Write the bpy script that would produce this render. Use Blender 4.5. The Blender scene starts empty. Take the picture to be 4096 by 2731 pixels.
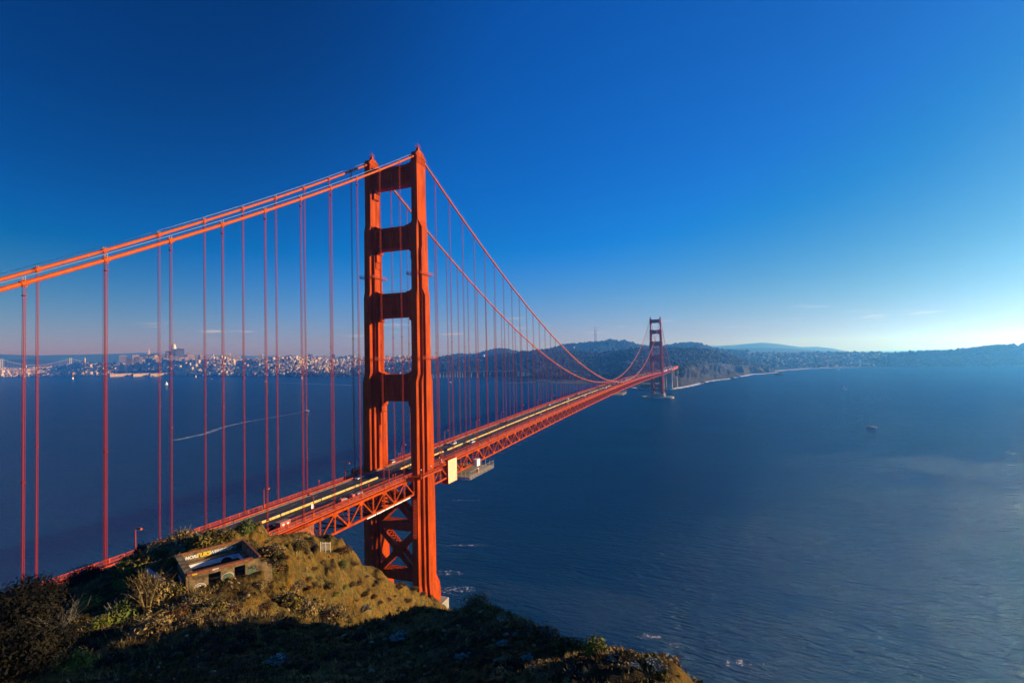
import bpy, bmesh, math, random
import numpy as np
from mathutils import Vector, Matrix
R = math.radians
rnd = random.Random(7)
rng = np.random.RandomState(11)
scn = bpy.context.scene
col = scn.collection

# ------------------------------------------------------------------ camera
CAMP = (145.365, -213.788, 127.685)
YAW, PIT, ROL, FPX = -0.374, 0.029, -0.022, 2024.559
C = np.array(CAMP)
FW = np.array([math.sin(YAW)*math.cos(PIT), math.cos(YAW)*math.cos(PIT), math.sin(PIT)])
_r = np.array([math.cos(YAW), -math.sin(YAW), 0.0]); _u = np.cross(_r, FW)
RT = _r*math.cos(ROL)+_u*math.sin(ROL); UP = -_r*math.sin(ROL)+_u*math.cos(ROL)
cam = bpy.data.cameras.new('camera'); camo = bpy.data.objects.new('camera', cam); col.objects.link(camo)
cam.sensor_width = 36; cam.lens = FPX/4096*36; cam.clip_start = 0.5; cam.clip_end = 90000
m3 = Matrix(((RT[0], UP[0], -FW[0]), (RT[1], UP[1], -FW[1]), (RT[2], UP[2], -FW[2])))
camo.matrix_world = Matrix.Translation(CAMP) @ m3.to_4x4()
scn.camera = camo

# ------------------------------------------------------------------ daylight
SUN_AZ, SUN_EL = 59.0, 12.0          # azimuth from +Y towards +X
sd = Vector((math.sin(R(SUN_AZ))*math.cos(R(SUN_EL)), math.cos(R(SUN_AZ))*math.cos(R(SUN_EL)), math.sin(R(SUN_EL))))
w = bpy.data.worlds.new("World"); scn.world = w; w.use_nodes = True
wn = w.node_tree.nodes; wl = w.node_tree.links; wn.clear()
wo = wn.new('ShaderNodeOutputWorld'); wb = wn.new('ShaderNodeBackground')
sky = wn.new('ShaderNodeTexSky'); sky.sky_type = 'NISHITA'; sky.sun_disc = False
sky.sun_elevation = R(SUN_EL); sky.sun_rotation = R(SUN_AZ)
sky.altitude = 130; sky.air_density = 1.0; sky.dust_density = 0.6; sky.ozone_density = 3.0
# photographic contrast of the sky: deeper, more saturated blue away from the sun
sp_ = wn.new('ShaderNodeSeparateColor'); wl.new(sky.outputs[0], sp_.inputs[0])
def wmath(op, a, b, clamp=False):
    q = wn.new('ShaderNodeMath'); q.operation = op
    for i, v in enumerate((a, b)):
        if isinstance(v, (int, float)): q.inputs[i].default_value = v
        else: wl.new(v, q.inputs[i])
    return q.outputs[0]
r0, g0, b0 = sp_.outputs
r1 = wmath('MINIMUM', wmath('MAXIMUM', wmath('SUBTRACT', wmath('MULTIPLY', r0, 1.42), wmath('MULTIPLY', b0, .53)), 0.0), 9.6)
g1 = wmath('MINIMUM', wmath('MAXIMUM', wmath('SUBTRACT', wmath('MULTIPLY', g0, 1.24), wmath('MULTIPLY', b0, .32)), 0.0), 6.5)
b1_ = wmath('MINIMUM', wmath('ADD', wmath('MULTIPLY', b0, 1.58), wmath('MULTIPLY', r0, .72)), 7.0)
cb_ = wn.new('ShaderNodeCombineColor'); wl.new(r1, cb_.inputs[0]); wl.new(g1, cb_.inputs[1]); wl.new(b1_, cb_.inputs[2])
# the darker, polarised part of the sky opposite the sun
tcs = wn.new('ShaderNodeTexCoord'); dp = wn.new('ShaderNodeVectorMath'); dp.operation = 'DOT_PRODUCT'
ld = Vector((math.sin(R(-68))*math.cos(R(36)), math.cos(R(-68))*math.cos(R(36)), math.sin(R(36)))); dp.inputs[1].default_value = ld
wl.new(tcs.outputs['Generated'], dp.inputs[0])
pf = wn.new('ShaderNodeMapRange'); pf.interpolation_type = 'SMOOTHSTEP'; pf.inputs[1].default_value = .76; pf.inputs[2].default_value = 1.0
pf.inputs[3].default_value = 1.0; pf.inputs[4].default_value = .38; wl.new(dp.outputs['Value'], pf.inputs[0])
dp2 = wn.new('ShaderNodeVectorMath'); dp2.operation = 'DOT_PRODUCT'; dp2.inputs[1].default_value = (math.sin(R(SUN_AZ)), math.cos(R(SUN_AZ)), 0); wl.new(tcs.outputs['Generated'], dp2.inputs[0])
pg = wn.new('ShaderNodeMapRange'); pg.interpolation_type = 'SMOOTHSTEP'; pg.inputs[1].default_value = .25; pg.inputs[2].default_value = .9; pg.inputs[3].default_value = 1.0; pg.inputs[4].default_value = .66; wl.new(dp2.outputs['Value'], pg.inputs[0])
pfg = wmath('MULTIPLY', pf.outputs[0], pg.outputs[0])
hs = wn.new('ShaderNodeVectorMath'); hs.operation = 'SCALE'; wl.new(cb_.outputs[0], hs.inputs[0]); wl.new(pfg, hs.inputs['Scale'])
# thin wisps of cloud low over the horizon
tc = wn.new('ShaderNodeTexCoord'); sx = wn.new('ShaderNodeSeparateXYZ'); wl.new(tc.outputs['Generated'], sx.inputs[0])
mp = wn.new('ShaderNodeMapping'); mp.inputs['Scale'].default_value = (1, 1, 11); wl.new(tc.outputs['Generated'], mp.inputs[0])
cn = wn.new('ShaderNodeTexNoise'); cn.inputs['Scale'].default_value = 9; cn.inputs['Detail'].default_value = 7; cn.inputs['Roughness'].default_value = .62
wl.new(mp.outputs[0], cn.inputs['Vector'])
cr = wn.new('ShaderNodeMapRange'); cr.inputs[1].default_value = .60; cr.inputs[2].default_value = .8; wl.new(cn.outputs[0], cr.inputs[0])
b1 = wn.new('ShaderNodeMapRange'); b1.inputs[1].default_value = .02; b1.inputs[2].default_value = .05; wl.new(sx.outputs[2], b1.inputs[0])
b2 = wn.new('ShaderNodeMapRange'); b2.inputs[1].default_value = .085; b2.inputs[2].default_value = .06; wl.new(sx.outputs[2], b2.inputs[0])
mu = wn.new('ShaderNodeMath'); mu.operation = 'MULTIPLY'; wl.new(b1.outputs[0], mu.inputs[0]); wl.new(b2.outputs[0], mu.inputs[1])
mu2 = wn.new('ShaderNodeMath'); mu2.operation = 'MULTIPLY'; wl.new(mu.outputs[0], mu2.inputs[0]); wl.new(cr.outputs[0], mu2.inputs[1])
mx = wn.new('ShaderNodeMixRGB'); wl.new(mu2.outputs[0], mx.inputs[0]); wl.new(hs.outputs[0], mx.inputs[1]); mx.inputs[2].default_value = (8.5, 8.3, 8, 1)
wl.new(mx.outputs[0], wb.inputs[0]); wb.inputs[1].default_value = 0.06
wl.new(wb.outputs[0], wo.inputs[0])
sl = bpy.data.lights.new('sun', 'SUN'); sl.energy = 5.0; sl.angle = R(0.5); sl.color = (1.0, 0.82, 0.58)
so = bpy.data.objects.new('sun', sl); col.objects.link(so)
so.rotation_euler = sd.to_track_quat('Z', 'Y').to_euler(); so.location = (400, 200, 500)
scn.view_settings.view_transform = 'Standard'; scn.view_settings.look = 'None'
scn.view_settings.exposure = 0.8; scn.view_settings.gamma = 1
try:
    scn.cycles.max_bounces = 5; scn.cycles.diffuse_bounces = 2; scn.cycles.glossy_bounces = 3
    scn.cycles.volume_bounces = 3; scn.cycles.transparent_max_bounces = 12; scn.cycles.sample_clamp_indirect = 3
except Exception: pass

# ------------------------------------------------------------------ helpers
def ray(px, py): return FW*FPX + RT*(px-2048) - UP*(py-1365.5)
def on_x(px, py, x): d = ray(px, py); return C+d*(x-C[0])/d[0]
def on_y(px, py, y): d = ray(px, py); return C+d*(y-C[1])/d[1]
def on_z(px, py, z=0.0): d = ray(px, py); return C+d*(z-C[2])/d[2]
def at(px, py, dist): d = ray(px, py); d = d/np.hypot(d[0], d[1]); return C+d*dist

def tag(o, label=None, cat=None, group=None, kind=None):
    if label: o['label'] = label
    if cat: o['category'] = cat
    if group: o['group'] = group
    if kind: o['kind'] = kind
    return o
def empty(name, loc=(0, 0, 0), rz=0, parent=None):
    o = bpy.data.objects.new(name, None); col.objects.link(o); o.location = loc; o.rotation_euler = (0, 0, rz)
    o.empty_display_size = 0.2
    if parent: o.parent = parent
    return o
def kids(o): return [c for c in bpy.data.objects if c.parent == o]
def copy_tree(o, parent=None, ch=None):
    c = o.copy(); col.objects.link(c)
    if parent: c.parent = parent
    for k in (ch[o] if ch is not None else kids(o)): copy_tree(k, c, ch)
    return c
def tree_of(o):
    d = {}
    def go(x):
        d[x] = kids(x)
        for k in d[x]: go(k)
    go(o); return d

class MB:
    def __init__(s): s.v = []; s.f = []; s.mi = []; s.cur = 0
    def add(s, vs, fs):
        b = len(s.v); s.v.extend([tuple(map(float, p)) for p in vs])
        for f in fs: s.f.append([b+i for i in f]); s.mi.append(s.cur)
        return s
    def box(s, c, sz, rz=0, taper=1.0):
        hx, hy, hz = sz[0]/2, sz[1]/2, sz[2]/2; ca, sa = math.cos(rz), math.sin(rz); vs = []
        for z in (-hz, hz):
            t = taper if z > 0 else 1
            for x, y in ((-hx, -hy), (hx, -hy), (hx, hy), (-hx, hy)):
                x *= t; y *= t
                vs.append((c[0]+x*ca-y*sa, c[1]+x*sa+y*ca, c[2]+z))
        return s.add(vs, [(3, 2, 1, 0), (4, 5, 6, 7), (0, 1, 5, 4), (1, 2, 6, 5), (2, 3, 7, 6), (3, 0, 4, 7)])
    def bx(s, x0, x1, y0, y1, z0, z1): return s.box(((x0+x1)/2, (y0+y1)/2, (z0+z1)/2), (x1-x0, y1-y0, z1-z0))
    def beam(s, p, q, w=.2, h=.2, up=(0, 0, 1)):
        p = Vector(p); q = Vector(q); d = (q-p); L = d.length
        if L < 1e-6: return s
        d /= L; u = Vector(up)
        if abs(d.dot(u)) > .98: u = Vector((0, 1, 0)) if abs(d.y) < .9 else Vector((1, 0, 0))
        a = d.cross(u).normalized(); b = a.cross(d).normalized(); vs = []
        for o in (p, q):
            for i, j in ((-1, -1), (1, -1), (1, 1), (-1, 1)): vs.append(o+a*i*w/2+b*j*h/2)
        return s.add(vs, [(0, 1, 2, 3), (7, 6, 5, 4), (0, 4, 5, 1), (1, 5, 6, 2), (2, 6, 7, 3), (3, 7, 4, 0)])
    def tube(s, pts, r, n=8, caps=True):
        pts = [Vector(p) for p in pts]; rs = r if hasattr(r, '__len__') else [r]*len(pts); vs = []; fs = []
        for i, p in enumerate(pts):
            d = (pts[min(i+1, len(pts)-1)]-pts[max(i-1, 0)])
            d = d.normalized() if d.length > 0 else Vector((0, 0, 1))
            u = Vector((0, 0, 1)) if abs(d.z) < .95 else Vector((1, 0, 0))
            a = d.cross(u).normalized(); b = a.cross(d)
            for k in range(n):
                t = 2*math.pi*k/n; vs.append(p+(a*math.cos(t)+b*math.sin(t))*rs[i])
        for i in range(len(pts)-1):
            for k in range(n):
                k2 = (k+1) % n; fs.append((i*n+k, i*n+k2, (i+1)*n+k2, (i+1)*n+k))
        if caps: fs.append(tuple(range(n))[::-1]); fs.append(tuple((len(pts)-1)*n+k for k in range(n)))
        return s.add(vs, fs)
    def prism(s, poly, z0, z1):
        n = len(poly); z0f = z0 if callable(z0) else (lambda p: z0); z1f = z1 if callable(z1) else (lambda p: z1)
        vs = [(p[0], p[1], z0f(p)) for p in poly]+[(p[0], p[1], z1f(p)) for p in poly]
        return s.add(vs, [tuple(range(n))[::-1], tuple(range(n, 2*n))]+[(i, (i+1) % n, n+(i+1) % n, n+i) for i in range(n)])
    def loft(s, rings, caps=True, closed=True):
        n = len(rings[0]); vs = [p for r_ in rings for p in r_]; fs = []
        for i in range(len(rings)-1):
            for k in range(n if closed else n-1):
                k2 = (k+1) % n; fs.append((i*n+k, i*n+k2, (i+1)*n+k2, (i+1)*n+k))
        if caps: fs.append(tuple(range(n))[::-1]); fs.append(tuple((len(rings)-1)*n+k for k in range(n)))
        return s.add(vs, fs)
    def build(s, name, mats, parent=None, smooth=False, loc=None):
        me = bpy.data.meshes.new(name); me.from_pydata(s.v, [], s.f)
        for m in (mats if isinstance(mats, (list, tuple)) else [mats]): me.materials.append(m)
        if s.cur or any(s.mi): me.polygons.foreach_set('material_index', s.mi)
        if smooth: me.polygons.foreach_set('use_smooth', [True]*len(me.polygons))
        me.update()
        o = bpy.data.objects.new(name, me); col.objects.link(o)
        if parent: o.parent = parent
        if loc is not None: o.location = loc
        return o
def npmesh(name, V, F, mat, parent=None, smooth=False, mi=None):
    """V (n,3), F (m,k) numpy"""
    V = np.asarray(V, dtype=np.float32); F = np.asarray(F, dtype=np.int32); k = F.shape[1]
    me = bpy.data.meshes.new(name); me.vertices.add(len(V)); me.vertices.foreach_set('co', V.ravel())
    me.loops.add(F.size); me.loops.foreach_set('vertex_index', F.ravel())
    me.polygons.add(len(F)); me.polygons.foreach_set('loop_start', np.arange(0, F.size, k, dtype=np.int32))
    me.polygons.foreach_set('loop_total', np.full(len(F), k, dtype=np.int32))
    for m in (mat if isinstance(mat, (list, tuple)) else [mat]): me.materials.append(m)
    if mi is not None: me.polygons.foreach_set('material_index', np.asarray(mi, dtype=np.int32))
    if smooth: me.polygons.foreach_set('use_smooth', np.ones(len(F), dtype=bool))
    me.update(calc_edges=True); me.validate()
    o = bpy.data.objects.new(name, me); col.objects.link(o)
    if parent: o.parent = parent
    return o

# value noise
_T = rng.rand(256, 256)
def vn(x, y):
    xi = np.floor(x).astype(int); yi = np.floor(y).astype(int); fx = x-xi; fy = y-yi
    fx = fx*fx*(3-2*fx); fy = fy*fy*(3-2*fy)
    a = _T[xi & 255, yi & 255]; b = _T[(xi+1) & 255, yi & 255]; c = _T[xi & 255, (yi+1) & 255]; d = _T[(xi+1) & 255, (yi+1) & 255]
    return (a*(1-fx)+b*fx)*(1-fy)+(c*(1-fx)+d*fx)*fy
def fbm(x, y, o=5, g=.5, l=2.03):
    s_ = 0; a = 1; t = 0
    for i in range(o): s_ = s_+a*(vn(x+17.3*i, y+9.1*i)-.5); t += a; a *= g; x = x*l; y = y*l
    return s_/t*2
def ridged(x, y, o=5):
    s_ = 0; a = 1; t = 0
    for i in range(o): s_ = s_+a*(1-abs(2*vn(x+31.7*i, y+5.3*i)-1)); t += a; a *= .5; x = x*2.1; y = y*2.1
    return s_/t

# ------------------------------------------------------------------ materials
def mat(name, base, rough=.6, metal=0.0, var=0.0, scale=1.0, bump=0.0, bscale=None, col2=None, detail=6, emit=None, trans=None, stretch=(1, 1, 1), spec=None):
    m = bpy.data.materials.new(name); m.use_nodes = True; nt = m.node_tree; n = nt.nodes; L = nt.links
    p = n['Principled BSDF']; p.inputs['Roughness'].default_value = rough; p.inputs['Metallic'].default_value = metal
    p.inputs['Base Color'].default_value = (*base, 1)
    if spec is not None: p.inputs['Specular IOR Level'].default_value = spec
    if var or col2 or bump:
        tcn = n.new('ShaderNodeTexCoord'); mpn = n.new('ShaderNodeMapping'); mpn.inputs['Scale'].default_value = stretch
        L.new(tcn.outputs['Object'], mpn.inputs[0])
    if var or col2:
        nz = n.new('ShaderNodeTexNoise'); nz.inputs['Scale'].default_value = scale; nz.inputs['Detail'].default_value = detail
        L.new(mpn.outputs[0], nz.inputs['Vector'])
        rp = n.new('ShaderNodeValToRGB'); L.new(nz.outputs[0], rp.inputs[0])
        a = base; b = col2 if col2 else tuple(min(1, c*(1+var)) for c in base)
        if not col2: a = tuple(c*(1-var) for c in base)
        rp.color_ramp.elements[0].position = .36; rp.color_ramp.elements[1].position = .64
        rp.color_ramp.elements[0].color = (*a, 1); rp.color_ramp.elements[1].color = (*b, 1)
        L.new(rp.outputs[0], p.inputs['Base Color'])
    if bump:
        nb = n.new('ShaderNodeTexNoise'); nb.inputs['Scale'].default_value = bscale or scale*4; nb.inputs['Detail'].default_value = 5
        L.new(mpn.outputs[0], nb.inputs['Vector'])
        bp = n.new('ShaderNodeBump'); bp.inputs['Strength'].default_value = min(bump, 1); bp.inputs['Distance'].default_value = .3
        L.new(nb.outputs[0], bp.inputs['Height']); L.new(bp.outputs[0], p.inputs['Normal'])
    if emit: p.inputs['Emission Color'].default_value = (*emit[0], 1); p.inputs['Emission Strength'].default_value = emit[1]
    return m
ORG = (0.62, 0.085, 0.013)
M = {}
M['orange'] = mat('orange_paint', (0.42, 0.052, 0.0003), .65, var=.2, scale=.35, detail=9, bump=.05, bscale=.5, stretch=(1, 1, .25), spec=.05)
def weather(m):
    # riveted plate seams and rain streaks on the steel
    nt = m.node_tree; n = nt.nodes; L = nt.links; p = n['Principled BSDF']; src = p.inputs['Base Color'].links[0].from_socket
    t = n.new('ShaderNodeTexCoord'); sx_ = n.new('ShaderNodeSeparateXYZ'); L.new(t.outputs['Object'], sx_.inputs[0])
    ad = n.new('ShaderNodeMath'); ad.operation = 'ADD'; L.new(sx_.outputs[0], ad.inputs[0]); L.new(sx_.outputs[1], ad.inputs[1])
    cb = n.new('ShaderNodeCombineXYZ'); L.new(ad.outputs[0], cb.inputs[0]); L.new(sx_.outputs[2], cb.inputs[1])
    bk = n.new('ShaderNodeTexBrick'); L.new(cb.outputs[0], bk.inputs['Vector']); bk.inputs['Scale'].default_value = 1; bk.inputs['Brick Width'].default_value = 1.35; bk.inputs['Row Height'].default_value = 3.6; bk.inputs['Mortar Size'].default_value = .055
    bk.inputs['Color1'].default_value = (1, 1, 1, 1); bk.inputs['Color2'].default_value = (.86, .86, .86, 1); bk.inputs['Mortar'].default_value = (.62, .62, .62, 1)
    mp_ = n.new('ShaderNodeMapping'); mp_.inputs['Scale'].default_value = (1.3, 1.3, .05); L.new(t.outputs['Object'], mp_.inputs[0]); nz = n.new('ShaderNodeTexNoise'); nz.inputs['Scale'].default_value = 1.0; nz.inputs['Detail'].default_value = 6; L.new(mp_.outputs[0], nz.inputs['Vector'])
    mr_ = n.new('ShaderNodeMapRange'); mr_.inputs[1].default_value = .35; mr_.inputs[2].default_value = .6; mr_.inputs[3].default_value = .72; mr_.inputs[4].default_value = 1.08; L.new(nz.outputs[0], mr_.inputs[0])
    v1 = n.new('ShaderNodeVectorMath'); v1.operation = 'MULTIPLY'; L.new(src, v1.inputs[0]); L.new(bk.outputs[0], v1.inputs[1])
    v2 = n.new('ShaderNodeVectorMath'); v2.operation = 'SCALE'; L.new(v1.outputs[0], v2.inputs[0]); L.new(mr_.outputs[0], v2.inputs['Scale']); L.new(v2.outputs[0], p.inputs['Base Color'])
weather(M['orange'])
M['orange_cable'] = mat('orange_cable_paint', (0.47, 0.066, 0.001), .55, var=.12, scale=.8, spec=.2)
M['orange_rail'] = mat('orange_rail_paint', (0.42, 0.045, 0.002), .6, var=.15, scale=.5, spec=.2)
M['painted_shade'] = mat('inner_steel_painted_shade', (0.10, 0.012, 0.003), .8, var=.3, scale=.5, spec=.1)  # orange steel with inner shade painted in, for floor and bay side truss
M['rope'] = mat('suspender_rope_paint', (0.28, 0.02, 0.004), .7, spec=.1)
M['wire'] = mat('hand_rope_steel', (0.32, 0.33, 0.36), .5)
M['asphalt'] = mat('asphalt', (0.03, 0.03, 0.034), .85, var=.3, scale=.25, bump=.1, bscale=6, stretch=(1, .25, 1))
M['walk'] = mat('sidewalk_concrete', (0.16, 0.15, 0.14), .85, var=.2, scale=.6)
M['paintw'] = mat('road_paint', (0.6, 0.6, 0.58), .6)
M['yellow'] = mat('yellow_barrier', (0.75, 0.42, 0.03), .6, var=.15, scale=1.5)
M['cream'] = mat('cream_barrier', (0.5, 0.37, 0.14), .6, var=.12, scale=1.0)
M['concrete'] = mat('concrete', (0.30, 0.27, 0.22), .9, var=.22, scale=.12, bump=.2, bscale=1, stretch=(1, 1, .3))
M['plywood'] = mat('plywood_panels', (0.66, 0.47, 0.28), .75, var=.1, scale=.6, stretch=(1, 1, .3))
M['white'] = mat('white_paint', (0.78, 0.78, 0.76), .4, var=.05, scale=1)
M['grey'] = mat('grey_metal', (0.35, 0.35, 0.36), .45, metal=.3)
M['alu'] = mat('scaffold_aluminium', (0.62, 0.55, 0.42), .5)
M['dark'] = mat('dark_rubber', (0.02, 0.02, 0.022), .7)
M['glass'] = mat('dark_glass', (0.02, 0.03, 0.04), .08)
M['lampglass'] = mat('amber_lens', (0.85, 0.6, 0.12), .3)
M['red'] = mat('brake_light', (0.5, 0.02, 0.01), .4)
# ------------------------------------------------------------------ water
def water_mat():
    m = bpy.data.materials.new('sea_water'); m.use_nodes = True; nt = m.node_tree; n = nt.nodes; L = nt.links
    p = n['Principled BSDF']; p.inputs['IOR'].default_value = 1.333
    t = n.new('ShaderNodeTexCoord')
    def noise(scale, st, rot, det=4, rough=.55, dist=0.0):
        mpn = n.new('ShaderNodeMapping'); mpn.inputs['Scale'].default_value = st; mpn.inputs['Rotation'].default_value = (0, 0, rot)
        L.new(t.outputs['Object'], mpn.inputs[0])
        z = n.new('ShaderNodeTexNoise'); z.inputs['Scale'].default_value = scale; z.inputs['Detail'].default_value = det
        z.inputs['Roughness'].default_value = rough; z.inputs['Distortion'].default_value = dist
        L.new(mpn.outputs[0], z.inputs['Vector']); return z.outputs[0]
    def math_(op, a, b):
        if op == 'MULTIPLY_ADD_':
            return math_('SUBTRACT', math_('MULTIPLY', a, b), 1.0)
        q = n.new('ShaderNodeMath'); q.operation = op
        for i, v in enumerate((a, b)):
            if isinstance(v, (int, float)): q.inputs[i].default_value = v
            else: L.new(v, q.inputs[i])
        return q.outputs[0]
    w1 = noise(.085, (.55, 2.0, 1), R(20), 3, .5, .2)         # swell, ~10 m
    w2 = noise(.30, (.7, 2.2, 1), R(33), 5, .6, .2)     # wind waves
    w3 = noise(.022, (1, 3.2, 1), R(14), 3)        # long swell lines
    patch = noise(.0022, (1, 3.4, 1), R(-16), 7, .62, 1.4)   # slicks and tidal lines
    amp = n.new('ShaderNodeMapRange'); amp.inputs[1].default_value = .38; amp.inputs[2].default_value = .62
    amp.inputs[3].default_value = .8; amp.inputs[4].default_value = 1.1; L.new(patch, amp.inputs[0])
    sh1 = math_('SUBTRACT', 1.0, math_('ABSOLUTE', math_('MULTIPLY_ADD_', w1, 2.0), 0.0))
    h = math_('ADD', math_('MULTIPLY', sh1, 1.9), math_('MULTIPLY', w2, 1.6))
    h = math_('MULTIPLY', h, amp.outputs[0])
    h = math_('ADD', h, math_('MULTIPLY', w3, 1.4))
    bp = n.new('ShaderNodeBump'); bp.inputs['Strength'].default_value = 1.0; bp.inputs['Distance'].default_value = 2.0
    L.new(h, bp.inputs['Height'])
    rr = n.new('ShaderNodeMapRange'); rr.inputs[1].default_value = .35; rr.inputs[2].default_value = .65
    rr.inputs[3].default_value = .08; rr.inputs[4].default_value = .13; L.new(patch, rr.inputs[0])
    cp = n.new('ShaderNodeValToRGB'); L.new(patch, cp.inputs[0])
    cp.color_ramp.elements[0].position = .35; cp.color_ramp.elements[1].position = .68
    cp.color_ramp.elements[0].color = (0.0, 0.034, 0.10, 1); cp.color_ramp.elements[1].color = (0.0, 0.048, 0.128, 1)
    # body colour of the water under a blue tinted mirror of the sky
    df = n.new('ShaderNodeBsdfDiffuse'); L.new(cp.outputs[0], df.inputs['Color']); L.new(bp.outputs[0], df.inputs['Normal'])
    gl_ = n.new('ShaderNodeBsdfGlossy'); gl_.inputs['Color'].default_value = (.56, .77, 1.0, 1); L.new(rr.outputs[0], gl_.inputs['Roughness']); L.new(bp.outputs[0], gl_.inputs['Normal'])
    fr_ = n.new('ShaderNodeFresnel'); fr_.inputs['IOR'].default_value = 1.333; L.new(bp.outputs[0], fr_.inputs['Normal'])
    mxs = n.new('ShaderNodeMixShader'); L.new(fr_.outputs[0], mxs.inputs[0]); L.new(df.outputs[0], mxs.inputs[1]); L.new(gl_.outputs[0], mxs.inputs[2])
    L.new(mxs.outputs[0], n['Material Output'].inputs['Surface']); n.remove(p)
    return m
M['water'] = water_mat()
wm = MB(); S = 29000
wm.add([(-S, -5000, 0), (S, -5000, 0), (S, S, 0), (-S, S, 0)], [(0, 1, 2, 3)])
tag(wm.build('water', M['water']), 'deep blue wind rippled bay water', kind='structure')
# ------------------------------------------------------------------ suspension bridge
MAIN = 1280.0; SIDE = 343.0; CX = 13.7; D0 = 16.39; SP = 15.24; ZT = 228.4
def zr(y):                                   # road level
    if y < 0: return 72.7+.005*y
    if y > MAIN: return 72.7-.005*(y-MAIN)
    return 79.5-6.8*((y-640)/640)**2
def zc(y):                                   # main cable level
    if y < 0:
        t = -y/SIDE; return ZT+(67.3-ZT)*t-4*11.4*t*(1-t)
    if y > MAIN:
        t = (y-MAIN)/SIDE; return ZT+(76-ZT)*t-4*8.4*t*(1-t)
    return 82.3+(ZT-82.3)*((y-640)/640)**2
bridge = empty('suspension_bridge', (0, 0, 0))
tag(bridge, 'long orange red suspension bridge crossing the strait', 'bridge')

def cross_plan(a, b):
    """stepped cruciform outline, a ascending half widths in x, b descending half depths in y"""
    q = [(a[0], b[0]), (a[0], b[1]), (a[1], b[1]), (a[1], b[2]), (a[2], b[2])]
    out = [(x, y) for x, y in q]
    out += [(x, -y) for x, y in reversed(q)]
    out += [(-x, -y) for x, y in q]
    out += [(-x, y) for x, y in reversed(q)]
    return out
LEV = [(5.0, (3.2, 4.6, 5.9), (9.6, 6.6, 4.6)), (17.0, (2.9, 4.2, 5.4), (9.2, 6.2, 4.2)), (21.0, (1.65, 2.95, 4.1), (8.0, 4.9, 2.8)),
       (62, (1.65, 2.95, 4.1), (8.0, 4.9, 2.8)), (64, (1.65, 2.95, 4.1), (7.9, 4.8, 2.7)), (116.5, (1.65, 2.95, 4.1), (7.5, 4.7, 2.5)), (120.5, (1.65, 2.9, 4.05), (5.9, 3.0, 2.2)),
       (158.0, (1.65, 2.9, 4.05), (5.8, 2.9, 2.1)), (161.5, (1.64, 2.92, 2.98), (5.1, 3.0, 2.9)), (180.5, (1.62, 2.92, 2.97), (5.0, 2.95, 2.85)), (182.0, (1.62, 2.92, 2.97), (5.0, 2.4, 2.3)),
       (191.5, (1.62, 2.9, 2.95), (4.95, 2.35, 2.25)), (195.0, (1.60, 1.64, 1.68), (4.1, 4.05, 4.0)), (226.0, (1.58, 1.62, 1.66), (4.05, 4.0, 3.95))]
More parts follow.
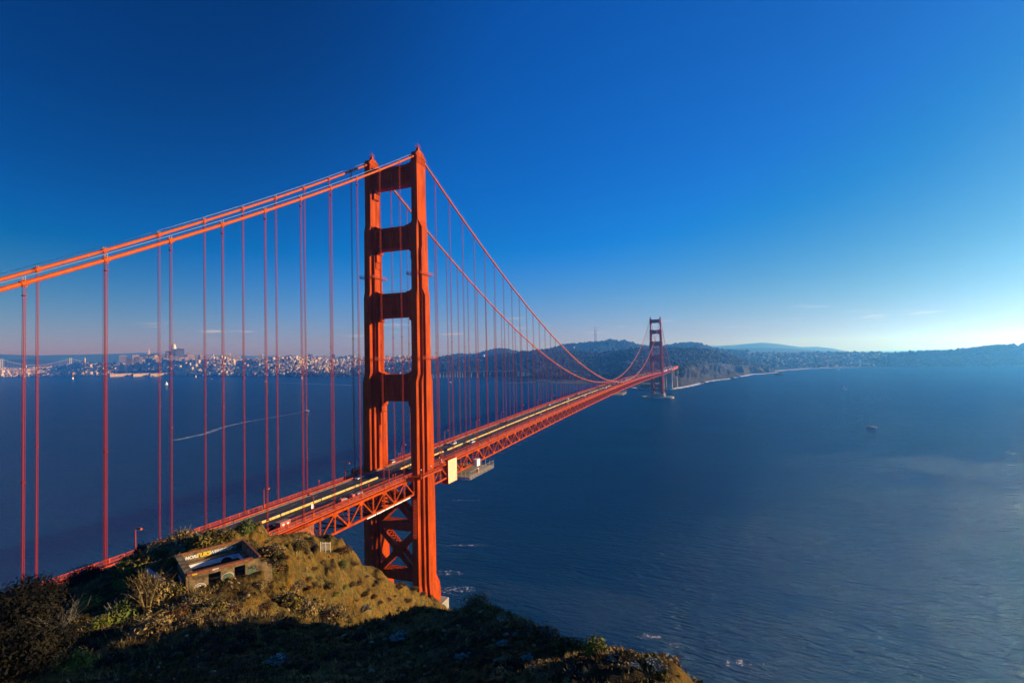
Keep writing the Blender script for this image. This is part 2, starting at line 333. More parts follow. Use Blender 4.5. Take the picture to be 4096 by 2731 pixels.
def make_tower(y0, base, sub=True):
    t = empty('tower', (0, y0, 0), parent=bridge)
    for s in (1, -1):
        mb = MB(); lev = [l for l in LEV if l[0] >= 17.0]; lev = [(base, LEV[0][1], LEV[0][2])]+lev
        rings = [[(x+CX*s, y, z) for x, y in cross_plan(a, b)] for z, a, b in lev]
        mb.loft(rings)
        # plate seams
        leg = mb.build('leg', M['orange'], t)
        d = MB()
        # fluted cap, housing over the saddle
        for k in range(8):
            yy = -3.5+k*1.0
            for sx_ in (1, -1): d.bx(CX*s+sx_*1.60-.14, CX*s+sx_*1.60+.22, yy-.22, yy+.22, 222.6, 226.1)
        for k in range(3):
            for sy in (1, -1): d.bx(CX*s-1.2+k*.95, CX*s-.75+k*.95, sy*4.0-.15, sy*4.0+.2, 222.6, 226.1)
        d.bx(CX*s-2.0, CX*s+2.0, -4.5, 4.5, 226.0, 226.5)
        pr_ = [(4.3, 226.5), (4.2, 227.3), (3.0, 228.6), (1.4, 229.5), (0, 229.8), (-1.4, 229.5), (-3.0, 228.6), (-4.2, 227.3), (-4.3, 226.5)]
        d.loft([[(CX*s-1.45, y, z) for y, z in pr_], [(CX*s+1.45, y, z) for y, z in pr_]])
        for k in range(7):
            d.bx(CX*s-1.6, CX*s+1.6, -3.6+k*1.15, -3.3+k*1.15, 226.5, 228.2)
        d.build('saddle_housing', M['orange'], t)
        d = MB(); zt = 229.6
        d.loft([[(CX*s+i*1.15, j*1.3, zt-1.0) for i, j in ((-1, -1), (1, -1), (1, 1), (-1, 1))], [(CX*s+i*.45, j*.5, zt+1.6) for i, j in ((-1, -1), (1, -1), (1, 1), (-1, 1))]])
        for zz in (zt+1.6, zt+2.3, zt+3.0):
            for i, j, k_, l in ((-1, -1, 1, -1), (1, -1, 1, 1), (1, 1, -1, 1), (-1, 1, -1, -1)):
                d.beam((CX*s+i*.9, j*.9, zz), (CX*s+k_*.9, l*.9, zz), .09, .09)
        for i in (-1, 1):
            for j in (-1, 1): d.beam((CX*s+i*.9, j*.9, zt+1.5), (CX*s+i*.9, j*.9, zt+3.1), .09, .09)
        d.box((CX*s, 0, zt+2.0), (.7, .7, .9)); d.beam((CX*s, 0, zt+2), (CX*s, 0, zt+4.6), .1, .1)
        bc = d.build('beacon_mast', M['orange_rail'], t)
        # maintenance walkways around the leg
        for zz, hx, hy in ((168.5, 2.95, 5.1), (127.5, 4.05, 5.9)):
            g = MB(); X0, X1, Y0, Y1 = CX*s-hx-.9, CX*s+hx+.9, -hy-.9, hy+.9
            for dz in (0, .55, 1.1):
                for p, q in (((X0, Y0), (X1, Y0)), ((X1, Y0), (X1, Y1)), ((X1, Y1), (X0, Y1)), ((X0, Y1), (X0, Y0))):
                    g.beam((*p, zz+dz), (*q, zz+dz), .09 if dz else .35, .09 if dz else .2)
            for k in range(8):
                yy = Y0+(Y1-Y0)*k/7
                for xx in (X0, X1):
                    g.beam((xx, yy, zz), (xx, yy, zz+1.1), .08, .08)
                    g.beam((xx, yy, zz), (xx-(.9 if xx > CX*s else -.9), yy, zz-.9), .12, .12)
            g.build('maintenance_walkway', M['orange_rail'], t)
    # portal struts
    def strut(zb, zt_, hop, hoff):
        mb = MB(); hw = CX-1.5; yt = 2.3
        mb.bx(-hw, hw, -yt+.35, yt-.35, zb+.6, zt_-.5)
        mb.bx(-hw, hw, -yt, yt, zt_-1.3, zt_)            # top flange
        mb.bx(-hw, hw, -yt-.15, yt+.15, zt_-2.1, zt_-1.75)
        mb.bx(-hw, hw, -yt, yt, zb, zb+1.7)
        mb.bx(-hw, hw, -yt-.15, yt+.15, zb+2.1, zb+2.5)
        n = 12; w_ = 2*(hop-1.6)/n
        for sy in (-1, 1):                                # vertical pleats
            for k in range(n):
                x0 = -hop+1.6+k*w_
                mb.add([(x0, sy*(yt-.35), zb+2.6), (x0+w_*.5, sy*(yt+.0), zb+2.9), (x0+w_, sy*(yt-.35), zb+2.6),
                        (x0, sy*(yt-.35), zt_-2.2), (x0+w_*.5, sy*(yt+.0), zt_-2.7), (x0+w_, sy*(yt-.35), zt_-2.2)],
                       [(0, 1, 4, 3), (1, 2, 5, 4), (0, 2, 1), (3, 4, 5)])
            for sx_ in (-1, 1): mb.bx(sx_*(hop-.8)-.7, sx_*(hop-.8)+.7, sy*yt-.1, sy*yt+.1, zb+1.5, zt_-1.2)
        # stepped haunches below and above
        for sx_ in (-1, 1):
            for (wd, h) in hoff:
                x0 = sx_*(hop); x1 = sx_*(hop-wd)
                yb = yt-.2
                mb.loft([[(x0, -yb, zb+.1), (x1, -yb, zb+.1), (x1, yb, zb+.1), (x0, yb, zb+.1)],
                         [(x0, -yb, zb-h+.5*wd), (x1, -yb, zb-h+.5*wd), (x1, yb, zb-h+.5*wd), (x0, yb, zb-h+.5*wd)],
                         [(x0, -yb, zb-h), (x0-sx_*.02, -yb, zb-h), (x0-sx_*.02, yb, zb-h), (x0, yb, zb-h)]])
            for (wd, h) in ((1.0, 1.7), (2.2, 1.1), (4.0, .5)):
                mb.loft([[(sx_*hop, -yt+.1, zt_-.1), (sx_*(hop-wd), -yt+.1, zt_-.1), (sx_*(hop-wd), yt-.1, zt_-.1), (sx_*hop, yt-.1, zt_-.1)],
                         [(sx_*hop, -yt+.1, zt_+h), (sx_*(hop-wd+.4), -yt+.1, zt_+h), (sx_*(hop-wd+.4), yt-.1, zt_+h), (sx_*hop, yt-.1, zt_+h)]])
        for sy in (-1, 1):                                # hand rail on top
            for dz in (.6, 1.2): mb.beam((-hop+4, sy*(yt-.2), zt_+dz), (hop-4, sy*(yt-.2), zt_+dz), .05, .05)
        mb.build('portal_strut', M['orange'], t)
    strut(213.2, 223.4, 12.2, ((3.6, 1.0), (2.2, 2.2), (1.2, 5.0)))
    strut(182.0, 193.0, 11.0, ((3.0, 1.0), (1.9, 2.4), (1.1, 6.0), (.6, 9.0)))
    strut(148.0, 160.2, 11.0, ((3.8, 1.0), (2.4, 2.6), (1.4, 5.0), (.6, 9.0)))
    strut(106.7, 120.0, 9.8, ((3.4, 1.2), (2.4, 3.2), (1.6, 6.0), (.9, 12.0), (.45, 19.0)))
    # bracing below the deck
    for zb, zt_ in ((44.3, 48.2), (20.4, 24.5)):
        mb = MB()
        for sy in (-1, 1): mb.bx(-11, 11, sy*2.6-.25, sy*2.6+.25, zb, zt_)
        mb.bx(-11, 11, -2.4, 2.4, zb+.1, zb+.35)
        for k in range(14):                               # laced top
            x0 = -10.5+k*1.5; mb.beam((x0, -2.4, zt_-.1), (x0+1.5, 2.4, zt_-.1), .22, .15); mb.beam((x0+1.5, -2.4, zt_-.1), (x0, 2.4, zt_-.1), .22, .15)
        mb.build('cross_beam', M['orange'], t)
    for zc_, hz in ((34.3, 10.2), (57.6, 9.8)):
        for s in (1, -1):
            mb = MB()
            a = Vector((-10.6*s, 0, zc_+hz)); b = Vector((10.6*s, 0, zc_-hz)); dd = (b-a).normalized(); nn = Vector((-dd.z, 0, dd.x))
            for sy in (-1, 1):
                mb.beam(a+Vector((0, sy*2.3, 0)), b+Vector((0, sy*2.3, 0)), .4, 2.7, up=nn)
            for k in range(18):
                for e in (-1, 1):
                    p = a+(b-a)*(k/18)+nn*e*1.25; q = a+(b-a)*((k+1)/18)+nn*e*1.25
                    mb.beam(p+Vector((0, -2.2, 0)), q+Vector((0, 2.2, 0)), .22, .12, up=nn); mb.beam(p+Vector((0, 2.2, 0)), q+Vector((0, -2.2, 0)), .22, .12, up=nn)
            if s == 1:
                for sy in (-1, 1): mb.loft([[(x, sy*2.55, zc_+z) for x, z in ((-3, 0), (-1.2, 2.8), (1.2, 2.8), (3, 0), (1.2, -2.8), (-1.2, -2.8))], [(x, sy*2.62, zc_+z) for x, z in ((-3, 0), (-1.2, 2.8), (1.2, 2.8), (3, 0), (1.2, -2.8), (-1.2, -2.8))]])
            mb.build('diagonal_brace', M['orange'], t)
    return t
tN = make_tower(0, 10.0); tN['label'] = 'near tower with four fluted portal struts'
# far tower: same meshes
td = tree_of(tN); tS = copy_tree(tN, bridge, td); tS.location = (0, MAIN, 0); tS['label'] = 'far tower standing in open water'

# main cables and bands
def cable_ys():
    ys = [-SIDE+i*4 for i in range(int(SIDE/4))]+[0]; ys += [i*6.4 for i in range(1, 200)]+[MAIN]+[MAIN+i*6 for i in range(1, int(SIDE/6))]+[MAIN+SIDE]
    return sorted(set(ys))
SUSY = [-(D0+SP*k) for k in range(0, 14)]+[D0+SP*k for k in range(0, 83)]+[MAIN+D0+SP*k for k in range(0, 21)]
for s in (1, -1):
    mb = MB(); mb.tube([(CX*s, y, zc(y)) for y in cable_ys()], .49, 10)
    for y in (-4.6, 4.6): mb.tube([(CX*s, y*1.45, zc(y*1.45)), (CX*s, y*.6, zc(y*.6))], [.62, .62], 12)
    c = mb.build('main_cable', M['orange_cable'], bridge, smooth=True)
    h = MB()
    for dx in (-.45, .45):
        ys = [y for y in cable_ys() if -SIDE < y < MAIN+SIDE]
        h.tube([(CX*s+dx, y, zc(y)+1.35) for y in ys if abs(y) > 3 and abs(y-MAIN) > 3], .035, 4, caps=False)
    for y in SUSY:
        for dx in (-.45, .45): h.beam((CX*s+dx, y, zc(y)+.3), (CX*s+dx, y, zc(y)+1.35), .05, .05)
    h.build('hand_rope', M['wire'], c)
# suspenders: 100 that show largest are parts, the rest one part
allsus = []
for s in (1, -1):
    for y in SUSY:
        dd = math.hypot(CX*s-C[0], y-C[1]); L_ = zc(y)-zr(y)
        if y < -190 and s > 0: pass
        allsus.append((L_/dd, s, y))
allsus.sort(reverse=True)
far = MB()
def sus_mesh(mb, x, y, zb, zt_, band=True, th=.07):
    slope = (zc(y+1)-zc(y-1))/2
    for dx in (-.34, .34):
        for dy in (-.17, .17):
            mb.beam((x+dx*.45, y+dy*.7, zt_-3.2), (x+dx*.45, y+dy*.7, zb), th, th) if False else mb.beam((x+dx*.8, y+dy, zb), (x+dx*.8, y+dy, zt_-2.6), th, th)
            mb.beam((x+dx*.8, y+dy, zt_-2.6), (x+dx*1.15, y+dy, zt_), th, th)
    mb.box((x, y, zt_-2.6), (.85, .62, .16))
for i, (_, s, y) in enumerate(allsus):
    x = CX*s; zt_ = zc(y); zb = zr(y)-1.3
    if zt_-zb < 2.5: continue
    mb = MB() if i < 100 else far
    sus_mesh(mb, x, y, zb, zt_)
    if i < 100:
        if zt_-zb > 60: mb.box((x, y, zb+(zt_-zb)*.45), (.85, .62, .14))
        o = mb.build('suspender', M['rope'], bridge)
        b = MB(); sl_ = (zc(y+.6)-zc(y-.6))/1.2
        b.tube([(x, y-.62, zt_-.62*sl_), (x, y+.62, zt_+.62*sl_)], .62, 10)
        b.box((x, y, zt_+.62), (.2, .9, .22)); b.box((x, y, zt_-.66), (.2, .9, .3)); b.build('cable_band', M['orange_cable'], o)
    else:
        sl_ = (zc(y+.6)-zc(y-.6))/1.2; far.tube([(x, y-.6, zt_-.6*sl_), (x, y+.6, zt_+.6*sl_)], .6, 8)
tag(far.build('suspender_ropes', M['rope'], bridge), kind='stuff')

# deck: road, sidewalks, kerbs
Y0, Y1 = -SIDE, MAIN+SIDE
YS = [Y0+(Y1-Y0)*i/250 for i in range(251)]
def strip(x0, x1, dz, y0=Y0, y1=Y1, thick=.25, n=None):
    n = n or max(2, int(abs(y1-y0)/7)); mb = MB()
    rings = []
    for i in range(n+1):
        y = y0+(y1-y0)*i/n; z = zr(y)+dz
        rings.append([(x0, y, z-thick), (x1, y, z-thick), (x1, y, z), (x0, y, z)])
    mb.loft(rings); return mb
strip(-9.45, 9.45, 0, thick=.35).build('roadway', M['asphalt'], bridge)
for s in (1, -1):
    a, b = sorted((9.5*s, 13.05*s)); strip(a, b, .22, thick=.5).build('sidewalk', M['walk'], bridge)
    f = MB()
    a, b = sorted((13.08*s, 13.95*s)); f = strip(a, b, .1, thick=.5)
    f.build('deck_fascia', M['orange_rail'], bridge)
lm = MB()
for x in (-6.3, -3.15, 3.15, 6.3):
    y = Y0+5
    while y < Y1:
        z = zr(y)+.012; z2 = zr(y+3)+.012; lm.add([(x-.07, y, z), (x+.07, y, z), (x+.07, y+3, z2), (x-.07, y+3, z2)], [(0, 1, 2, 3)]); y += 11
for x in (-9.1, 9.1):
    for i in range(240):
        y = Y0+i*8; z = zr(y)+.012; z2 = zr(y+8)+.012; lm.add([(x-.06, y, z), (x+.06, y, z), (x+.06, y+8, z2), (x-.06, y+8, z2)], [(0, 1, 2, 3)])
lm.build('lane_marking', M['paintw'], bridge)
# seams across the road
js = MB()
for i in range(0, 128):
    y = Y0+7+i*15.24; z = zr(y)+.009
    js.add([(-9.4, y, z), (9.4, y, z), (9.4, y+.25, z), (-9.4, y+.25, z)], [(0, 1, 2, 3)])
js.build('expansion_joint', mat('tar_seam', (.02, .02, .02), .8), bridge)
# east traffic rail (solid orange), west traffic rail (thin)
rl = strip(-9.75, -9.5, 1.0, thick=.45)
y = Y0
while y < Y1: rl.box((-9.65, y, zr(y)+.5), (.2, .25, .8)); y += 3.0
rl.build('traffic_rail', M['orange_rail'], bridge)
rl = MB()
n = 260
for dz, th in ((1.15, .14), (.75, .1)):
    rl.loft([[(9.55, Y0+(Y1-Y0)*i/n, zr(Y0+(Y1-Y0)*i/n)+dz), (9.55+th, Y0+(Y1-Y0)*i/n, zr(Y0+(Y1-Y0)*i/n)+dz), (9.55+th, Y0+(Y1-Y0)*i/n, zr(Y0+(Y1-Y0)*i/n)+dz+th), (9.55, Y0+(Y1-Y0)*i/n, zr(Y0+(Y1-Y0)*i/n)+dz+th)] for i in range(n+1)])
y = Y0
while y < Y1: rl.box((9.6, y, zr(y)+.6), (.14, .14, 1.2)); y += 3.81
rl.build('traffic_rail', M['orange_rail'], bridge)
# pedestrian railings: pickets, top and bottom rail, posts
for s in (1, -1):
    x = 13.2*s; V = []; 
    mb = MB(); n = 260
    for z0, z1, th in ((1.38, 1.52, .2), (.32, .44, .14)):
        mb.loft([[(x-th/2, yy, zr(yy)+z0), (x+th/2, yy, zr(yy)+z0), (x+th/2, yy, zr(yy)+z1), (x-th/2, yy, zr(yy)+z1)] for yy in [Y0+(Y1-Y0)*i/n for i in range(n+1)]])
    y = Y0
    while y < Y1:
        mb.box((x, y, zr(y)+.85), (.26, .3, 1.5)); y += 3.81
    y = -200
    while y < Y1:
        z = zr(y); mb.box((x, y, z+.9), (.05, .07, 1.0)); y += .24
    mb.build('pedestrian_railing', M['orange_rail'], bridge)
# stiffening trusses
NODES = [(-(D0+SP*k)) for k in range(20, -1, -1)]
def truss(s, full):
    root = None
    x = CX*s
    ycut = [(Y0, -3.5), (3.5, MAIN-3.5), (MAIN+3.5, Y1)]
    tc_ = MB(); bc_ = MB(); TM = M['orange'] if full else M['painted_shade']
    def chord(mb, dz, wd, hh):
        for a, b in ycut:
            n = max(2, int((b-a)/7.6)); mb.loft([[(x-wd/2, yy, zr(yy)+dz-hh/2), (x+wd/2, yy, zr(yy)+dz-hh/2), (x+wd/2, yy, zr(yy)+dz+hh/2), (x-wd/2, yy, zr(yy)+dz+hh/2)] for yy in [a+(b-a)*i/n for i in range(n+1)]])
    chord(tc_, -1.3, .75, .95); chord(bc_, -8.6, .75, .85)
    root = tc_.build('stiffening_truss', TM, bridge)
    # nodes
    diags = []; posts = []; plates = MB()
    top = [-(D0+SP*k) for k in range(21)]+[D0+SP*k for k in range(83)]+[MAIN+D0+SP*k for k in range(21)]
    top = sorted(top)
    bc_.build('bottom_chord', TM, root)
    for y in top:
        for d in (-1, 1):
            yb = y+d*SP/2
            if -2 < yb < 2 or abs(yb-MAIN) < 2: continue
            diags.append(((x, y+d*.3, zr(y)-1.6), (x, yb-d*.3, zr(yb)-8.3)))
        posts.append(((x, y, zr(y)-1.5), (x, y, zr(y)-8.5))); posts.append(((x, y+SP/2, zr(y)-1.5), (x, y+SP/2, zr(y)-8.5)))
        plates.loft([[(x-.4, y+a, zr(y)+b) for a, b in ((-1.6, -1.75), (1.6, -1.75), (.7, -2.9), (-.7, -2.9))], [(x+.4, y+a, zr(y)+b) for a, b in ((-1.6, -1.75), (1.6, -1.75), (.7, -2.9), (-.7, -2.9))]])
        yb = y+SP/2; plates.loft([[(x-.4, yb+a, zr(yb)+b) for a, b in ((-1.5, -8.2), (1.5, -8.2), (.6, -7.0), (-.6, -7.0))], [(x+.4, yb+a, zr(yb)+b) for a, b in ((-1.5, -8.2), (1.5, -8.2), (.6, -7.0), (-.6, -7.0))]])
    plates.build('gusset_plates', TM, root)
    key = lambda e: math.hypot(e[0][0]-C[0], e[0][1]-C[1])
    for nm, lst, wd in (('truss_diagonal', diags, .5), ('truss_post', posts, .42)):
        lst = sorted([e for e in lst if e[0][1] > -150], key=key)
        rest = MB()
        for i, (p, q) in enumerate(lst):
            if full and i < 95:
                mb = MB()
                for dy in (-.28, .28): mb.beam((p[0]+dy, p[1], p[2]), (q[0]+dy, q[1], q[2]), .1, wd, up=(0, 1, 0)) if False else mb.beam((p[0]+dy, p[1], p[2]), (q[0]+dy, q[1], q[2]), .12, wd)
                L_ = (Vector(q)-Vector(p)).length; n = int(L_/.8)
                for k in range(n):
                    a = Vector(p)+(Vector(q)-Vector(p))*(k/n); b = Vector(p)+(Vector(q)-Vector(p))*((k+1)/n)
                    e = .28 if k % 2 else -.28; mb.beam(a+Vector((e, 0, 0)), b+Vector((-e, 0, 0)), .1, .1)
                mb.build(nm, TM, root)
            else: rest.beam(p, q, .5, wd)
        if rest.v: tag(rest.build(nm+'s', TM, root), kind='stuff')
    return root
truss(1, True)['label'] = 'sunlit truss on the ocean side'
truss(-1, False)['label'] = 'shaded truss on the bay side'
# floor beams and lower laterals
fb = MB(); top = sorted([-(D0+SP*k/2) for k in range(20)]+[D0+SP*k/2 for k in range(165)]+[MAIN+D0+SP*k/2 for k in range(40)])
for i, y in enumerate(top):
    z = zr(y)
    fb.bx(-13.3, 13.3, y-.2, y+.2, z-2.4, z-.4)
    if i % 2 == 0: fb.bx(-13.3, 13.3, y-.2, y+.2, z-8.85, z-8.35)
    if i % 2 == 0 and y < 700:
        for k in range(4):
            x0 = -13.3+k*6.65; fb.beam((x0, y, z-8.4), (x0+3.3, y, z-2.3), .25, .25); fb.beam((x0+3.3, y, z-2.3), (x0+6.65, y, z-8.4), .25, .25)
        y2 = y+SP; fb.beam((-13.3, y, z-8.6), (13.3, y2, zr(y2)-8.6), .45, .4); fb.beam((13.3, y, z-8.6), (-13.3, y2, zr(y2)-8.6), .45, .4)
for x in (-10, -6.7, -3.3, 0, 3.3, 6.7, 10):
    fb.loft([[(x-.15, yy, zr(yy)-1.2), (x+.15, yy, zr(yy)-1.2), (x+.15, yy, zr(yy)-.36), (x-.15, yy, zr(yy)-.36)] for yy in YS])
fb.build('floor_system', M['painted_shade'], bridge)
# hangers under the bottom chord (travel rail brackets)
hb = MB(); y = D0
while y < 900:
    z = zr(y)-9.0; hb.beam((14.2, y, z), (14.2, y, z-.9), .12, .12); hb.beam((14.2, y, z-.9), (17.2, y, z-1.2), .12, .12); hb.beam((17.2, y, z-1.2), (18.3, y, z-.4), .12, .12); y += SP
hb.build('travel_bracket', M['orange_rail'], bridge)
# walkway wrapping around each tower leg
def balcony(y0, s):
    mb = MB(); z = zr(y0)+.2
    poly = [(12.9, y0-14.5), (14.6, y0-14.5), (19.3, y0-12.0), (19.8, y0-10.5), (19.8, y0+8.5), (19.2, y0+10), (14.8, y0+14.5), (12.9, y0+14.5)]
    inn = [(12.9, y0+9.2), (15.6, y0+9.2), (18.2, y0+6), (18.2, y0-6), (15.6, y0-9.2), (12.9, y0-9.2)]
    # ring slab as quads
    segs = [((12.9, y0-14.5), (14.6, y0-14.5), (15.6, y0-9.2), (12.9, y0-9.2)), ((14.6, y0-14.5), (19.3, y0-12), (18.2, y0-6), (15.6, y0-9.2)),
            ((19.3, y0-12), (19.8, y0-10.5), (19.8, y0+8.5), (18.2, y0+6), (18.2, y0-6)), ((19.8, y0+8.5), (19.2, y0+10), (14.8, y0+14.5), (15.6, y0+9.2), (18.2, y0+6)),
            ((14.8, y0+14.5), (12.9, y0+14.5), (12.9, y0+9.2), (15.6, y0+9.2))]
    for p in segs: mb.prism([(q[0]*s, q[1]) for q in (p if s > 0 else p[::-1])], z-.55, z)
    ed = poly[1:-1]
    for a, b in zip(ed[:-1], ed[1:]):
        a = Vector((a[0]*s, a[1], 0)); b = Vector((b[0]*s, b[1], 0)); L_ = (b-a).length
        for dz, t_ in ((1.32, .15), (.15, .1)): mb.beam(a+Vector((0, 0, z+dz)), b+Vector((0, 0, z+dz)), t_, t_)
        k = int(L_/.28)
        for i in range(k):
            p = a+(b-a)*(i/k); mb.beam(p+Vector((0, 0, z)), p+Vector((0, 0, z+1.3)), .05, .05)
        for i in range(max(1, int(L_/4))+1):
            p = a+(b-a)*(i/max(1, int(L_/4))); mb.beam(p+Vector((0, 0, z-.5)), p+Vector((0, 0, z+1.4)), .25, .25)
    for yy in (y0-11, y0-7, y0-2, y0+3, y0+8, y0+11):
        mb.beam((13.5*s, yy, z-2.4), (19.4*s, yy, z-.8), .3, .35)
    mb.build('tower_balcony', M['orange_rail'], bridge)
for y0 in (0, MAIN):
    for s in (1, -1): balcony(y0, s)

# pale sheeting along the bottom chord, access cages on the near tower leg
pw_ = MB()
for k in range(5): y = -44+k*6.4; pw_.bx(14.0, 14.35, y, y+5.9, zr(y)-9.2, zr(y)-8.75)
pw_.build('pipe_cover', M['white'], bridge)
for (z0, z1, yy, xx) in ((44, 62, -9.4, 14.6),):
    g = MB()
    for i in (-.5, .5):
        for j in (-.5, .5): g.beam((xx+i, yy+j, z0), (xx+i, yy+j, z1), .1, .1)
    z = z0
    while z < z1:
        for a, b in (((-.5, -.5), (.5, -.5)), ((.5, -.5), (.5, .5)), ((.5, .5), (-.5, .5)), ((-.5, .5), (-.5, -.5))): g.beam((xx+a[0], yy+a[1], z), (xx+b[0], yy+b[1], z), .08, .08)
        z += 1.5
    g.build('access_cage', M['orange_rail'], tN)
# ------------------------------------------------------------------ things on and around the bridge
# median barrier
mb = MB(); yy = -SIDE+2; k = 0
while yy < MAIN+SIDE-2:
    if not (-19 < yy < -9.5) and not (43 < yy < 47):
        z = zr(yy); xb = .55 if yy > 40 else .1
        for x0, x1, z0, z1, mi in ((xb-.28, xb+.28, 0, .32, 0), (xb-.19, xb+.19, .32, .8, 1)):
            mb.cur = mi; mb.add([(x0, yy, z+z0), (x1, yy, z+z0), (x1, yy+1.84, z+z0), (x0, yy+1.84, z+z0), (x0, yy, z+z1), (x1, yy, z+z1), (x1, yy+1.84, z+z1), (x0, yy+1.84, z+z1)], [(4, 5, 6, 7), (0, 1, 5, 4), (1, 2, 6, 5), (2, 3, 7, 6), (3, 0, 4, 7)])
    yy += 2.0 if k % 10 else 2.35; k += 1
tag(mb.build('median_barrier', [M['yellow'], M['cream']]), 'long yellow and cream movable barrier down the middle of the bridge road', 'barrier')

# street lamps
def make_lamp():
    r_ = empty('street_lamp'); mb = MB()
    mb.box((0, 0, .6), (.42, .42, 1.2)); mb.tube([(0, 0, 1.1), (0, 0, 6.4)], [.17, .13], 8); mb.build('lamp_post', M['orange_rail'], r_)
    mb = MB(); mb.tube([(0, 0, 6.3), (.05, 0, 6.9), (.35, 0, 7.4), (.9, 0, 7.6), (1.5, 0, 7.55)], [.13, .12, .11, .1, .09], 8); mb.build('lamp_arm', M['orange_rail'], r_)
    mb = MB(); mb.loft([[(1.3+i*.7*1, j*.32, 7.62) for i, j in ((0, -1), (2, -1), (2, 1), (0, 1))], [(1.45+i*.5, j*.2, 7.85) for i, j in ((0, -1), (2, -1), (2, 1), (0, 1))]]); mb.box((2.0, 0, 7.52), (1.4, .62, .2))
    h = mb.build('lamp_head', M['orange_rail'], r_)
    mb = MB(); mb.box((2.0, 0, 7.36), (1.0, .46, .12)); mb.build('lens', M['lampglass'], h)
    return r_
lp = make_lamp(); ltree = tree_of(lp); first = True
EY = [-115.2, -69.5, -24.2, 22.0]+[69.7+46.3*i for i in range(33)]
WY = [-71.9, -26.9, 19.5]+[62+45.9*i for i in range(33)]
lamps = []
for s, ys in ((-1, EY), (1, WY)):
    for i, y in enumerate(ys):
        o = lp if first else copy_tree(lp, None, ltree); first = False
        o.location = (13.0*s, y, zr(y)+.2); o.rotation_euler = (0, 0, 0 if s < 0 else math.pi)
        side = 'bay side' if s < 0 else 'ocean side'
        tag(o, f'curved orange street lamp on the {side} sidewalk of the bridge', 'street lamp', f'street lamps along the {side} sidewalk'); lamps.append(o)
lamps[0]['label'] = 'curved orange street lamp rising behind the red leaved bush'; del lamps[0]['group']
# short lamp bollards beside the near tower
def make_post():
    r_ = empty('post_light'); mb = MB(); mb.tube([(0, 0, 0), (0, 0, 3.2)], [.16, .12], 8); mb.build('post', M['orange_rail'], r_)
    mb = MB(); mb.box((0, 0, 3.45), (.42, .42, .5), taper=1.25); mb.build('light_head', M['orange_rail'], r_); return r_
pp = make_post(); ptree = tree_of(pp); first = True
def P1(px, py, x): return on_x(px, py, x)
for px, py, s in ((1275, 1950, -1), (1380, 1898, -1), (1391, 1893, -1), (1420, 1865, -1), (1475, 1955, 1), (1572, 1923, 1), (1582, 1918, 1), (1593, 1825, -1), (1600, 1820, -1), (1833, 1812, 1), (1764, 1828, 1), (1771, 1825, 1)):
    y = on_x(px, py, 12.7*s)[1]; o = pp if first else copy_tree(pp, None, ptree); first = False
    o.location = (12.6*s, y, zr(y)+.2); tag(o, 'short orange post light on the sidewalk near the tower', 'post light', 'post lights by the near tower')
# globe lights on the tower balcony
def make_globe():
    r_ = empty('globe_light'); mb = MB(); mb.tube([(0, 0, -.5), (0, 0, 3.2)], .12, 8); mb.build('post', M['orange_rail'], r_)
    bm = bmesh.new(); bmesh.ops.create_icosphere(bm, subdivisions=2, radius=.33, matrix=Matrix.Translation((0, 0, 3.45))); me = bpy.data.meshes.new('globe'); bm.to_mesh(me); bm.free(); me.materials.append(M['white'])
    g = bpy.data.objects.new('globe', me); col.objects.link(g); g.parent = r_; return r_
gl = make_globe(); gt = tree_of(gl); first = True
for x, y in ((19.6, -11.5), (19.8, -3.0), (19.8, 7.5), (17.0, 12), (13.3, 16.5)):
    o = gl if first else copy_tree(gl, None, gt); first = False
    o.location = (x, y, zr(0)+.2); tag(o, 'white globe light on the balcony railing round the near tower', 'light', 'globe lights round the near tower')

# plywood containment box, white box, work platform under the deck
bxr = empty('containment_enclosure', (14.6, 27.6, 61.5)); mb = MB(); mb.bx(0, .35, -4.8, 4.8, 0, 12.1); mb.build('plywood_panel', M['plywood'], bxr)
mb = MB()
for y in (-4.85, 4.85): mb.bx(-3.2, .35, y-.08, y+.08, 0, 12.1)
mb.bx(-3.2, .38, -4.9, 4.9, 12.1, 12.3); mb.bx(-3.2, .38, -4.9, 4.9, -.2, 0); mb.build('orange_side', M['orange'], bxr)
mb = MB()
for z in (3, 6, 9): mb.bx(.36, .40, -4.7, 4.7, z-.03, z+.03)
for y in (-2.4, 0, 2.4): mb.bx(.36, .40, y-.03, y+.03, .1, 12)
mb.build('seam_batten', mat('batten', (.38, .26, .15), .8), bxr)
tag(bxr, 'tall tan plywood enclosure hung on the truss beside the near tower', 'enclosure')
e = empty('white_shed', (15.2, 56.8, 63.9)); mb = MB(); mb.bx(-1.2, 1.2, -2.1, 2.1, 0, 3.9); mb.build('body', M['white'], e)
mb = MB(); mb.bx(1.21, 1.25, -.05, .05, .2, 3.7); mb.bx(1.21, 1.25, -2, 2, 1.9, 1.96); mb.build('door_seam', M['grey'], e)
tag(e, 'white shed perched on the truss above the scaffold platform', 'shed')
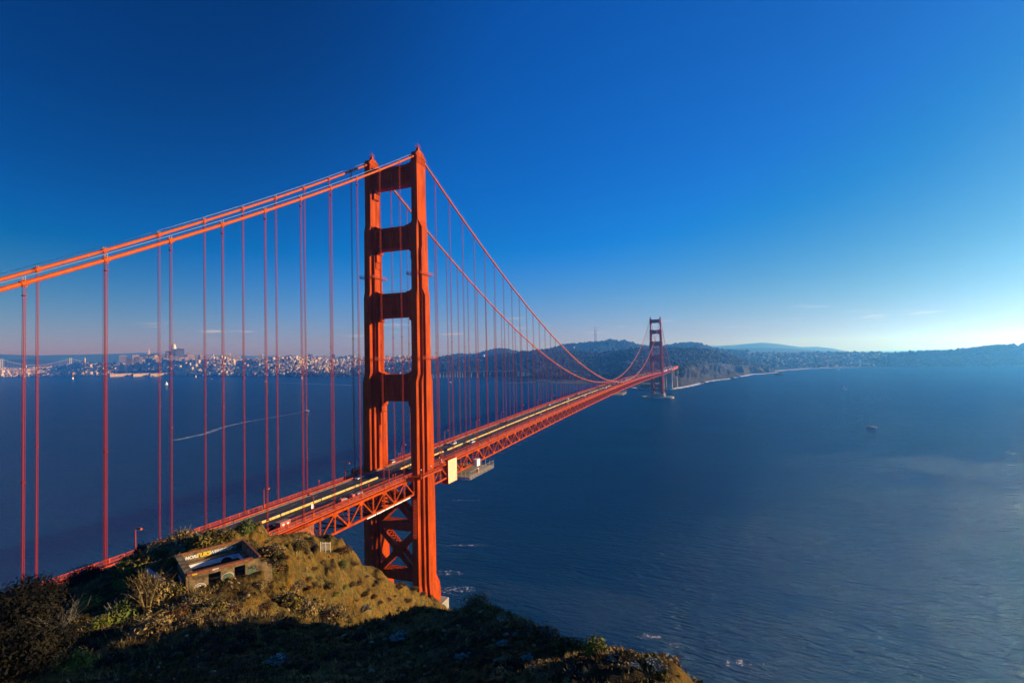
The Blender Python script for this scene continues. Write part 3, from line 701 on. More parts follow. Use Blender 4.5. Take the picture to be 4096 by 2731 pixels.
def scaffold(x0, x1, y0, y1, z, lab, hh=3.2):
    r_ = empty('work_platform', ((x0+x1)/2, (y0+y1)/2, z)); ox, oy = (x0+x1)/2, (y0+y1)/2
    d = MB(); d.bx(x0-ox, x1-ox, y0-oy, y1-oy, 0, .15); d.build('deck_boards', mat('scaffold_boards', (.3, .24, .16), .8, var=.3, scale=2), r_)
    g = MB(); ny = max(2, int((y1-y0)/2)); nx = max(2, int((x1-x0)/2.5))
    for i in range(ny+1):
        yy = y0-oy+(y1-y0)*i/ny
        for xx in (x0-ox, x1-ox):
            g.beam((xx, yy, -1.2), (xx, yy, hh), .07, .07)
            if i < ny:
                y2 = y0-oy+(y1-y0)*(i+1)/ny
                for zz in (-1.2, 0, 1.1, hh): g.beam((xx, yy, zz), (xx, y2, zz), .06, .06)
                g.beam((xx, yy, -1.2 if i % 2 else 0), (xx, y2, 0 if i % 2 else -1.2), .07, .07)
        g.beam((x0-ox, yy, -1.2), (x1-ox, yy, -1.2), .1, .1)
    for i in range(nx+1):
        xx = x0-ox+(x1-x0)*i/nx
        for yy in (y0-oy, y1-oy):
            g.beam((xx, yy, -1.2), (xx, yy, hh), .1, .1)
            for zz in (-1.2, 0, 1.1, hh): g.beam((x0-ox, yy, zz), (x1-ox, yy, zz), .06, .06)
    g.build('scaffold_frame', M['alu'], r_)
    hg = MB()
    for yy in (y0-oy+.5, y1-oy-.5):
        for xx in (x0-ox+.5, min(x1-ox-.5, 13.2-ox)): hg.beam((xx, yy, 0), (xx, yy, 5.2), .1, .1)
    hg.build('hanger', M['grey'], r_)
    tag(r_, lab, 'platform'); return r_
scaffold(-6, 18.5, 41, 74, 60.6, 'pale scaffold work platform slung beneath the bridge near the tower')
scaffold(-16, 19, 560, 600, 66.0, 'distant pale scaffold platform slung beneath the middle of the bridge', 3.6)
tl = empty('portable_toilet', (17.2, 53.5, 60.8)); mb = MB(); mb.bx(-.6, .6, -.6, .6, 0, 2.1); mb.build('cabin', mat('toilet_orange', (.35, .08, .03), .5), tl); mb = MB(); mb.loft([[(i*.65, j*.65, 2.1) for i, j in ((-1, -1), (1, -1), (1, 1), (-1, 1))], [(i*.5, j*.5, 2.45) for i, j in ((-1, -1), (1, -1), (1, 1), (-1, 1))]]); mb.build('roof', M['white'], tl)
tag(tl, 'dark portable toilet with white roof on the scaffold platform', 'toilet')
# netted scaffold round the truss and a red container on the walkway
nt_ = empty('netted_scaffold', (14.9, -81.2, 63.2)); g = MB()
for i in range(8):
    yy = -5.6+i*1.6; g.beam((0, yy, 0), (0, yy, 8.3), .12, .12); g.beam((1.4, yy, 0), (1.4, yy, 8.3), .12, .12); 
    for zz in (0, 2, 4, 6, 8.2): g.beam((0, yy, zz), (1.4, yy, zz), .09, .09)
for zz in (0, 2, 4, 6, 8.2):
    for xx in (0, 1.4): g.beam((xx, -5.6, zz), (xx, 5.6, zz), .1, .1)
g.build('scaffold_frame', M['orange_rail'], nt_)
net = MB()
for i in range(38): net.beam((1.46, -5.6+i*.3, 0), (1.46, -5.6+i*.3, 8.2), .05, .05)
for i in range(28): net.beam((1.46, -5.6, i*.3), (1.46, 5.6, i*.3), .05, .05)
net.build('netting', mat('orange_net', (.5, .2, .07), .8), nt_); tag(nt_, 'orange netted scaffold wrapped on the truss above the cliff', 'scaffold')
ct = empty('site_office', (11.6, -84.3, zr(-84)+.25)); mb = MB(); mb.bx(-1.1, 1.1, -2.2, 2.2, 0, 2.3); mb.build('body', mat('container_red', (.33, .05, .025), .5), ct)
mb = MB(); mb.bx(-1.2, 1.2, -2.3, 2.3, 2.3, 2.42); mb.build('roof', mat('container_roof', (.3, .16, .1), .6), ct)
for yy in (-.9, 1.0):
    f = MB(); f.bx(1.1, 1.14, yy-.4, yy+.4, .8, 1.7); f.build('window', M['white'], ct)
tag(ct, 'small red site office with two white windows on the bridge sidewalk', 'cabin')
for i, (px, py, L_) in enumerate(((1373, 2003, 4.5), (1427, 1978, 7.5))):
    y = on_x(px, py, 11.4)[1]; q = empty('equipment_skid', (11.3, y, zr(y)+.25)); mb = MB(); mb.bx(-.9, .9, -L_/2, L_/2, 0, .9); mb.bx(-.7, .7, -L_/2+.5, -L_/2+2, .9, 1.7); mb.build('body', mat('skid_red%d' % i, (.55, .1, .07), .5), q)
    mb = MB(); mb.bx(-.5, .5, 0, L_/2-.4, .9, 1.3); mb.tube([(0, -L_/2+1, 1.7), (0, -L_/2+1, 2.3)], .1, 6); mb.build('engine', M['grey'], q)
    tag(q, ('short' if i == 0 else 'long')+' red equipment skid parked on the ocean side sidewalk', 'equipment')
sg = empty('road_sign', (13.0, WY[0]-.5, zr(-70)+3.3)); mb = MB(); mb.bx(-.04, .04, -.62, .62, 0, 1.5); mb.build('panel', M['white'], sg)
mb = MB()
for k, (a, b) in enumerate(((-.4, .4), (-.48, .48), (-.3, .35), (-.45, .2))): mb.bx(.045, .06, a, b, 1.2-k*.3, 1.32-k*.3)
mb.build('lettering', mat('sign_blue', (.03, .06, .2), .5), sg); tag(sg, 'small white sign with blue lettering on a bridge lamp post', 'sign')

# cars
def paint(name, c): return mat(name, c, .28, metal=.1)
PC = {'white': paint('car_white', (.75, .75, .74)), 'silver': paint('car_silver', (.38, .4, .42)), 'black': paint('car_black', (.012, .013, .016)), 'grey': paint('car_grey', (.09, .1, .11)), 'blue': paint('car_blue', (.02, .06, .18)), 'red': paint('car_red', (.3, .02, .015)), 'yellow': paint('truck_yellow', (.6, .35, .03))}
HEAD = mat('headlamp_lens', (.85, .85, .8), .15)
def make_car(kind, colr):
    r_ = empty('car')
    L_, W_, H_ = {'sedan': (4.7, 1.82, 1.42), 'suv': (4.8, 1.92, 1.75), 'van': (5.4, 2.0, 2.3), 'pickup': (5.6, 2.0, 1.85)}[kind]
    # side profile lower body (y along length, front +y)
    def prof(pts, w0, w1=None):
        mb = MB(); w1 = w1 or w0
        mb.loft([[(-w0/2, y, z) for y, z in pts], [(w0/2, y, z) for y, z in pts]]); return mb
    hb = H_*.58
    pts = [(-L_/2, .35), (-L_/2+.1, .22), (L_/2-.1, .22), (L_/2, .38), (L_/2-.02, hb*.72), (L_/2-.35, hb*.86), (L_*.24, hb), (-L_*.40, hb*1.03), (-L_/2+.05, hb*.94)]
    body = prof(pts, W_).build('body', PC[colr], r_)
    if kind == 'sedan': rp = [(L_*.24, hb), (L_*.07, H_), (-L_*.20, H_), (-L_*.38, hb*1.02)]
    elif kind == 'suv': rp = [(L_*.24, hb), (L_*.10, H_), (-L_*.42, H_*.98), (-L_*.48, hb*1.02)]
    elif kind == 'van': rp = [(L_*.34, hb), (L_*.24, H_), (-L_*.47, H_), (-L_*.49, hb)]
    else: rp = [(L_*.2, hb), (L_*.08, H_), (-L_*.1, H_), (-L_*.14, hb)]
    mb = MB(); w2 = W_*.8
    mb.loft([[(-W_/2+.06, rp[0][0], rp[0][1]-.02), (W_/2-.06, rp[0][0], rp[0][1]-.02), (W_/2-.06, rp[3][0], rp[3][1]-.02), (-W_/2+.06, rp[3][0], rp[3][1]-.02)],
             [(-w2/2, rp[1][0], rp[1][1]-.06), (w2/2, rp[1][0], rp[1][1]-.06), (w2/2, rp[2][0], rp[2][1]-.06), (-w2/2, rp[2][0], rp[2][1]-.06)]])
    mb.build('windows', M['glass'], r_)
    mb = MB(); mb.loft([[(-w2/2-.03, rp[1][0]+.05, H_-.07), (w2/2+.03, rp[1][0]+.05, H_-.07), (w2/2+.03, rp[2][0]-.05, H_-.07), (-w2/2-.03, rp[2][0]-.05, H_-.07)], [(-w2/2+.1, rp[1][0]-.1, H_), (w2/2-.1, rp[1][0]-.1, H_), (w2/2-.1, rp[2][0]+.1, H_), (-w2/2+.1, rp[2][0]+.1, H_)]])
    mb.build('roof', PC[colr], r_)
    for sx_ in (-1, 1):
        for yy in (-L_*.3, L_*.3):
            mb = MB(); mb.tube([(sx_*(W_/2-.2), yy, .33), (sx_*(W_/2+.01), yy, .33)], .33, 12); mb.build('wheel', M['dark'], r_)
        mb = MB(); mb.box((sx_*W_*.36, L_/2-.02, hb*.7), (.34, .1, .14)); mb.build('headlight', HEAD, r_)
        mb = MB(); mb.box((sx_*W_*.38, -L_/2+.01, hb*.8), (.26, .1, .16)); mb.build('tail_light', M['red'], r_)
    if kind == 'pickup':
        mb = MB(); mb.bx(-W_/2+.05, W_/2-.05, -L_/2+.1, -L_*.16, hb, hb+.9); mb.build('cargo_box', PC['yellow'], r_)
    return r_
protos = {}
def put_car(kind, colr, x, y, heading, label, group=None):
    key = (kind, colr)
    if key not in protos:
        o = make_car(kind, colr); protos[key] = (o, tree_of(o))
    else: o = copy_tree(protos[key][0], None, protos[key][1])
    o.location = (x, y, zr(y)+.01)
    sl_ = (zr(y+1)-zr(y-1))/2; o.rotation_euler = (math.atan(sl_)*(1 if heading > 0 else -1), 0, 0 if heading > 0 else math.pi)
    return tag(o, label, {'sedan': 'car', 'suv': 'car', 'van': 'van', 'pickup': 'truck'}[kind], group)
LANES = (-7.9, -4.75, -1.75, 2.0, 4.9, 7.8)
def lane(x): return min(LANES, key=lambda l: abs(l-x))
def zA(a): return 1000+a[0]*.3189, 1700+a[1]*.3189
def zB(a): return 1650+a[0]*.3189, 1450+a[1]*.3189
def zC(a): return 2000+a[0]*.23384, 1500+a[1]*.23384
def road_hit(px, py):
    z = 74.0
    for _ in range(6): p = on_z(px, py, z+.6); z = zr(p[1])
    return p
named = [(zA((1385, 655)), 'sedan', 'white', 'pale sedan on the bridge road just short of the near tower'),
         (zA((300, 1295)), 'suv', 'grey', 'dark grey car beside the red site office at the near end of the bridge'),
         (zA((1970, 560)), 'sedan', 'black', 'black car in the shade behind the near tower leg'),
         (zB((488, 1010)), 'suv', 'white', 'white car just past the near tower in the bay side lanes'),
         (zB((730, 993)), 'suv', 'white', 'white car just past the near tower in the ocean side lanes'),
         (zB((350, 1160)), 'sedan', 'black', 'black car close behind the near tower beside the railing posts'),
         (zB((1180, 748)), 'suv', 'black', 'black car under the fourth lamp past the near tower'),
         (zB((982, 910)), 'sedan', 'grey', 'dark sedan behind the two white cars past the near tower'),
         (zB((1612, 640)), 'sedan', 'silver', 'silver sedan beside the ocean side rail before mid bridge'),
         (zB((1720, 530)), 'sedan', 'white', 'white sedan alone in the bay side lanes before mid bridge'),
         (zB((1940, 457)), 'suv', 'white', 'white car next to the yellow barrier before mid bridge'),
         (zB((1940, 515)), 'pickup', 'grey', 'small truck with a yellow box in the ocean side lanes'),
         (zB((2050, 405)), 'suv', 'black', 'black car between a lone white car and the dense traffic'),
         (zC((1440, 358)), 'suv', 'white', 'white car beside the ocean side rail toward mid bridge'),
         (zC((1537, 260)), 'sedan', 'white', 'white sedan by the barrier toward mid bridge'),
         (zC((1565, 308)), 'suv', 'silver', 'silver car following a white car toward mid bridge'),
         (zC((1680, 246)), 'sedan', 'silver', 'silver sedan beside the barrier near mid bridge'),
         (zC((1668, 214)), 'sedan', 'black', 'black sedan in the bay side lanes near mid bridge'),
         (zC((1787, 222)), 'van', 'white', 'white van in the ocean side lanes near mid bridge')]
for (px, py), k, c, lab in named:
    p = road_hit(px, py); x = lane(p[0]); put_car(k, c, x, p[1], 1 if x > 0 else -1, lab)
# dense far traffic
kinds = [('sedan', 'white'), ('suv', 'white'), ('sedan', 'silver'), ('suv', 'black'), ('sedan', 'grey'), ('suv', 'silver'), ('sedan', 'blue'), ('van', 'white'), ('sedan', 'red')]
for li, x in enumerate(LANES):
    y = 560+rnd.random()*40
    while y < 1600:
        k, c = rnd.choice(kinds); put_car(k, c, x+rnd.uniform(-.2, .2), y, 1 if x > 0 else -1, f'{c} {k if k != "suv" else "car"} in the dense far traffic on the bridge', f'{c} {k if k!="suv" else "car"}s in the far traffic')
        y += rnd.uniform(16, 44) if x < 0 else rnd.uniform(13, 34)
# people on the bay side sidewalk
def person(name_loc, shirt, lab, heading=0, grp=None):
    # one continuous skinned body
    V = [(0, 0, .92), (0, 0, 1.15), (0, 0, 1.42), (0, 0, 1.52), (0, .02, 1.66), (-.1, 0, .88), (-.11, .12, .48), (-.11, .02, .06), (.1, 0, .88), (.11, -.08, .48), (.11, -.22, .08),
         (-.2, 0, 1.4), (-.25, -.05, 1.12), (-.23, .08, .9), (.2, 0, 1.4), (.25, .05, 1.12), (.23, .15, .92), (-.11, .16, .04), (.11, -.08, .05)]
    E_ = [(0, 1), (1, 2), (2, 3), (3, 4), (0, 5), (5, 6), (6, 7), (0, 8), (8, 9), (9, 10), (2, 11), (11, 12), (12, 13), (2, 14), (14, 15), (15, 16), (7, 17), (10, 18)]
    Rr = [.14, .14, .16, .06, .105, .1, .07, .05, .1, .07, .05, .07, .05, .04, .07, .05, .04, .04, .04]
    me = bpy.data.meshes.new('person'); me.from_pydata(V, E_, []); o = bpy.data.objects.new('person', me); col.objects.link(o)
    md = o.modifiers.new('s', 'SKIN')
    for i, sv in enumerate(me.skin_vertices[0].data): sv.radius = (Rr[i], Rr[i]); sv.use_root = (i == 0)
    me.materials.append(shirt); o.location = name_loc; o.rotation_euler = (0, 0, heading)
    return tag(o, lab, 'person', grp)
cl = [mat('clothes_dark', (.02, .02, .03), .8), mat('clothes_red', (.45, .02, .03), .8), mat('clothes_grey', (.2, .2, .22), .8), mat('clothes_blue', (.03, .06, .2), .8)]
for i, (px, py, c, lab) in enumerate(((1029, 2047, 0, 'person in dark clothes walking on the bridge sidewalk left of a lamp'), (1046, 2040, 2, 'person in grey walking on the bridge sidewalk beneath a lamp'), (748, 2142, 1, 'person in red on the bridge sidewalk behind the bushes'), (1787, 1757, 0, 'person in dark clothes on the sidewalk past the near tower'), (1793, 1755, 3, 'person in blue on the sidewalk past the near tower'), (1636, 1815, 2, 'person in grey on the sidewalk beside the tower leg'))):
    p = on_x(px, py, -11.5); person((-11.5+(.5 if i % 2 else 0), p[1], zr(p[1])+.22), cl[c], lab, rnd.uniform(0, 6))
# maintenance cart beside the bay side leg
ca = put_car('van', 'white', -11.2, 10.5, -1, 'small white maintenance cart beside the bay side tower leg'); ca['category'] = 'cart'; ca.scale = (.75, .55, .75); ca.location.z = zr(10)+.25
# ------------------------------------------------------------------ headland
CP = [  # (px, py, ground distance) on the surface
 (0,2400,96),(0,2560,62),(0,2731,50),(130,2360,100),(250,2375,100),(400,2300,100),(530,2235,99),(640,2190,97),(750,2155,96),(860,2135,95),(950,2135,95),(1000,2133,96),(1043,2142,98),
 (1104,2170,102),(1165,2166,108),(1235,2190,118),(1278,2210,124),(1304,2215,130),(1340,2196,140),(1404,2231,148),(1456,2257,158),(1543,2301,178),(1600,2333,192),(1643,2348,203),(1678,2362,210),(1712,2396,216),(1769,2422,224),(1847,2447,232),
 (200,2480,84),(200,2640,62),(450,2420,86),(450,2560,66),(450,2731,45),(600,2330,90),(620,2440,76),(620,2560,56),
 (900,2360,76),(760,2380,76),(1040,2320,80),(1090,2260,88),(900,2450,62),(760,2450,66),(600,2650,52),(850,2731,38),(850,2560,52),(1000,2460,58),
 (1120,2300,86),(1150,2400,78),(1150,2480,66),(1200,2731,32),(1200,2600,42),(1300,2535,50),(1480,2512,52),(1600,2490,52),(1700,2460,50),(1800,2448,47),(1850,2442,44),
 (1250,2300,100),(1280,2400,92),(1260,2470,80),(1380,2300,128),(1380,2400,118),(1380,2480,104),(1500,2350,150),(1500,2450,138),(1620,2400,180),(1650,2450,176),(1720,2440,200),
 (1500,2731,27),(1500,2620,36),(1750,2600,34),(1750,2731,23),(2000,2600,28),(2000,2731,18),
 (1920,2422,44),(2050,2462,38),(2130,2490,35),(2230,2530,31),(2330,2565,28),(2430,2610,24),(2500,2638,22),(2600,2675,19),(2700,2700,17),(2790,2731,15),(2400,2731,13.5),(2200,2650,21)]
XP = [*[tuple(at(px,py,d)-np.array([0,0,dz])) for px,py,d,dz in (*[(q_,2731,15,3.2) for q_ in (-400,0,400,800,1200,1600)],(900,2135,110,3),(1000,2135,112,4),(750,2155,112,3),(850,2200,88,0),(950,2200,88,0),(800,2260,84,0),(700,2260,88,0),(900,2300,82,0),(1050,2200,95,0),(1000,2260,88,0))],  # explicit x, y, z
 (-14,-140,66),(-14,-100,58),(13.7,-130,64),(13.7,-105,60),(13.7,-85,50),(13.7,-65,38),(13.7,-40,24),(13.7,-16,8),(-13.7,-16,3),(-13.7,-50,22),(-14,-75,40),(0,0,4),(-25,0,-4),(25,2,3),(30,-8,8),(36,5,-4),(0,20,-6),
 (-45,-130,36),(-45,-90,15),(-40,-60,2),(-75,-120,-2),(-75,-80,-8),(-60,-40,-10),(-110,-140,-15),(-60,-170,48),(-100,-190,8),(-20,-190,74),(-14,-170,71),(13.7,-170,71),(0,-230,72),(-60,-240,60),(-110,-260,10),
 (40,-200,90),(20,-230,84),(60,-240,100),(45,-20,-3),(60,-35,-3),(80,-50,-4),(100,-60,-4),(120,-70,-4),(140,-90,-4),(155,-110,-4),(170,-140,-4),(185,-170,-4),(200,-210,-4),(210,-260,-4),
 (60,-55,10),(85,-80,22),(100,-105,30),(118,-120,28),(132,-145,38),(142,-150,30),(148,-172,62),(152,-185,84),(156,-196,96),(160,-205,104),(162,-215,108),(168,-235,100),(175,-260,90),(185,-215,40),(190,-250,50),
 (145.4,-213.8,125.4),(143,-222,126.5),(140,-240,128),(130,-230,124),(120,-225,121),(120,-260,124),(150,-228,126),(147,-207,121.5),(95,-225,112),(90,-260,115),(152,-212,119),(146.5,-200,115.5),
 (230,-250,-10),(230,-150,-10),(150,-60,-12),(60,20,-12),(0,60,-14),(-60,20,-14),(150,-320,118),(80,-320,108),(0,-320,80),(-80,-320,50),(200,-320,30),(240,-320,-5)]
pts3 = [tuple(at(px, py, d)) for px, py, d in CP]+[tuple(map(float, p)) for p in XP]
PT = np.array(pts3); PC0 = PT[:, :2].mean(0); SC = 100.0
Q = (PT[:, :2]-PC0)/SC
def tps(r2): return 0.5*r2*np.log(r2+1e-12)
dq = ((Q[:, None]-Q[None])**2).sum(-1); nP = len(Q)
Amat = np.zeros((nP+3, nP+3)); Amat[:nP, :nP] = tps(dq)+np.eye(nP)*2e-5
Amat[:nP, nP] = 1; Amat[:nP, nP+1:] = Q; Amat[nP, :nP] = 1; Amat[nP+1:, :nP] = Q.T
sol = np.linalg.solve(Amat, np.concatenate([PT[:, 2], [0, 0, 0]]))
def Hb(x, y):
    x = np.asarray(x, float); y = np.asarray(y, float); sh = x.shape
    q = (np.stack([x.ravel(), y.ravel()], 1)-PC0)/SC; out = np.empty(len(q))
    for i in range(0, len(q), 20000):
        qq = q[i:i+20000]; r2 = ((qq[:, None]-Q[None])**2).sum(-1)
        out[i:i+20000] = tps(r2)@sol[:nP]+sol[nP]+qq@sol[nP+1:]
    return out.reshape(sh)
def H(x, y, detail=True):
    x = np.asarray(x, float); y = np.asarray(y, float); z = Hb(x, y)
    if not detail: return z
    e = 1.5; gx = (Hb(x+e, y)-Hb(x-e, y))/(2*e); gy = (Hb(x, y+e)-Hb(x, y-e))/(2*e); sl_ = np.sqrt(gx*gx+gy*gy)
    dC = np.hypot(x-C[0], y-C[1]); k = np.clip((dC-8)/60, .08, 1)
    cliff = np.clip((sl_-.38)/.32, 0, 1)*np.clip((dC-55)/35, 0, 1)*np.clip(-(gx*.91+gy*.41)/.35, 0, 1)
    # gullies running down the ocean face
    u = (-.41*x+.91*y); v = (.91*x+.41*y)
    g = ridged(u/13+.5*fbm(x/22, y/22, 3), v/70, 5); g2 = ridged(u/4.3+.4*fbm(x/7, y/7, 3), v/16, 4)
    z = z+cliff*(np.minimum((g-.72)*16.0, .8)+(g2-.66)*5.5)+cliff*(ridged(x/1.9, y/1.9+3, 3)-.6)*1.7
    z = z+cliff*(fbm(u/3.0, v/5+5, 4)*1.8)
    z = z+k*fbm(x/13, y/13, 5)*1.6+np.clip(k, .25, 1)*fbm(x/2.6+40, y/2.6, 4)*.7+np.clip((dC-30)/60, 0, 1)*(ridged(x/3.1, y/3.1, 4)-.6)*.9
    near = np.clip(1-(dC-20)/50, 0, 1)
    z = z+near*fbm(x/.8, y/.8+7, 4)*.16
    return z
# keep the ruin's terrace flat
RU = np.array([.456, .89]); RV = np.array([-.89, .456]); RO = np.array([81.4, -167.4]); RZ = 98.3
def ruin_uv(x, y): return (x-RO[0])*RU[0]+(y-RO[1])*RU[1], (x-RO[0])*RV[0]+(y-RO[1])*RV[1]
def HH(x, y):
    x = np.asarray(x, float); y = np.asarray(y, float); z = H(x, y); u, v = ruin_uv(x, y)
    dx = np.maximum(np.maximum(-u-.3, u-9.0), 0); dy = np.maximum(np.maximum(-.6-v, v-9.8), 0); d = np.hypot(dx, dy)
    w_ = np.clip(1-d/3.0, 0, 1); w_ = w_*w_*(3-2*w_)
    z = z*(1-w_)+np.minimum(z, RZ)*w_*(d > 0)+np.where(d <= 0, RZ*w_, 0)
    # never rise through the bridge deck
    m = (np.abs(x) < 17); z = np.where(m, np.minimum(z, np.where(y < -D0, 62.0 if False else 63.0, 20.0)), z)
    # unseen spur added at right, its crest shaped to cast shade over the foreground
    A_ = np.array([243.0, -160.0]); B_ = np.array([241.0, -99.0]); ab = B_-A_; L2 = ab@ab
    t_ = np.clip(((x-A_[0])*ab[0]+(y-A_[1])*ab[1])/L2, 0, 1); qx = x-(A_[0]+ab[0]*t_); qy = y-(A_[1]+ab[1]*t_); dd_ = np.hypot(qx, qy)
    lft = qx < 0; hill = 143.3-.8*t_-np.where(lft, 2.35, 1.4)*dd_+fbm(x/7, y/7, 4)*2.0*np.clip(dd_/6, 0, 1)
    z = np.maximum(z, hill)
    return z
az = YAW+np.concatenate([np.linspace(-180, -52, 90, endpoint=False), np.linspace(-52, 52, 640, endpoint=False), np.linspace(52, 180, 91)])*math.pi/180
rad = [1.5]
while rad[-1] < 330: rad.append(rad[-1]+max(.18, rad[-1]*.0105))
rad = np.array(rad); AZ, RD = np.meshgrid(az, rad, indexing='ij')
TX = C[0]+np.sin(AZ)*RD; TY = C[1]+np.cos(AZ)*RD; TZ = HH(TX, TY)
ni, nj = TX.shape; idx = np.arange(ni*nj).reshape(ni, nj)
F = np.stack([idx[:-1, :-1], idx[:-1, 1:], idx[1:, 1:], idx[1:, :-1]], -1).reshape(-1, 4)
V = np.stack([TX, TY, TZ], -1).reshape(-1, 3)
zf = V[F][:, :, 2].max(1); F = F[zf > -3]
# cap under the camera
V = np.vstack([V, [C[0], C[1], float(HH(C[0], C[1]))]]); cidx = len(V)-1
capf = np.stack([np.full(ni-1, cidx), idx[:-1, 0], idx[1:, 0], idx[1:, 0]], 1)
def ground_mat(name='headland_ground'):
    m = bpy.data.materials.new(name); m.use_nodes = True; nt = m.node_tree; n = nt.nodes; L = nt.links
    p = n['Principled BSDF']; p.inputs['Roughness'].default_value = .95; p.inputs['Specular IOR Level'].default_value = .15
    t = n.new('ShaderNodeTexCoord')
    def noise(scale, det=6, rough=.6, st=(1, 1, 1)):
        mpn = n.new('ShaderNodeMapping'); mpn.inputs['Scale'].default_value = st; L.new(t.outputs['Object'], mpn.inputs[0])
        z = n.new('ShaderNodeTexNoise'); z.inputs['Scale'].default_value = scale; z.inputs['Detail'].default_value = det; z.inputs['Roughness'].default_value = rough
        L.new(mpn.outputs[0], z.inputs['Vector']); return z.outputs[0]
    def ramp(src, stops):
        r_ = n.new('ShaderNodeValToRGB'); L.new(src, r_.inputs[0]); e = r_.color_ramp.elements
        e[0].position = stops[0][0]; e[0].color = (*stops[0][1], 1); e[1].position = stops[-1][0]; e[1].color = (*stops[-1][1], 1)
        for ps, c in stops[1:-1]: q = e.new(ps); q.color = (*c, 1)
        return r_.outputs[0]
    def mixc(f, a, b):
        q = n.new('ShaderNodeMixRGB'); L.new(f, q.inputs[0]); L.new(a, q.inputs[1]); L.new(b, q.inputs[2]); return q.outputs[0]
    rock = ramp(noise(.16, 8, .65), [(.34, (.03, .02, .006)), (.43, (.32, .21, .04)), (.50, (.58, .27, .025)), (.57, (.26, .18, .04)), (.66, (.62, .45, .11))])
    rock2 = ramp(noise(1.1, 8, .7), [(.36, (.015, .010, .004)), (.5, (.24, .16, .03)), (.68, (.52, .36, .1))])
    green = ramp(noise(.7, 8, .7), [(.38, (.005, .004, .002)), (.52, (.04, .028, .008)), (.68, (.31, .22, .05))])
    rk = n.new('ShaderNodeMixRGB'); rk.inputs[0].default_value = .5; L.new(rock, rk.inputs[1]); L.new(rock2, rk.inputs[2])
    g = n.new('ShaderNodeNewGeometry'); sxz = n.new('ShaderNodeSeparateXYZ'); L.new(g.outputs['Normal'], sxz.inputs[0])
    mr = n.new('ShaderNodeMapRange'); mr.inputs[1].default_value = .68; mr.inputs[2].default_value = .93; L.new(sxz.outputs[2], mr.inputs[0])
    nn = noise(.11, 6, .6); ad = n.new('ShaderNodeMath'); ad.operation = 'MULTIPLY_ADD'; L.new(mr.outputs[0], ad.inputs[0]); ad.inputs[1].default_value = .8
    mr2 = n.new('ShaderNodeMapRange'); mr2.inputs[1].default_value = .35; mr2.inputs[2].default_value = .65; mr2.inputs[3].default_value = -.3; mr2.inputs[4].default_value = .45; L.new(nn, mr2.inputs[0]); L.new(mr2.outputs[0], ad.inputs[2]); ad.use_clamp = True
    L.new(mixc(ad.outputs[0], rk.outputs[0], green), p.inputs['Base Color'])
    b = n.new('ShaderNodeBump'); b.inputs['Distance'].default_value = 2.6; b.inputs['Strength'].default_value = .9
    hh = n.new('ShaderNodeMath'); hh.operation = 'MULTIPLY_ADD'; L.new(noise(.55, 9, .72), hh.inputs[0]); hh.inputs[1].default_value = 1.6; L.new(noise(4.5, 6, .7), hh.inputs[2])
    L.new(hh.outputs[0], b.inputs['Height']); L.new(b.outputs[0], p.inputs['Normal'])
    return m
M['ground'] = ground_mat()
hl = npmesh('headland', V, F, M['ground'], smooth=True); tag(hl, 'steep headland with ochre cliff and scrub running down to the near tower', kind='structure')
def hit(px, py, d0=4, d1=320):
    ds = np.concatenate([np.arange(d0, 60, .25), np.arange(60, d1, .5)]); d = ray(px, py); d = d/np.hypot(d[0], d[1]); P = C+ds[:, None]*d
    z = HH(P[:, 0], P[:, 1]); k = np.where(P[:, 2] < z)[0]
    if len(k) == 0: return None
    P_ = P[k[0]]; return np.array([P_[0], P_[1], z[k[0]]]), ds[k[0]]
def gz(x, y): return float(HH(np.array([x]), np.array([y]))[0])
# concrete pier of the near tower
pr_ = MB(); pr_.bx(-21, 20.4, -12, 11, -3, 9.0); pr_.bx(-22, 21.4, -13, 12, -3, 2.5)
tag(pr_.build('tower_pier', M['concrete']), 'concrete pier under the near tower at the foot of the cliff', 'pier')
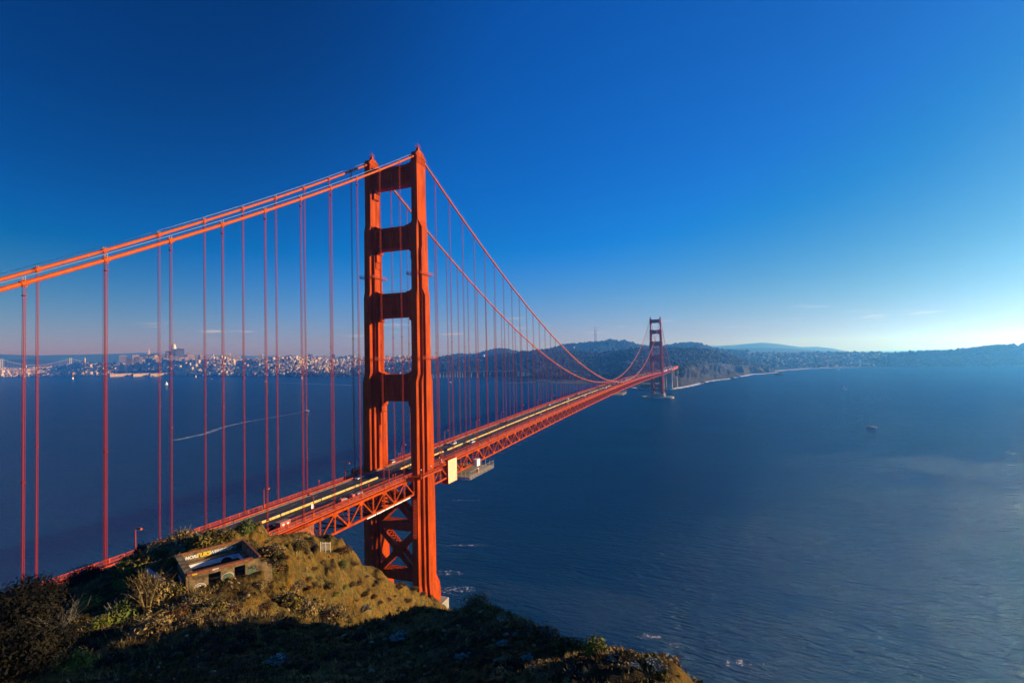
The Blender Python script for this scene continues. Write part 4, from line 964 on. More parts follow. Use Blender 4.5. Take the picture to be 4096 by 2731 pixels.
# ------------------------------------------------------------------ far shore
def hazemat(name, c1, c2, scale, bump=0.0, rough=.95):
    return mat(name, c1, rough, col2=c2, scale=scale, bump=bump, bscale=scale*3, detail=8, spec=.1)
M['woods'] = hazemat('woodland', (.012, .02, .012), (.05, .055, .03), .03, .6)
M['bluff'] = mat('serpentine_bluff', (.014, .016, .011), .95, col2=(.062, .055, .036), scale=.03, bump=.8, bscale=.05, detail=9, spec=.1)
M['city_ground'] = hazemat('city_ground', (.05, .055, .045), (.16, .14, .12), .02)
M['sand'] = mat('beach_sand', (.22, .17, .11), .95, var=.15, scale=.02)
M['grass'] = mat('shore_grass', (.07, .1, .03), .95, var=.3, scale=.02)
M['foam'] = None
def interp(tab, x):
    xs = [t[0] for t in tab]
    return [float(np.interp(x, xs, [t[k] for t in tab])) for k in range(1, len(tab[0]))]
def land(name, shore, crest, mat_, label, nz=(26, 60), back=500, kind='structure', nx=260, rows=26, prof=1.0, xr=None, rough_=(5, 40), base=-2.0, minback=0):
    """a hill range: shore=[(px,py)] on the water, crest=[(px,py,dist)]; surface from shore up to crest and down behind"""
    x0 = max(shore[0][0], crest[0][0]) if xr is None else xr[0]; x1 = min(shore[-1][0], crest[-1][0]) if xr is None else xr[1]
    xs = np.linspace(x0, x1, nx); grid = []
    for px in xs:
        spx = float(np.clip(px, shore[0][0], shore[-1][0])); 
        if len(shore[0]) == 2: spy = interp(shore, px)[0]; s_ = on_z(px, spy, 0)
        else: sd_ = interp(shore, px); s_ = at(px, 1450, sd_[1]); s_[2] = sd_[0]
        cpy, cd = interp(crest, px); cd = max(cd, math.hypot(s_[0]-C[0], s_[1]-C[1])+minback); c_ = at(px, cpy, cd)
        col_ = []
        for r_ in range(rows+1):
            t = r_/rows; p = s_+(c_-s_)*t; p[2] = s_[2]+(c_[2]-s_[2])*(t**prof); col_.append(p)
        d = (c_-C)[:2]; d = d/np.hypot(*d)
        for r_ in range(1, 6): t = r_/5; col_.append(np.array([c_[0]+d[0]*back*t, c_[1]+d[1]*back*t, c_[2]*(1-t**1.4)+base*t]))
        grid.append(col_)
    G = np.array(grid); nj_ = G.shape[1]
    env = np.sin(np.clip(np.arange(nj_)/rows, 0, 1)*math.pi)**.7*.9+.1; env[0] = 0
    n1 = fbm(G[..., 0]/nz[1]/4, G[..., 1]/nz[1]/4, 5)*rough_[1]*.25; n2 = fbm(G[..., 0]/nz[0], G[..., 1]/nz[0]+50, 4)*rough_[0]
    G[..., 2] += (n1+n2)*env[None, :]
    a = np.arange(G.shape[0]*nj_).reshape(G.shape[0], nj_)
    F_ = np.stack([a[:-1, :-1], a[1:, :-1], a[1:, 1:], a[:-1, 1:]], -1).reshape(-1, 4)
    o = npmesh(name, G.reshape(-1, 3), F_, mat_, smooth=True); tag(o, label, kind=kind)
    return o, G, xs
def Gz(G, i, t):  # sample grid row fraction
    j = t*26; j0 = int(min(j, 25)); f = j-j0; i0 = int(min(i, G.shape[0]-2)); g = i-i0
    return (G[i0, j0]*(1-f)+G[i0, j0+1]*f)*(1-g)+(G[i0+1, j0]*(1-f)+G[i0+1, j0+1]*f)*g

# very far ranges
land('far_hills', [(-200, 0, 19000), (2000, 0, 19000)], [(-200, 1421, 24000), (0, 1417, 24000), (150, 1421, 24000), (300, 1418, 24000), (480, 1414, 24000), (560, 1411, 24000), (700, 1414, 24000), (900, 1422, 24000), (1300, 1426, 24000), (2000, 1428, 24000)], M['woods'], 'faint blue hills beyond the bay', nz=(900, 500), rough_=(10, 200), back=3000)
land('far_hills', [(-200, 0, 13000), (900, 0, 13000)], [(-200, 1447, 15500), (0, 1440, 15500), (130, 1436, 15500), (240, 1444, 15500), (330, 1449, 15500), (500, 1450, 15500), (900, 1452, 15500)], M['woods'], 'low hills behind the far bay bridge', nz=(500, 300), rough_=(10, 120), back=2000)
land('far_mountain', [(2700, 0, 12000), (3700, 0, 12000)], [(2700, 1392, 14500), (2819, 1381, 14500), (2860, 1384, 14500), (2937, 1380, 14500), (3000, 1374, 14500), (3044, 1370, 14500), (3080, 1372, 14500), (3110, 1375, 14500), (3204, 1388, 14500), (3240, 1387, 14500), (3264, 1386, 14500), (3330, 1393, 14500), (3400, 1407, 14500), (3700, 1412, 14500)], M['woods'], 'pale distant mountain ridge under the bright sky', nz=(600, 300), rough_=(12, 120), back=2000)
land('far_ridge', [(2780, 0, 8000), (3500, 0, 8000)], [(2780, 1400, 9500), (2850, 1396, 9500), (2937, 1393, 9500), (3050, 1391, 9500), (3100, 1393, 9500), (3160, 1394, 9500), (3260, 1401, 9500), (3500, 1412, 9500)], M['woods'], 'second pale ridge in front of the distant mountain', nz=(400, 200), rough_=(10, 90), back=1500)
# central hills with the mast
hillA, GA, xA = land('wooded_hills', [(1740, 30, 4600), (3000, 30, 4600)], [(1740, 1436, 6400), (1800, 1424, 6400), (1850, 1419, 6400), (1900, 1421, 6400), (1960, 1405, 6000), (2000, 1399, 6000), (2030, 1400, 6000), (2060, 1410, 6000), (2120, 1410, 6000), (2186, 1402, 6000), (2258, 1381, 6000), (2312, 1378, 6000), (2346, 1375, 6000), (2400, 1370, 6000), (2443, 1363, 6000), (2470, 1368, 6000), (2495, 1364, 6000), (2529, 1374, 6000), (2560, 1384, 6000), (2598, 1387, 6000), (2652, 1390, 6000), (2701, 1379, 6000), (2753, 1375, 6000), (2793, 1376, 6000), (2842, 1394, 6000), (2900, 1404, 6000), (3000, 1408, 6000)], M['woods'], 'hazy wooded hills behind the near woods', nz=(60, 90), rough_=(9, 60), back=1200)
# city plain on the right and the far cape
rich, GR, xR = land('city_hillside', [(2980, 1466), (3100, 1473), (3200, 1471), (3400, 1468), (3600, 1466), (3800, 1466), (4000, 1465), (4200, 1465)], [(2980, 1410, 5600), (3100, 1411, 5600), (3300, 1409, 5600), (3480, 1409, 5600), (3600, 1414, 5400), (3700, 1416, 5200), (4200, 1420, 5200)], M['city_ground'], 'low city district above the beach', rough_=(6, 30), back=800)
cape, GC_, xC = land('wooded_cape', [(3560, 1466), (3800, 1466), (4000, 1465), (4300, 1463)], [(3560, 1418, 4900), (3640, 1413, 4800), (3700, 1409, 4800), (3760, 1408, 4800), (3850, 1402, 4800), (3900, 1396, 4800), (4000, 1386, 4800), (4060, 1386, 4800), (4110, 1381, 4800), (4300, 1376, 4800)], M['woods'], 'dark wooded cape at the right edge of the bay', nz=(26, 60), rough_=(12, 40), back=900, rows=26)
# city slopes on the left
cityL, GL, xL = land('city_slopes', [(-260, 1513), (0, 1510), (250, 1506), (540, 1505), (670, 1504), (960, 1506), (1100, 1508), (1450, 1509), (1750, 1509)], [(-260, 1475, 7600), (60, 1474, 7600), (150, 1470, 7600), (249, 1465, 7600), (298, 1452, 7800), (344, 1446, 7900), (383, 1454, 7800), (478, 1456, 7700), (536, 1458, 7600), (620, 1447, 7000), (689, 1442, 6900), (800, 1438, 6800), (900, 1434, 6700), (962, 1440, 6500), (1000, 1436, 6300), (1040, 1433, 6100), (1135, 1425, 5900), (1176, 1425, 5800), (1261, 1433, 5700), (1346, 1436, 5600), (1448, 1431, 5500), (1640, 1424, 5500), (1750, 1428, 5500)], M['city_ground'], 'city slopes packed with houses rising from the shore', rough_=(4, 24), back=800, minback=1300)
# near woods behind the far tower
presA, GP, xP = land('wooded_ridge', [(1690, 1508), (1800, 1509), (2000, 1516), (2060, 1521), (2110, 1526), (2200, 1530), (2300, 1534), (2450, 1537), (2540, 1546), (2640, 1548), (2700, 1552), (2760, 1541), (2800, 1530), (2850, 1521), (2920, 1513), (2998, 1497), (3060, 1493), (3100, 1490)],
    [(1690, 1440, 4600), (1780, 1434, 4600), (1880, 1432, 4500), (1960, 1428, 4300), (2020, 1419, 4100), (2080, 1414, 4000), (2142, 1405, 3900), (2210, 1402, 3900), (2312, 1412, 3800), (2414, 1413, 3700), (2470, 1408, 3600), (2538, 1399, 3500), (2598, 1396, 3500), (2687, 1398, 3400), (2759, 1399, 3400), (2800, 1399, 3500), (2830, 1404, 3500), (2900, 1416, 3700), (2937, 1431, 3800), (3009, 1449, 3900), (3068, 1469, 4050), (3100, 1489, 4130)], M['woods'], 'dark wooded ridge behind the far tower', nz=(26, 60), rough_=(7, 60), back=700, nx=420, rows=26)
presA.data.materials.append(M['bluff']); presA.data.materials.append(M['grass'])
nj_ = GP.shape[1]; mi = []
for i in range(GP.shape[0]-1):
    for j in range(nj_-1):
        px = xP[i]; t = j/26; lim = float(np.interp(px, [2640, 2700, 2760, 2850, 2950, 3100], [0.0, .16, .34, .5, .55, .7])); lim += .12*math.sin(px*.05)*math.sin(px*.013+j)
        mi.append(1 if (px > 2650 and t < lim) else (2 if (px < 2440 and t < .05) else 0))
presA.data.polygons.foreach_set('material_index', np.array(mi, dtype=np.int32))
# bluffs: carve gullies
me = presA.data; co = np.empty(len(me.vertices)*3, dtype=np.float32); me.vertices.foreach_get('co', co); co = co.reshape(-1, nj_, 3)
for i in range(co.shape[0]):
    if xP[i] > 2650:
        for j in range(1, 16): co[i, j, 2] += (ridged(np.array([co[i, j, 0]/90]), np.array([co[i, j, 1]/260]), 4)[0]-.55)*55*math.sin(j/16*math.pi)
# steepen shoreline into a bluff for x>2640
        k = 1.0
        for j in range(1, 26): t = j/26; co[i, j, 2] = co[i, j, 2]
me.vertices.foreach_set('co', co.ravel()); me.update()
# water-edge foam, beaches
def foam_mat():
    m = bpy.data.materials.new('sea_foam'); m.use_nodes = True; nt = m.node_tree; n = nt.nodes; L = nt.links
    p = n['Principled BSDF']; p.inputs['Base Color'].default_value = (.6, .65, .68, 1); p.inputs['Roughness'].default_value = .8
    t = n.new('ShaderNodeTexCoord'); z = n.new('ShaderNodeTexNoise'); z.inputs['Scale'].default_value = .35; z.inputs['Detail'].default_value = 8; z.inputs['Roughness'].default_value = .7
    L.new(t.outputs['Object'], z.inputs['Vector']); r_ = n.new('ShaderNodeValToRGB'); L.new(z.outputs[0], r_.inputs[0]); r_.color_ramp.elements[0].position = .5; r_.color_ramp.elements[1].position = .74
    L.new(r_.outputs[0], p.inputs['Alpha']); return m
M['foam'] = foam_mat()
M['foam2'] = mat('dense_foam', (.75, .78, .8), .8, var=.1, scale=.2)
def ribbon(name, pts, w0, w1, m, label, z=.06, kind='stuff', jag=0.0):
    L_, R_ = [], []
    for i, p in enumerate(pts):
        a = pts[max(0, i-1)]; b = pts[min(len(pts)-1, i+1)]; d = np.array([b[0]-a[0], b[1]-a[1]]); d = d/max(1e-6, np.hypot(*d)); nn = np.array([-d[1], d[0]])
        w_ = (w0+(w1-w0)*i/(len(pts)-1))*(1+jag*rnd.uniform(-1, 1)); L_.append((p[0]+nn[0]*w_/2, p[1]+nn[1]*w_/2, z)); R_.append((p[0]-nn[0]*w_/2, p[1]-nn[1]*w_/2, z))
    mb = MB(); mb.add(L_+R_, [(i, i+1, len(pts)+i+1, len(pts)+i) for i in range(len(pts)-1)]); return tag(mb.build(name, m), label, kind=kind)
def sub(pl, n):
    out = []
    for (a, b) in zip(pl[:-1], pl[1:]):
        for k in range(n): out.append(tuple(np.array(a)+(np.array(b)-np.array(a))*k/n))
    out.append(pl[-1]); return out
sh = [tuple(on_z(px, py, 0)[:2]) for px, py in sub([(2690, 1556), (2730, 1549), (2760, 1543), (2800, 1531), (2850, 1522), (2920, 1514), (2998, 1498), (3060, 1494), (3100, 1490)], 6)]
ribbon('surf', sh, 30, 40, M['foam2'], 'white surf along the foot of the far bluffs', z=.4, jag=.6)
bc = [tuple(on_z(px, py, 0)[:2]) for px, py in sub([(3080, 1487), (3130, 1480), (3220, 1474), (3350, 1470), (3420, 1469)], 5)]
ribbon('beach', bc, 70, 40, M['sand'], 'pale beach curving below the city', z=1.2, kind='structure')
ribbon('surf', [(p[0]+12, p[1]-50) for p in bc], 22, 14, M['foam2'], 'white surf on the pale beach', z=.5, jag=.5)
fs = [tuple(on_z(px, py, 0)[:2]) for px, py in sub([(2530, 1549), (2560, 1556), (2600, 1558), (2640, 1556), (2690, 1559)], 4)]
ribbon('surf', fs, 10, 14, M['foam2'], 'surf at the foot of the old fort', z=.4, jag=.7)
sb = MB(); q = [on_z(a, b, 0) for a, b in ((2690, 1546), (2760, 1536), (2745, 1541), (2700, 1552))]; sb.prism([(p[0], p[1]) for p in q][::-1], -1, 2.2); tag(sb.build('sandy_shore', M['sand']), 'small sunlit sandy shore beside the bridge pylon', kind='structure')
# rocks off the bluffs
def rock(px, py, r, lab):
    p = on_z(px, py, 0); bm = bmesh.new(); bmesh.ops.create_icosphere(bm, subdivisions=3, radius=1)
    for v in bm.verts:
        k = 1+.35*float(fbm(np.array([v.co.x*1.7+px]), np.array([v.co.y*1.7+v.co.z*2]), 3)[0]); v.co = Vector((v.co.x*r*1.3*k, v.co.y*r*k, max(-.3, v.co.z)*r*.55*k))
    me = bpy.data.meshes.new('rock'); bm.to_mesh(me); bm.free(); me.materials.append(M['bluff']); o = bpy.data.objects.new('rock', me); col.objects.link(o); o.location = (p[0], p[1], 0); tag(o, lab, 'rock')
rock(3118, 1501, 17, 'large dark sea rock off the end of the bluffs'); rock(3102, 1497, 9, 'small sea rock just left of the large one'); rock(2840, 1532, 8, 'round dark rock off the near bluffs')
rock(2815, 1531, 9, 'low dark rock against the surf below the bluffs'); rock(2803, 1535, 5, 'smallest rock at the sandy shore end of the bluffs'); rock(2932, 1514, 9, 'dark rock mid way along the bluffs'); rock(2950, 1508, 12, 'broad rock touching the bluffs half way along')

# tree crowns on wooded land: one mass
def crowns(G, xs, n, size, m, rows, cond=None, name='woodland', lab='', up=.35):
    """scatter of leafy clumps, each an irregular low-poly tuft"""
    bm = bmesh.new(); bmesh.ops.create_icosphere(bm, subdivisions=1, radius=1); bv = np.array([v.co[:] for v in bm.verts]); bf = np.array([[v.index for v in f.verts] for f in bm.faces]); bm.free()
    Vs, Fs = [], []; k = 0
    for _ in range(n):
        i = rng.rand()*(G.shape[0]-2); t = rows[0]+(rows[1]-rows[0])*rng.rand(); px = xs[int(i)]
        if cond and not cond(px, t): continue
        p = Gz(G, i, t); s_ = size*(.6+.9*rng.rand())
        vv = bv*(1+.35*(rng.rand(len(bv), 1)-.5))*np.array([s_, s_, s_*(.7+.5*rng.rand())]); a = rng.rand()*6.28; ca, sa = math.cos(a), math.sin(a)
        vv = np.stack([vv[:, 0]*ca-vv[:, 1]*sa, vv[:, 0]*sa+vv[:, 1]*ca, vv[:, 2]], 1)+p+np.array([0, 0, s_*up]); Vs.append(vv); Fs.append(bf+k*len(bv)); k += 1
    if not Vs: return
    return tag(npmesh(name, np.concatenate(Vs), np.concatenate(Fs), m), lab, kind='stuff')
def tex_woods(nm, a, b): return mat(nm, a, .95, col2=b, scale=.02, detail=7, spec=.05)
M['crown'] = tex_woods('tree_crowns', (.014, .022, .012), (.05, .052, .026))
def pcond(px, t):
    lim = float(np.interp(px, [1690, 2440, 2640, 2700, 2760, 2850, 2950, 3100], [.12, .1, .12, .2, .38, .5, .6, .75])); return t > lim
crowns(GP, xP, 7000, 10, M['crown'], (0.0, 1.03), pcond, 'woodland', 'dense dark woodland on the ridge behind the far tower')
crowns(GC_, xC, 3500, 10, M['crown'], (0.05, 1.03), None, 'woodland', 'dense woodland on the far cape at right')
crowns(GA, xA, 5000, 14, M['crown'], (0.55, 1.02), None, 'woodland', 'hazy woodland on the hills with the mast')
crowns(GL, xL, 6000, 10, M['crown'], (0.02, 1.0), lambda px, t: (1130 < px < 1180 and t > .93) or (t < .12 and px > 1130) or (450 < px < 640 and .05 < t < .35) or (200 < px < 400 and t > .88) or (px > 1500 and .15 < t < .6) or (math.sin(px*.05+t*20)*math.sin(px*.021-t*31) > .45), 'woodland', 'dark park trees among the city houses')
crowns(GR, xR, 1500, 10, M['crown'], (0.0, 1.0), None, 'woodland', 'scattered trees through the low city district')
# ------------------------------------------------------------------ buildings of the far city
def bmat(nm, c, v=.08): return mat(nm, c, .8, var=v, scale=.05, spec=.2)
BC = {'cream': bmat('cream_wall', (.48, .38, .25)), 'white': bmat('white_wall', (.50, .46, .38)), 'grey': bmat('grey_wall', (.2, .2, .21)), 'dark': bmat('dark_facade', (.035, .035, .045)), 'tan': bmat('tan_wall', (.38, .28, .2)), 'pink': bmat('pink_wall', (.45, .22, .16)), 'glassy': mat('glass_facade', (.5, .5, .5), .4), 'haze_wall': bmat('muted_wall', (.16, .15, .13)), 'roof': bmat('flat_roof', (.18, .17, .16)), 'redroof': bmat('red_tile_roof', (.3, .1, .06)), 'window': mat('window_band', (.06, .07, .09), .3)}
def facing(p):  # rotation so that one face looks at the bay
    return math.atan2(p[1]-C[1], p[0]-C[0])-math.pi/2
def tower_b(px, wpx, ptop, dist, colr, lab, base_py=1452, shape='slab', depth=1.0, cat='building', grp=None):
    top = at(px, ptop, dist); w_ = wpx/FPX*dist*1.02; zb = at(px, base_py, dist)[2]-25; h = top[2]-zb
    r_ = empty('high_rise', (top[0], top[1], zb), facing(top)+rnd.uniform(-.15, .15)); mb = MB()
    if shape == 'slab': mb.bx(-w_/2, w_/2, -w_*depth/2, w_*depth/2, 0, h)
    elif shape == 'notch':
        mb.bx(-w_/2, w_/2, -w_*depth/2, w_*depth/2, 0, h*.86); mb.bx(-w_*.36, w_*.36, -w_*depth*.36, w_*depth*.36, h*.86, h)
    elif shape == 'pyramid':
        mb.loft([[(i*w_/2, j*w_/2, 0) for i, j in ((-1, -1), (1, -1), (1, 1), (-1, 1))], [(i*w_*.035, j*w_*.035, h*.985) for i, j in ((-1, -1), (1, -1), (1, 1), (-1, 1))]])
    elif shape == 'round':
        n = 16; rings = []
        for k in range(11):
            t = k/10; rr = w_/2*(1 if t < .55 else math.sqrt(max(.05, 1-((t-.55)/.52)**2))); rings.append([(rr*math.cos(6.2832*a/n)*(1), rr*math.sin(6.2832*a/n), h*t) for a in range(n)])
        mb.loft(rings)
    elif shape == 'dome':
        mb.bx(-w_/2, w_/2, -w_*depth/2, w_*depth/2, 0, h*.6); mb.bx(-w_*.2, w_*.2, -w_*.2, w_*.2, h*.6, h*.85); mb.loft([[(w_*.15*math.cos(a*.785)*q, w_*.15*math.sin(a*.785)*q, h*.85+h*.15*z_) for a in range(8)] for q, z_ in ((1, 0), (.8, .5), (.3, .9), (.05, 1))])
    mb.build('body', BC[colr], r_)
    f = MB(); wl_ = 'window' if colr != 'dark' else 'grey'
    if shape in ('slab', 'notch', 'dome'):
        hh = h*(.84 if shape == 'notch' else (.58 if shape == 'dome' else .96)); nb = max(4, int(hh/14))
        for k in range(nb):
            z0 = 8+(hh-10)*k/nb; f.bx(-w_/2-.25, w_/2+.25, -w_*depth/2-.25, w_*depth/2+.25, z0, z0+(hh-10)/nb*.38)
        f.build('window_bands', BC[wl_], r_)
        mb = MB(); mb.bx(-w_*.2, w_*.15, -w_*.15, w_*.2, h, h+5); mb.build('roof_plant', BC['roof'], r_)
    elif shape == 'pyramid':
        for s in (-1, 1): f.loft([[(s*w_*.18, -2, h*.55), (s*w_*.32, -2, h*.55), (s*w_*.32, 2, h*.55), (s*w_*.18, 2, h*.55)], [(s*w_*.1, -1, h*.86), (s*w_*.14, -1, h*.86), (s*w_*.14, 1, h*.86), (s*w_*.1, 1, h*.86)]])
        f.build('side_wing', BC['cream'], r_)
    return tag(r_, lab, cat, grp)
def sdist(px):
    s_ = on_z(px, interp([(-260, 1513), (0, 1510), (250, 1506), (540, 1505), (670, 1504), (960, 1506), (1100, 1508), (1450, 1509), (1750, 1509)], px)[0], 0); return math.hypot(s_[0]-C[0], s_[1]-C[1])
T = [(492, 20, 1421, 'grey', 'wide grey slab at the left end of the skyline', 'slab'), (528, 22, 1437, 'dark', 'dark low block right of the wide grey slab', 'slab'), (543, 18, 1420, 'tan', 'tan block with flat top left of the pyramid', 'slab'),
     (556, 20, 1428, 'grey', 'grey block behind the tan one', 'slab'), (573, 19, 1420, 'dark', 'dark blue slab just left of the pyramid', 'slab'), (577, 20, 1434, 'cream', 'cream block at the foot of the pyramid', 'notch'), (595, 17, 1393, 'white', 'slender white pyramid shaped skyscraper', 'pyramid'),
     (608, 14, 1417, 'dark', 'dark slab right of the pyramid', 'slab'), (626, 14, 1420, 'cream', 'cream stepped tower between the pyramid and the rounded tower', 'notch'), (650, 15, 1415, 'grey', 'grey tower behind the red rope group', 'slab'), (653, 12, 1428, 'white', 'white block below the grey tower', 'slab'),
     (672, 12, 1405, 'dark', 'dark narrow tower left of the rounded tower', 'slab'), (678, 14, 1416, 'cream', 'cream tower left of the rounded tower', 'notch'), (695, 17, 1376, 'glassy', 'tallest rounded glass skyscraper', 'round'), (692, 20, 1420, 'tan', 'tan block at the foot of the rounded tower', 'slab'),
     (719, 25, 1395, 'dark', 'broad dark tower right of the rounded one', 'slab'), (722, 15, 1418, 'cream', 'bright cream tower in front of the broad dark one', 'notch'), (738, 15, 1418, 'grey', 'grey block right of the broad dark tower', 'slab'), (751, 9, 1410, 'grey', 'thin stepped grey tower', 'notch'), (764, 22, 1419, 'tan', 'tan slab right of the thin grey tower', 'slab'),
     (791, 13, 1419, 'grey', 'grey square tower on the hill crest', 'slab'), (809, 15, 1419, 'tan', 'tan square tower beside the grey one on the crest', 'slab'), (830, 17, 1422, 'tan', 'low tan tower on the crest', 'slab'), (852, 24, 1415, 'cream', 'cream hotel with a domed top on the crest', 'dome'), (877, 16, 1422, 'grey', 'grey pair of blocks right of the domed hotel', 'notch'),
     (912, 15, 1413, 'white', 'white slab tower standing apart on the crest', 'slab'), (928, 12, 1420, 'tan', 'tan tower just right of the white slab', 'notch'), (942, 14, 1426, 'tan', 'low tan block on the crest', 'slab'), (953, 12, 1425, 'cream', 'cream block at the end of the crest', 'slab'), (1043, 14, 1416, 'white', 'isolated white tower in the dip of the skyline', 'slab'),
     (1018, 12, 1432, 'tan', 'low tan block left of the isolated white tower', 'slab'), (1113, 11, 1422, 'pink', 'pink tower left of the tree topped hill', 'slab'), (1179, 11, 1423, 'cream', 'cream block right of the tree topped hill', 'slab'), (1238, 9, 1417, 'grey', 'grey half of the twin towers', 'slab'), (1248, 9, 1416, 'white', 'white half of the twin towers', 'slab'),
     (1270, 13, 1425, 'tan', 'tan block right of the twin towers', 'slab'), (1285, 11, 1424, 'cream', 'cream block right of the twin towers', 'slab'), (1298, 10, 1421, 'tan', 'tan tower on the crest nearer the bridge tower', 'slab'), (1334, 12, 1417, 'grey', 'tall grey tower left of the shaded rope', 'slab'), (1339, 12, 1425, 'white', 'white block in front of the tall grey tower', 'slab'),
     (1365, 15, 1426, 'grey', 'grey flat block nearer the bridge tower', 'slab'), (1383, 9, 1424, 'grey', 'narrow grey block nearer the bridge tower', 'slab'), (1400, 11, 1420, 'grey', 'grey tower behind the shaded rope', 'slab'),
     (1720, 10, 1424, 'cream', 'small cream tower just right of the bridge tower', 'slab'), (1806, 12, 1421, 'grey', 'grey block on the wooded skyline', 'slab'), (1842, 9, 1425, 'cream', 'cream block on the far skyline between the ropes', 'slab')]
for px, wpx, ptop, c, lab, shp in T:
    d = max(8300 if px < 780 else (6900 if px < 1000 else 5900), sdist(px)+1000); tower_b(px, wpx, ptop, d, c, lab, shape=shp, base_py=1455 if px < 1000 else 1440)
for i in range(26):   # in-fill downtown blocks
    px = rnd.uniform(505, 780); tower_b(px, rnd.uniform(9, 16), rnd.uniform(1427, 1441), sdist(px)+1150, rnd.choice(['grey', 'tan', 'cream', 'dark']), 'smaller block packed among the downtown towers', grp='smaller downtown blocks')
# round stone tower on its hill
hd = sdist(339)+1250; p = at(339, 1433, hd); zb = at(339, 1448, hd)[2]-8; r_ = empty('hill_tower', (p[0], p[1], zb)); mb = MB(); mb.tube([(0, 0, 0), (0, 0, p[2]-zb)], [11, 9.5], 16); mb.build('shaft', BC['cream'], r_); mb = MB(); mb.tube([(0, 0, p[2]-zb), (0, 0, p[2]-zb+5)], 9.5, 16); mb.build('crown', BC['white'], r_)
tag(r_, 'pale round tower on a small wooded hill left of the skyline', 'tower')
# far bay bridge
far_b = empty('far_suspension_bridge', (0, 0, 0)); GM = mat('grey_steel', (.3, .32, .34), .6)
tp = [(5, 1436, 1480, 10700), (281, 1432, 1466, 11000)]
tw = []
for px, a, b_, d in tp+[(-270, 1440, 1490, 10400)]:
    t_ = at(px, a, d); mb = MB(); 
    for s in (-1, 1): mb.bx(t_[0]-9, t_[0]+9, t_[1]+s*13-4, t_[1]+s*13+4, 0, t_[2])
    for z in (.25, .5, .75, .97): mb.bx(t_[0]-3, t_[0]+3, t_[1]-12, t_[1]+12, t_[2]*z-4, t_[2]*z)
    mb.build('tower', GM, far_b); tw.append(t_)
tw = [tw[2], tw[0], tw[1], at(560, 1432, 11300)]
mb = MB(); ck = MB()
for a, b in zip(tw[:-1], tw[1:]):
    for k in range(24):
        t0, t1 = k/24, (k+1)/24; f = lambda t: np.array([a[0]+(b[0]-a[0])*t, a[1]+(b[1]-a[1])*t, (a[2]*(1-t)+b[2]*t)-4*100*t*(1-t)])
        ck.beam(f(t0), f(t1), 3, 3); q = f(t0); ck.beam(q, (q[0], q[1], 70), 1.2, 1.2)
    mb.beam((a[0], a[1], 66), (b[0], b[1], 66), 20, 8)
ck.build('cables', GM, far_b); mb.build('deck', GM, far_b)
tag(far_b, 'hazy grey suspension bridge far away at the left edge', 'bridge')
# spit of low port buildings beyond
mb = MB(); q = [at(a, 1466, d) for a, d in ((-100, 11300), (240, 11500), (240, 11900), (-100, 11700))]; mb.prism([(a[0], a[1]) for a in q], -1, 6); tag(mb.build('port_island', M['city_ground']), 'low port land beneath the far grey bridge', kind='structure')
for px in (30, 95, 170, 215):
    p = at(px, 1465, 11600); r_ = empty('port_shed', (p[0], p[1], 5), facing(p)); mb = MB(); mb.bx(-110, 110, -30, 30, 0, 22); mb.build('wall', BC['tan'], r_); mb = MB(); mb.bx(-112, 112, -32, 32, 22, 25); mb.build('roof', BC['roof'], r_); tag(r_, 'low port shed beyond the bay', 'shed', 'low port sheds under the far bridge')
# three long pier sheds
def on_land(G, xs, px, t): i = np.interp(px, xs, np.arange(len(xs))); return Gz(G, i, t)
for (a, b_, py0, lab) in ((436, 527, 1503, 'left yellow pier shed with long roof'), (528, 597, 1503, 'middle yellow pier shed with long roof'), (597, 668, 1501, 'right yellow pier shed with long roof')):
    p = on_z(a, 1503.5, 0); q = on_z(b_, 1503.5, 0); sd_ = sdist((a+b_)/2)-90; p = at(a, 1500, sd_); q = at(b_, 1500, sd_+70); L_ = math.hypot(q[0]-p[0], q[1]-p[1]); an = math.atan2(q[1]-p[1], q[0]-p[0])
    r_ = empty('pier_shed', ((p[0]+q[0])/2, (p[1]+q[1])/2, 0), an); mb = MB(); mb.bx(-L_/2+4, L_/2-4, -20, 20, 4, 24); mb.build('wall', BC['cream'], r_)
    mb = MB(); mb.loft([[(x, -22, 24), (x, 22, 24), (x, 7, 33), (x, -7, 33)] for x in (-L_/2+3, L_/2-3)]); mb.build('roof', BC['tan'], r_); mb = MB(); mb.bx(-L_/2, L_/2, -26, 26, -2, 4); mb.build('pier_deck', M['concrete'], r_)
    mb = MB()
    for k in range(14): x = -L_/2+10+(L_-20)*k/14; mb.bx(x, x+(L_-20)/28, -20.3, -19.9, 8, 17)
    mb.build('doors', BC['window'], r_); tag(r_, lab, 'shed')
# domed rotunda
p = on_land(GL, xL, 1302, .14); dd = math.hypot(p[0]-C[0], p[1]-C[1]); top = at(1302, 1467, dd)[2]; r_ = empty('rotunda', (p[0], p[1], p[2]-3)); h = top-p[2]; rr = 22/FPX*dd/2
mb = MB()
for k in range(8): a = k*math.pi/4; mb.tube([(rr*.85*math.cos(a), rr*.85*math.sin(a), 0), (rr*.85*math.cos(a), rr*.85*math.sin(a), h*.55)], rr*.16, 8)
mb.build('columns', BC['tan'], r_); mb = MB(); mb.tube([(0, 0, h*.5), (0, 0, h*.68)], rr, 16); mb.build('drum', BC['tan'], r_)
mb = MB(); mb.loft([[(rr*.92*math.cos(.3927*a)*q_, rr*.92*math.sin(.3927*a)*q_, h*.68+(h*.35)*z_) for a in range(16)] for q_, z_ in ((1, 0), (.93, .35), (.75, .66), (.45, .9), (.05, 1))]); mb.build('dome', BC['pink'], r_)
tag(r_, 'domed classical rotunda near the shore', 'rotunda')
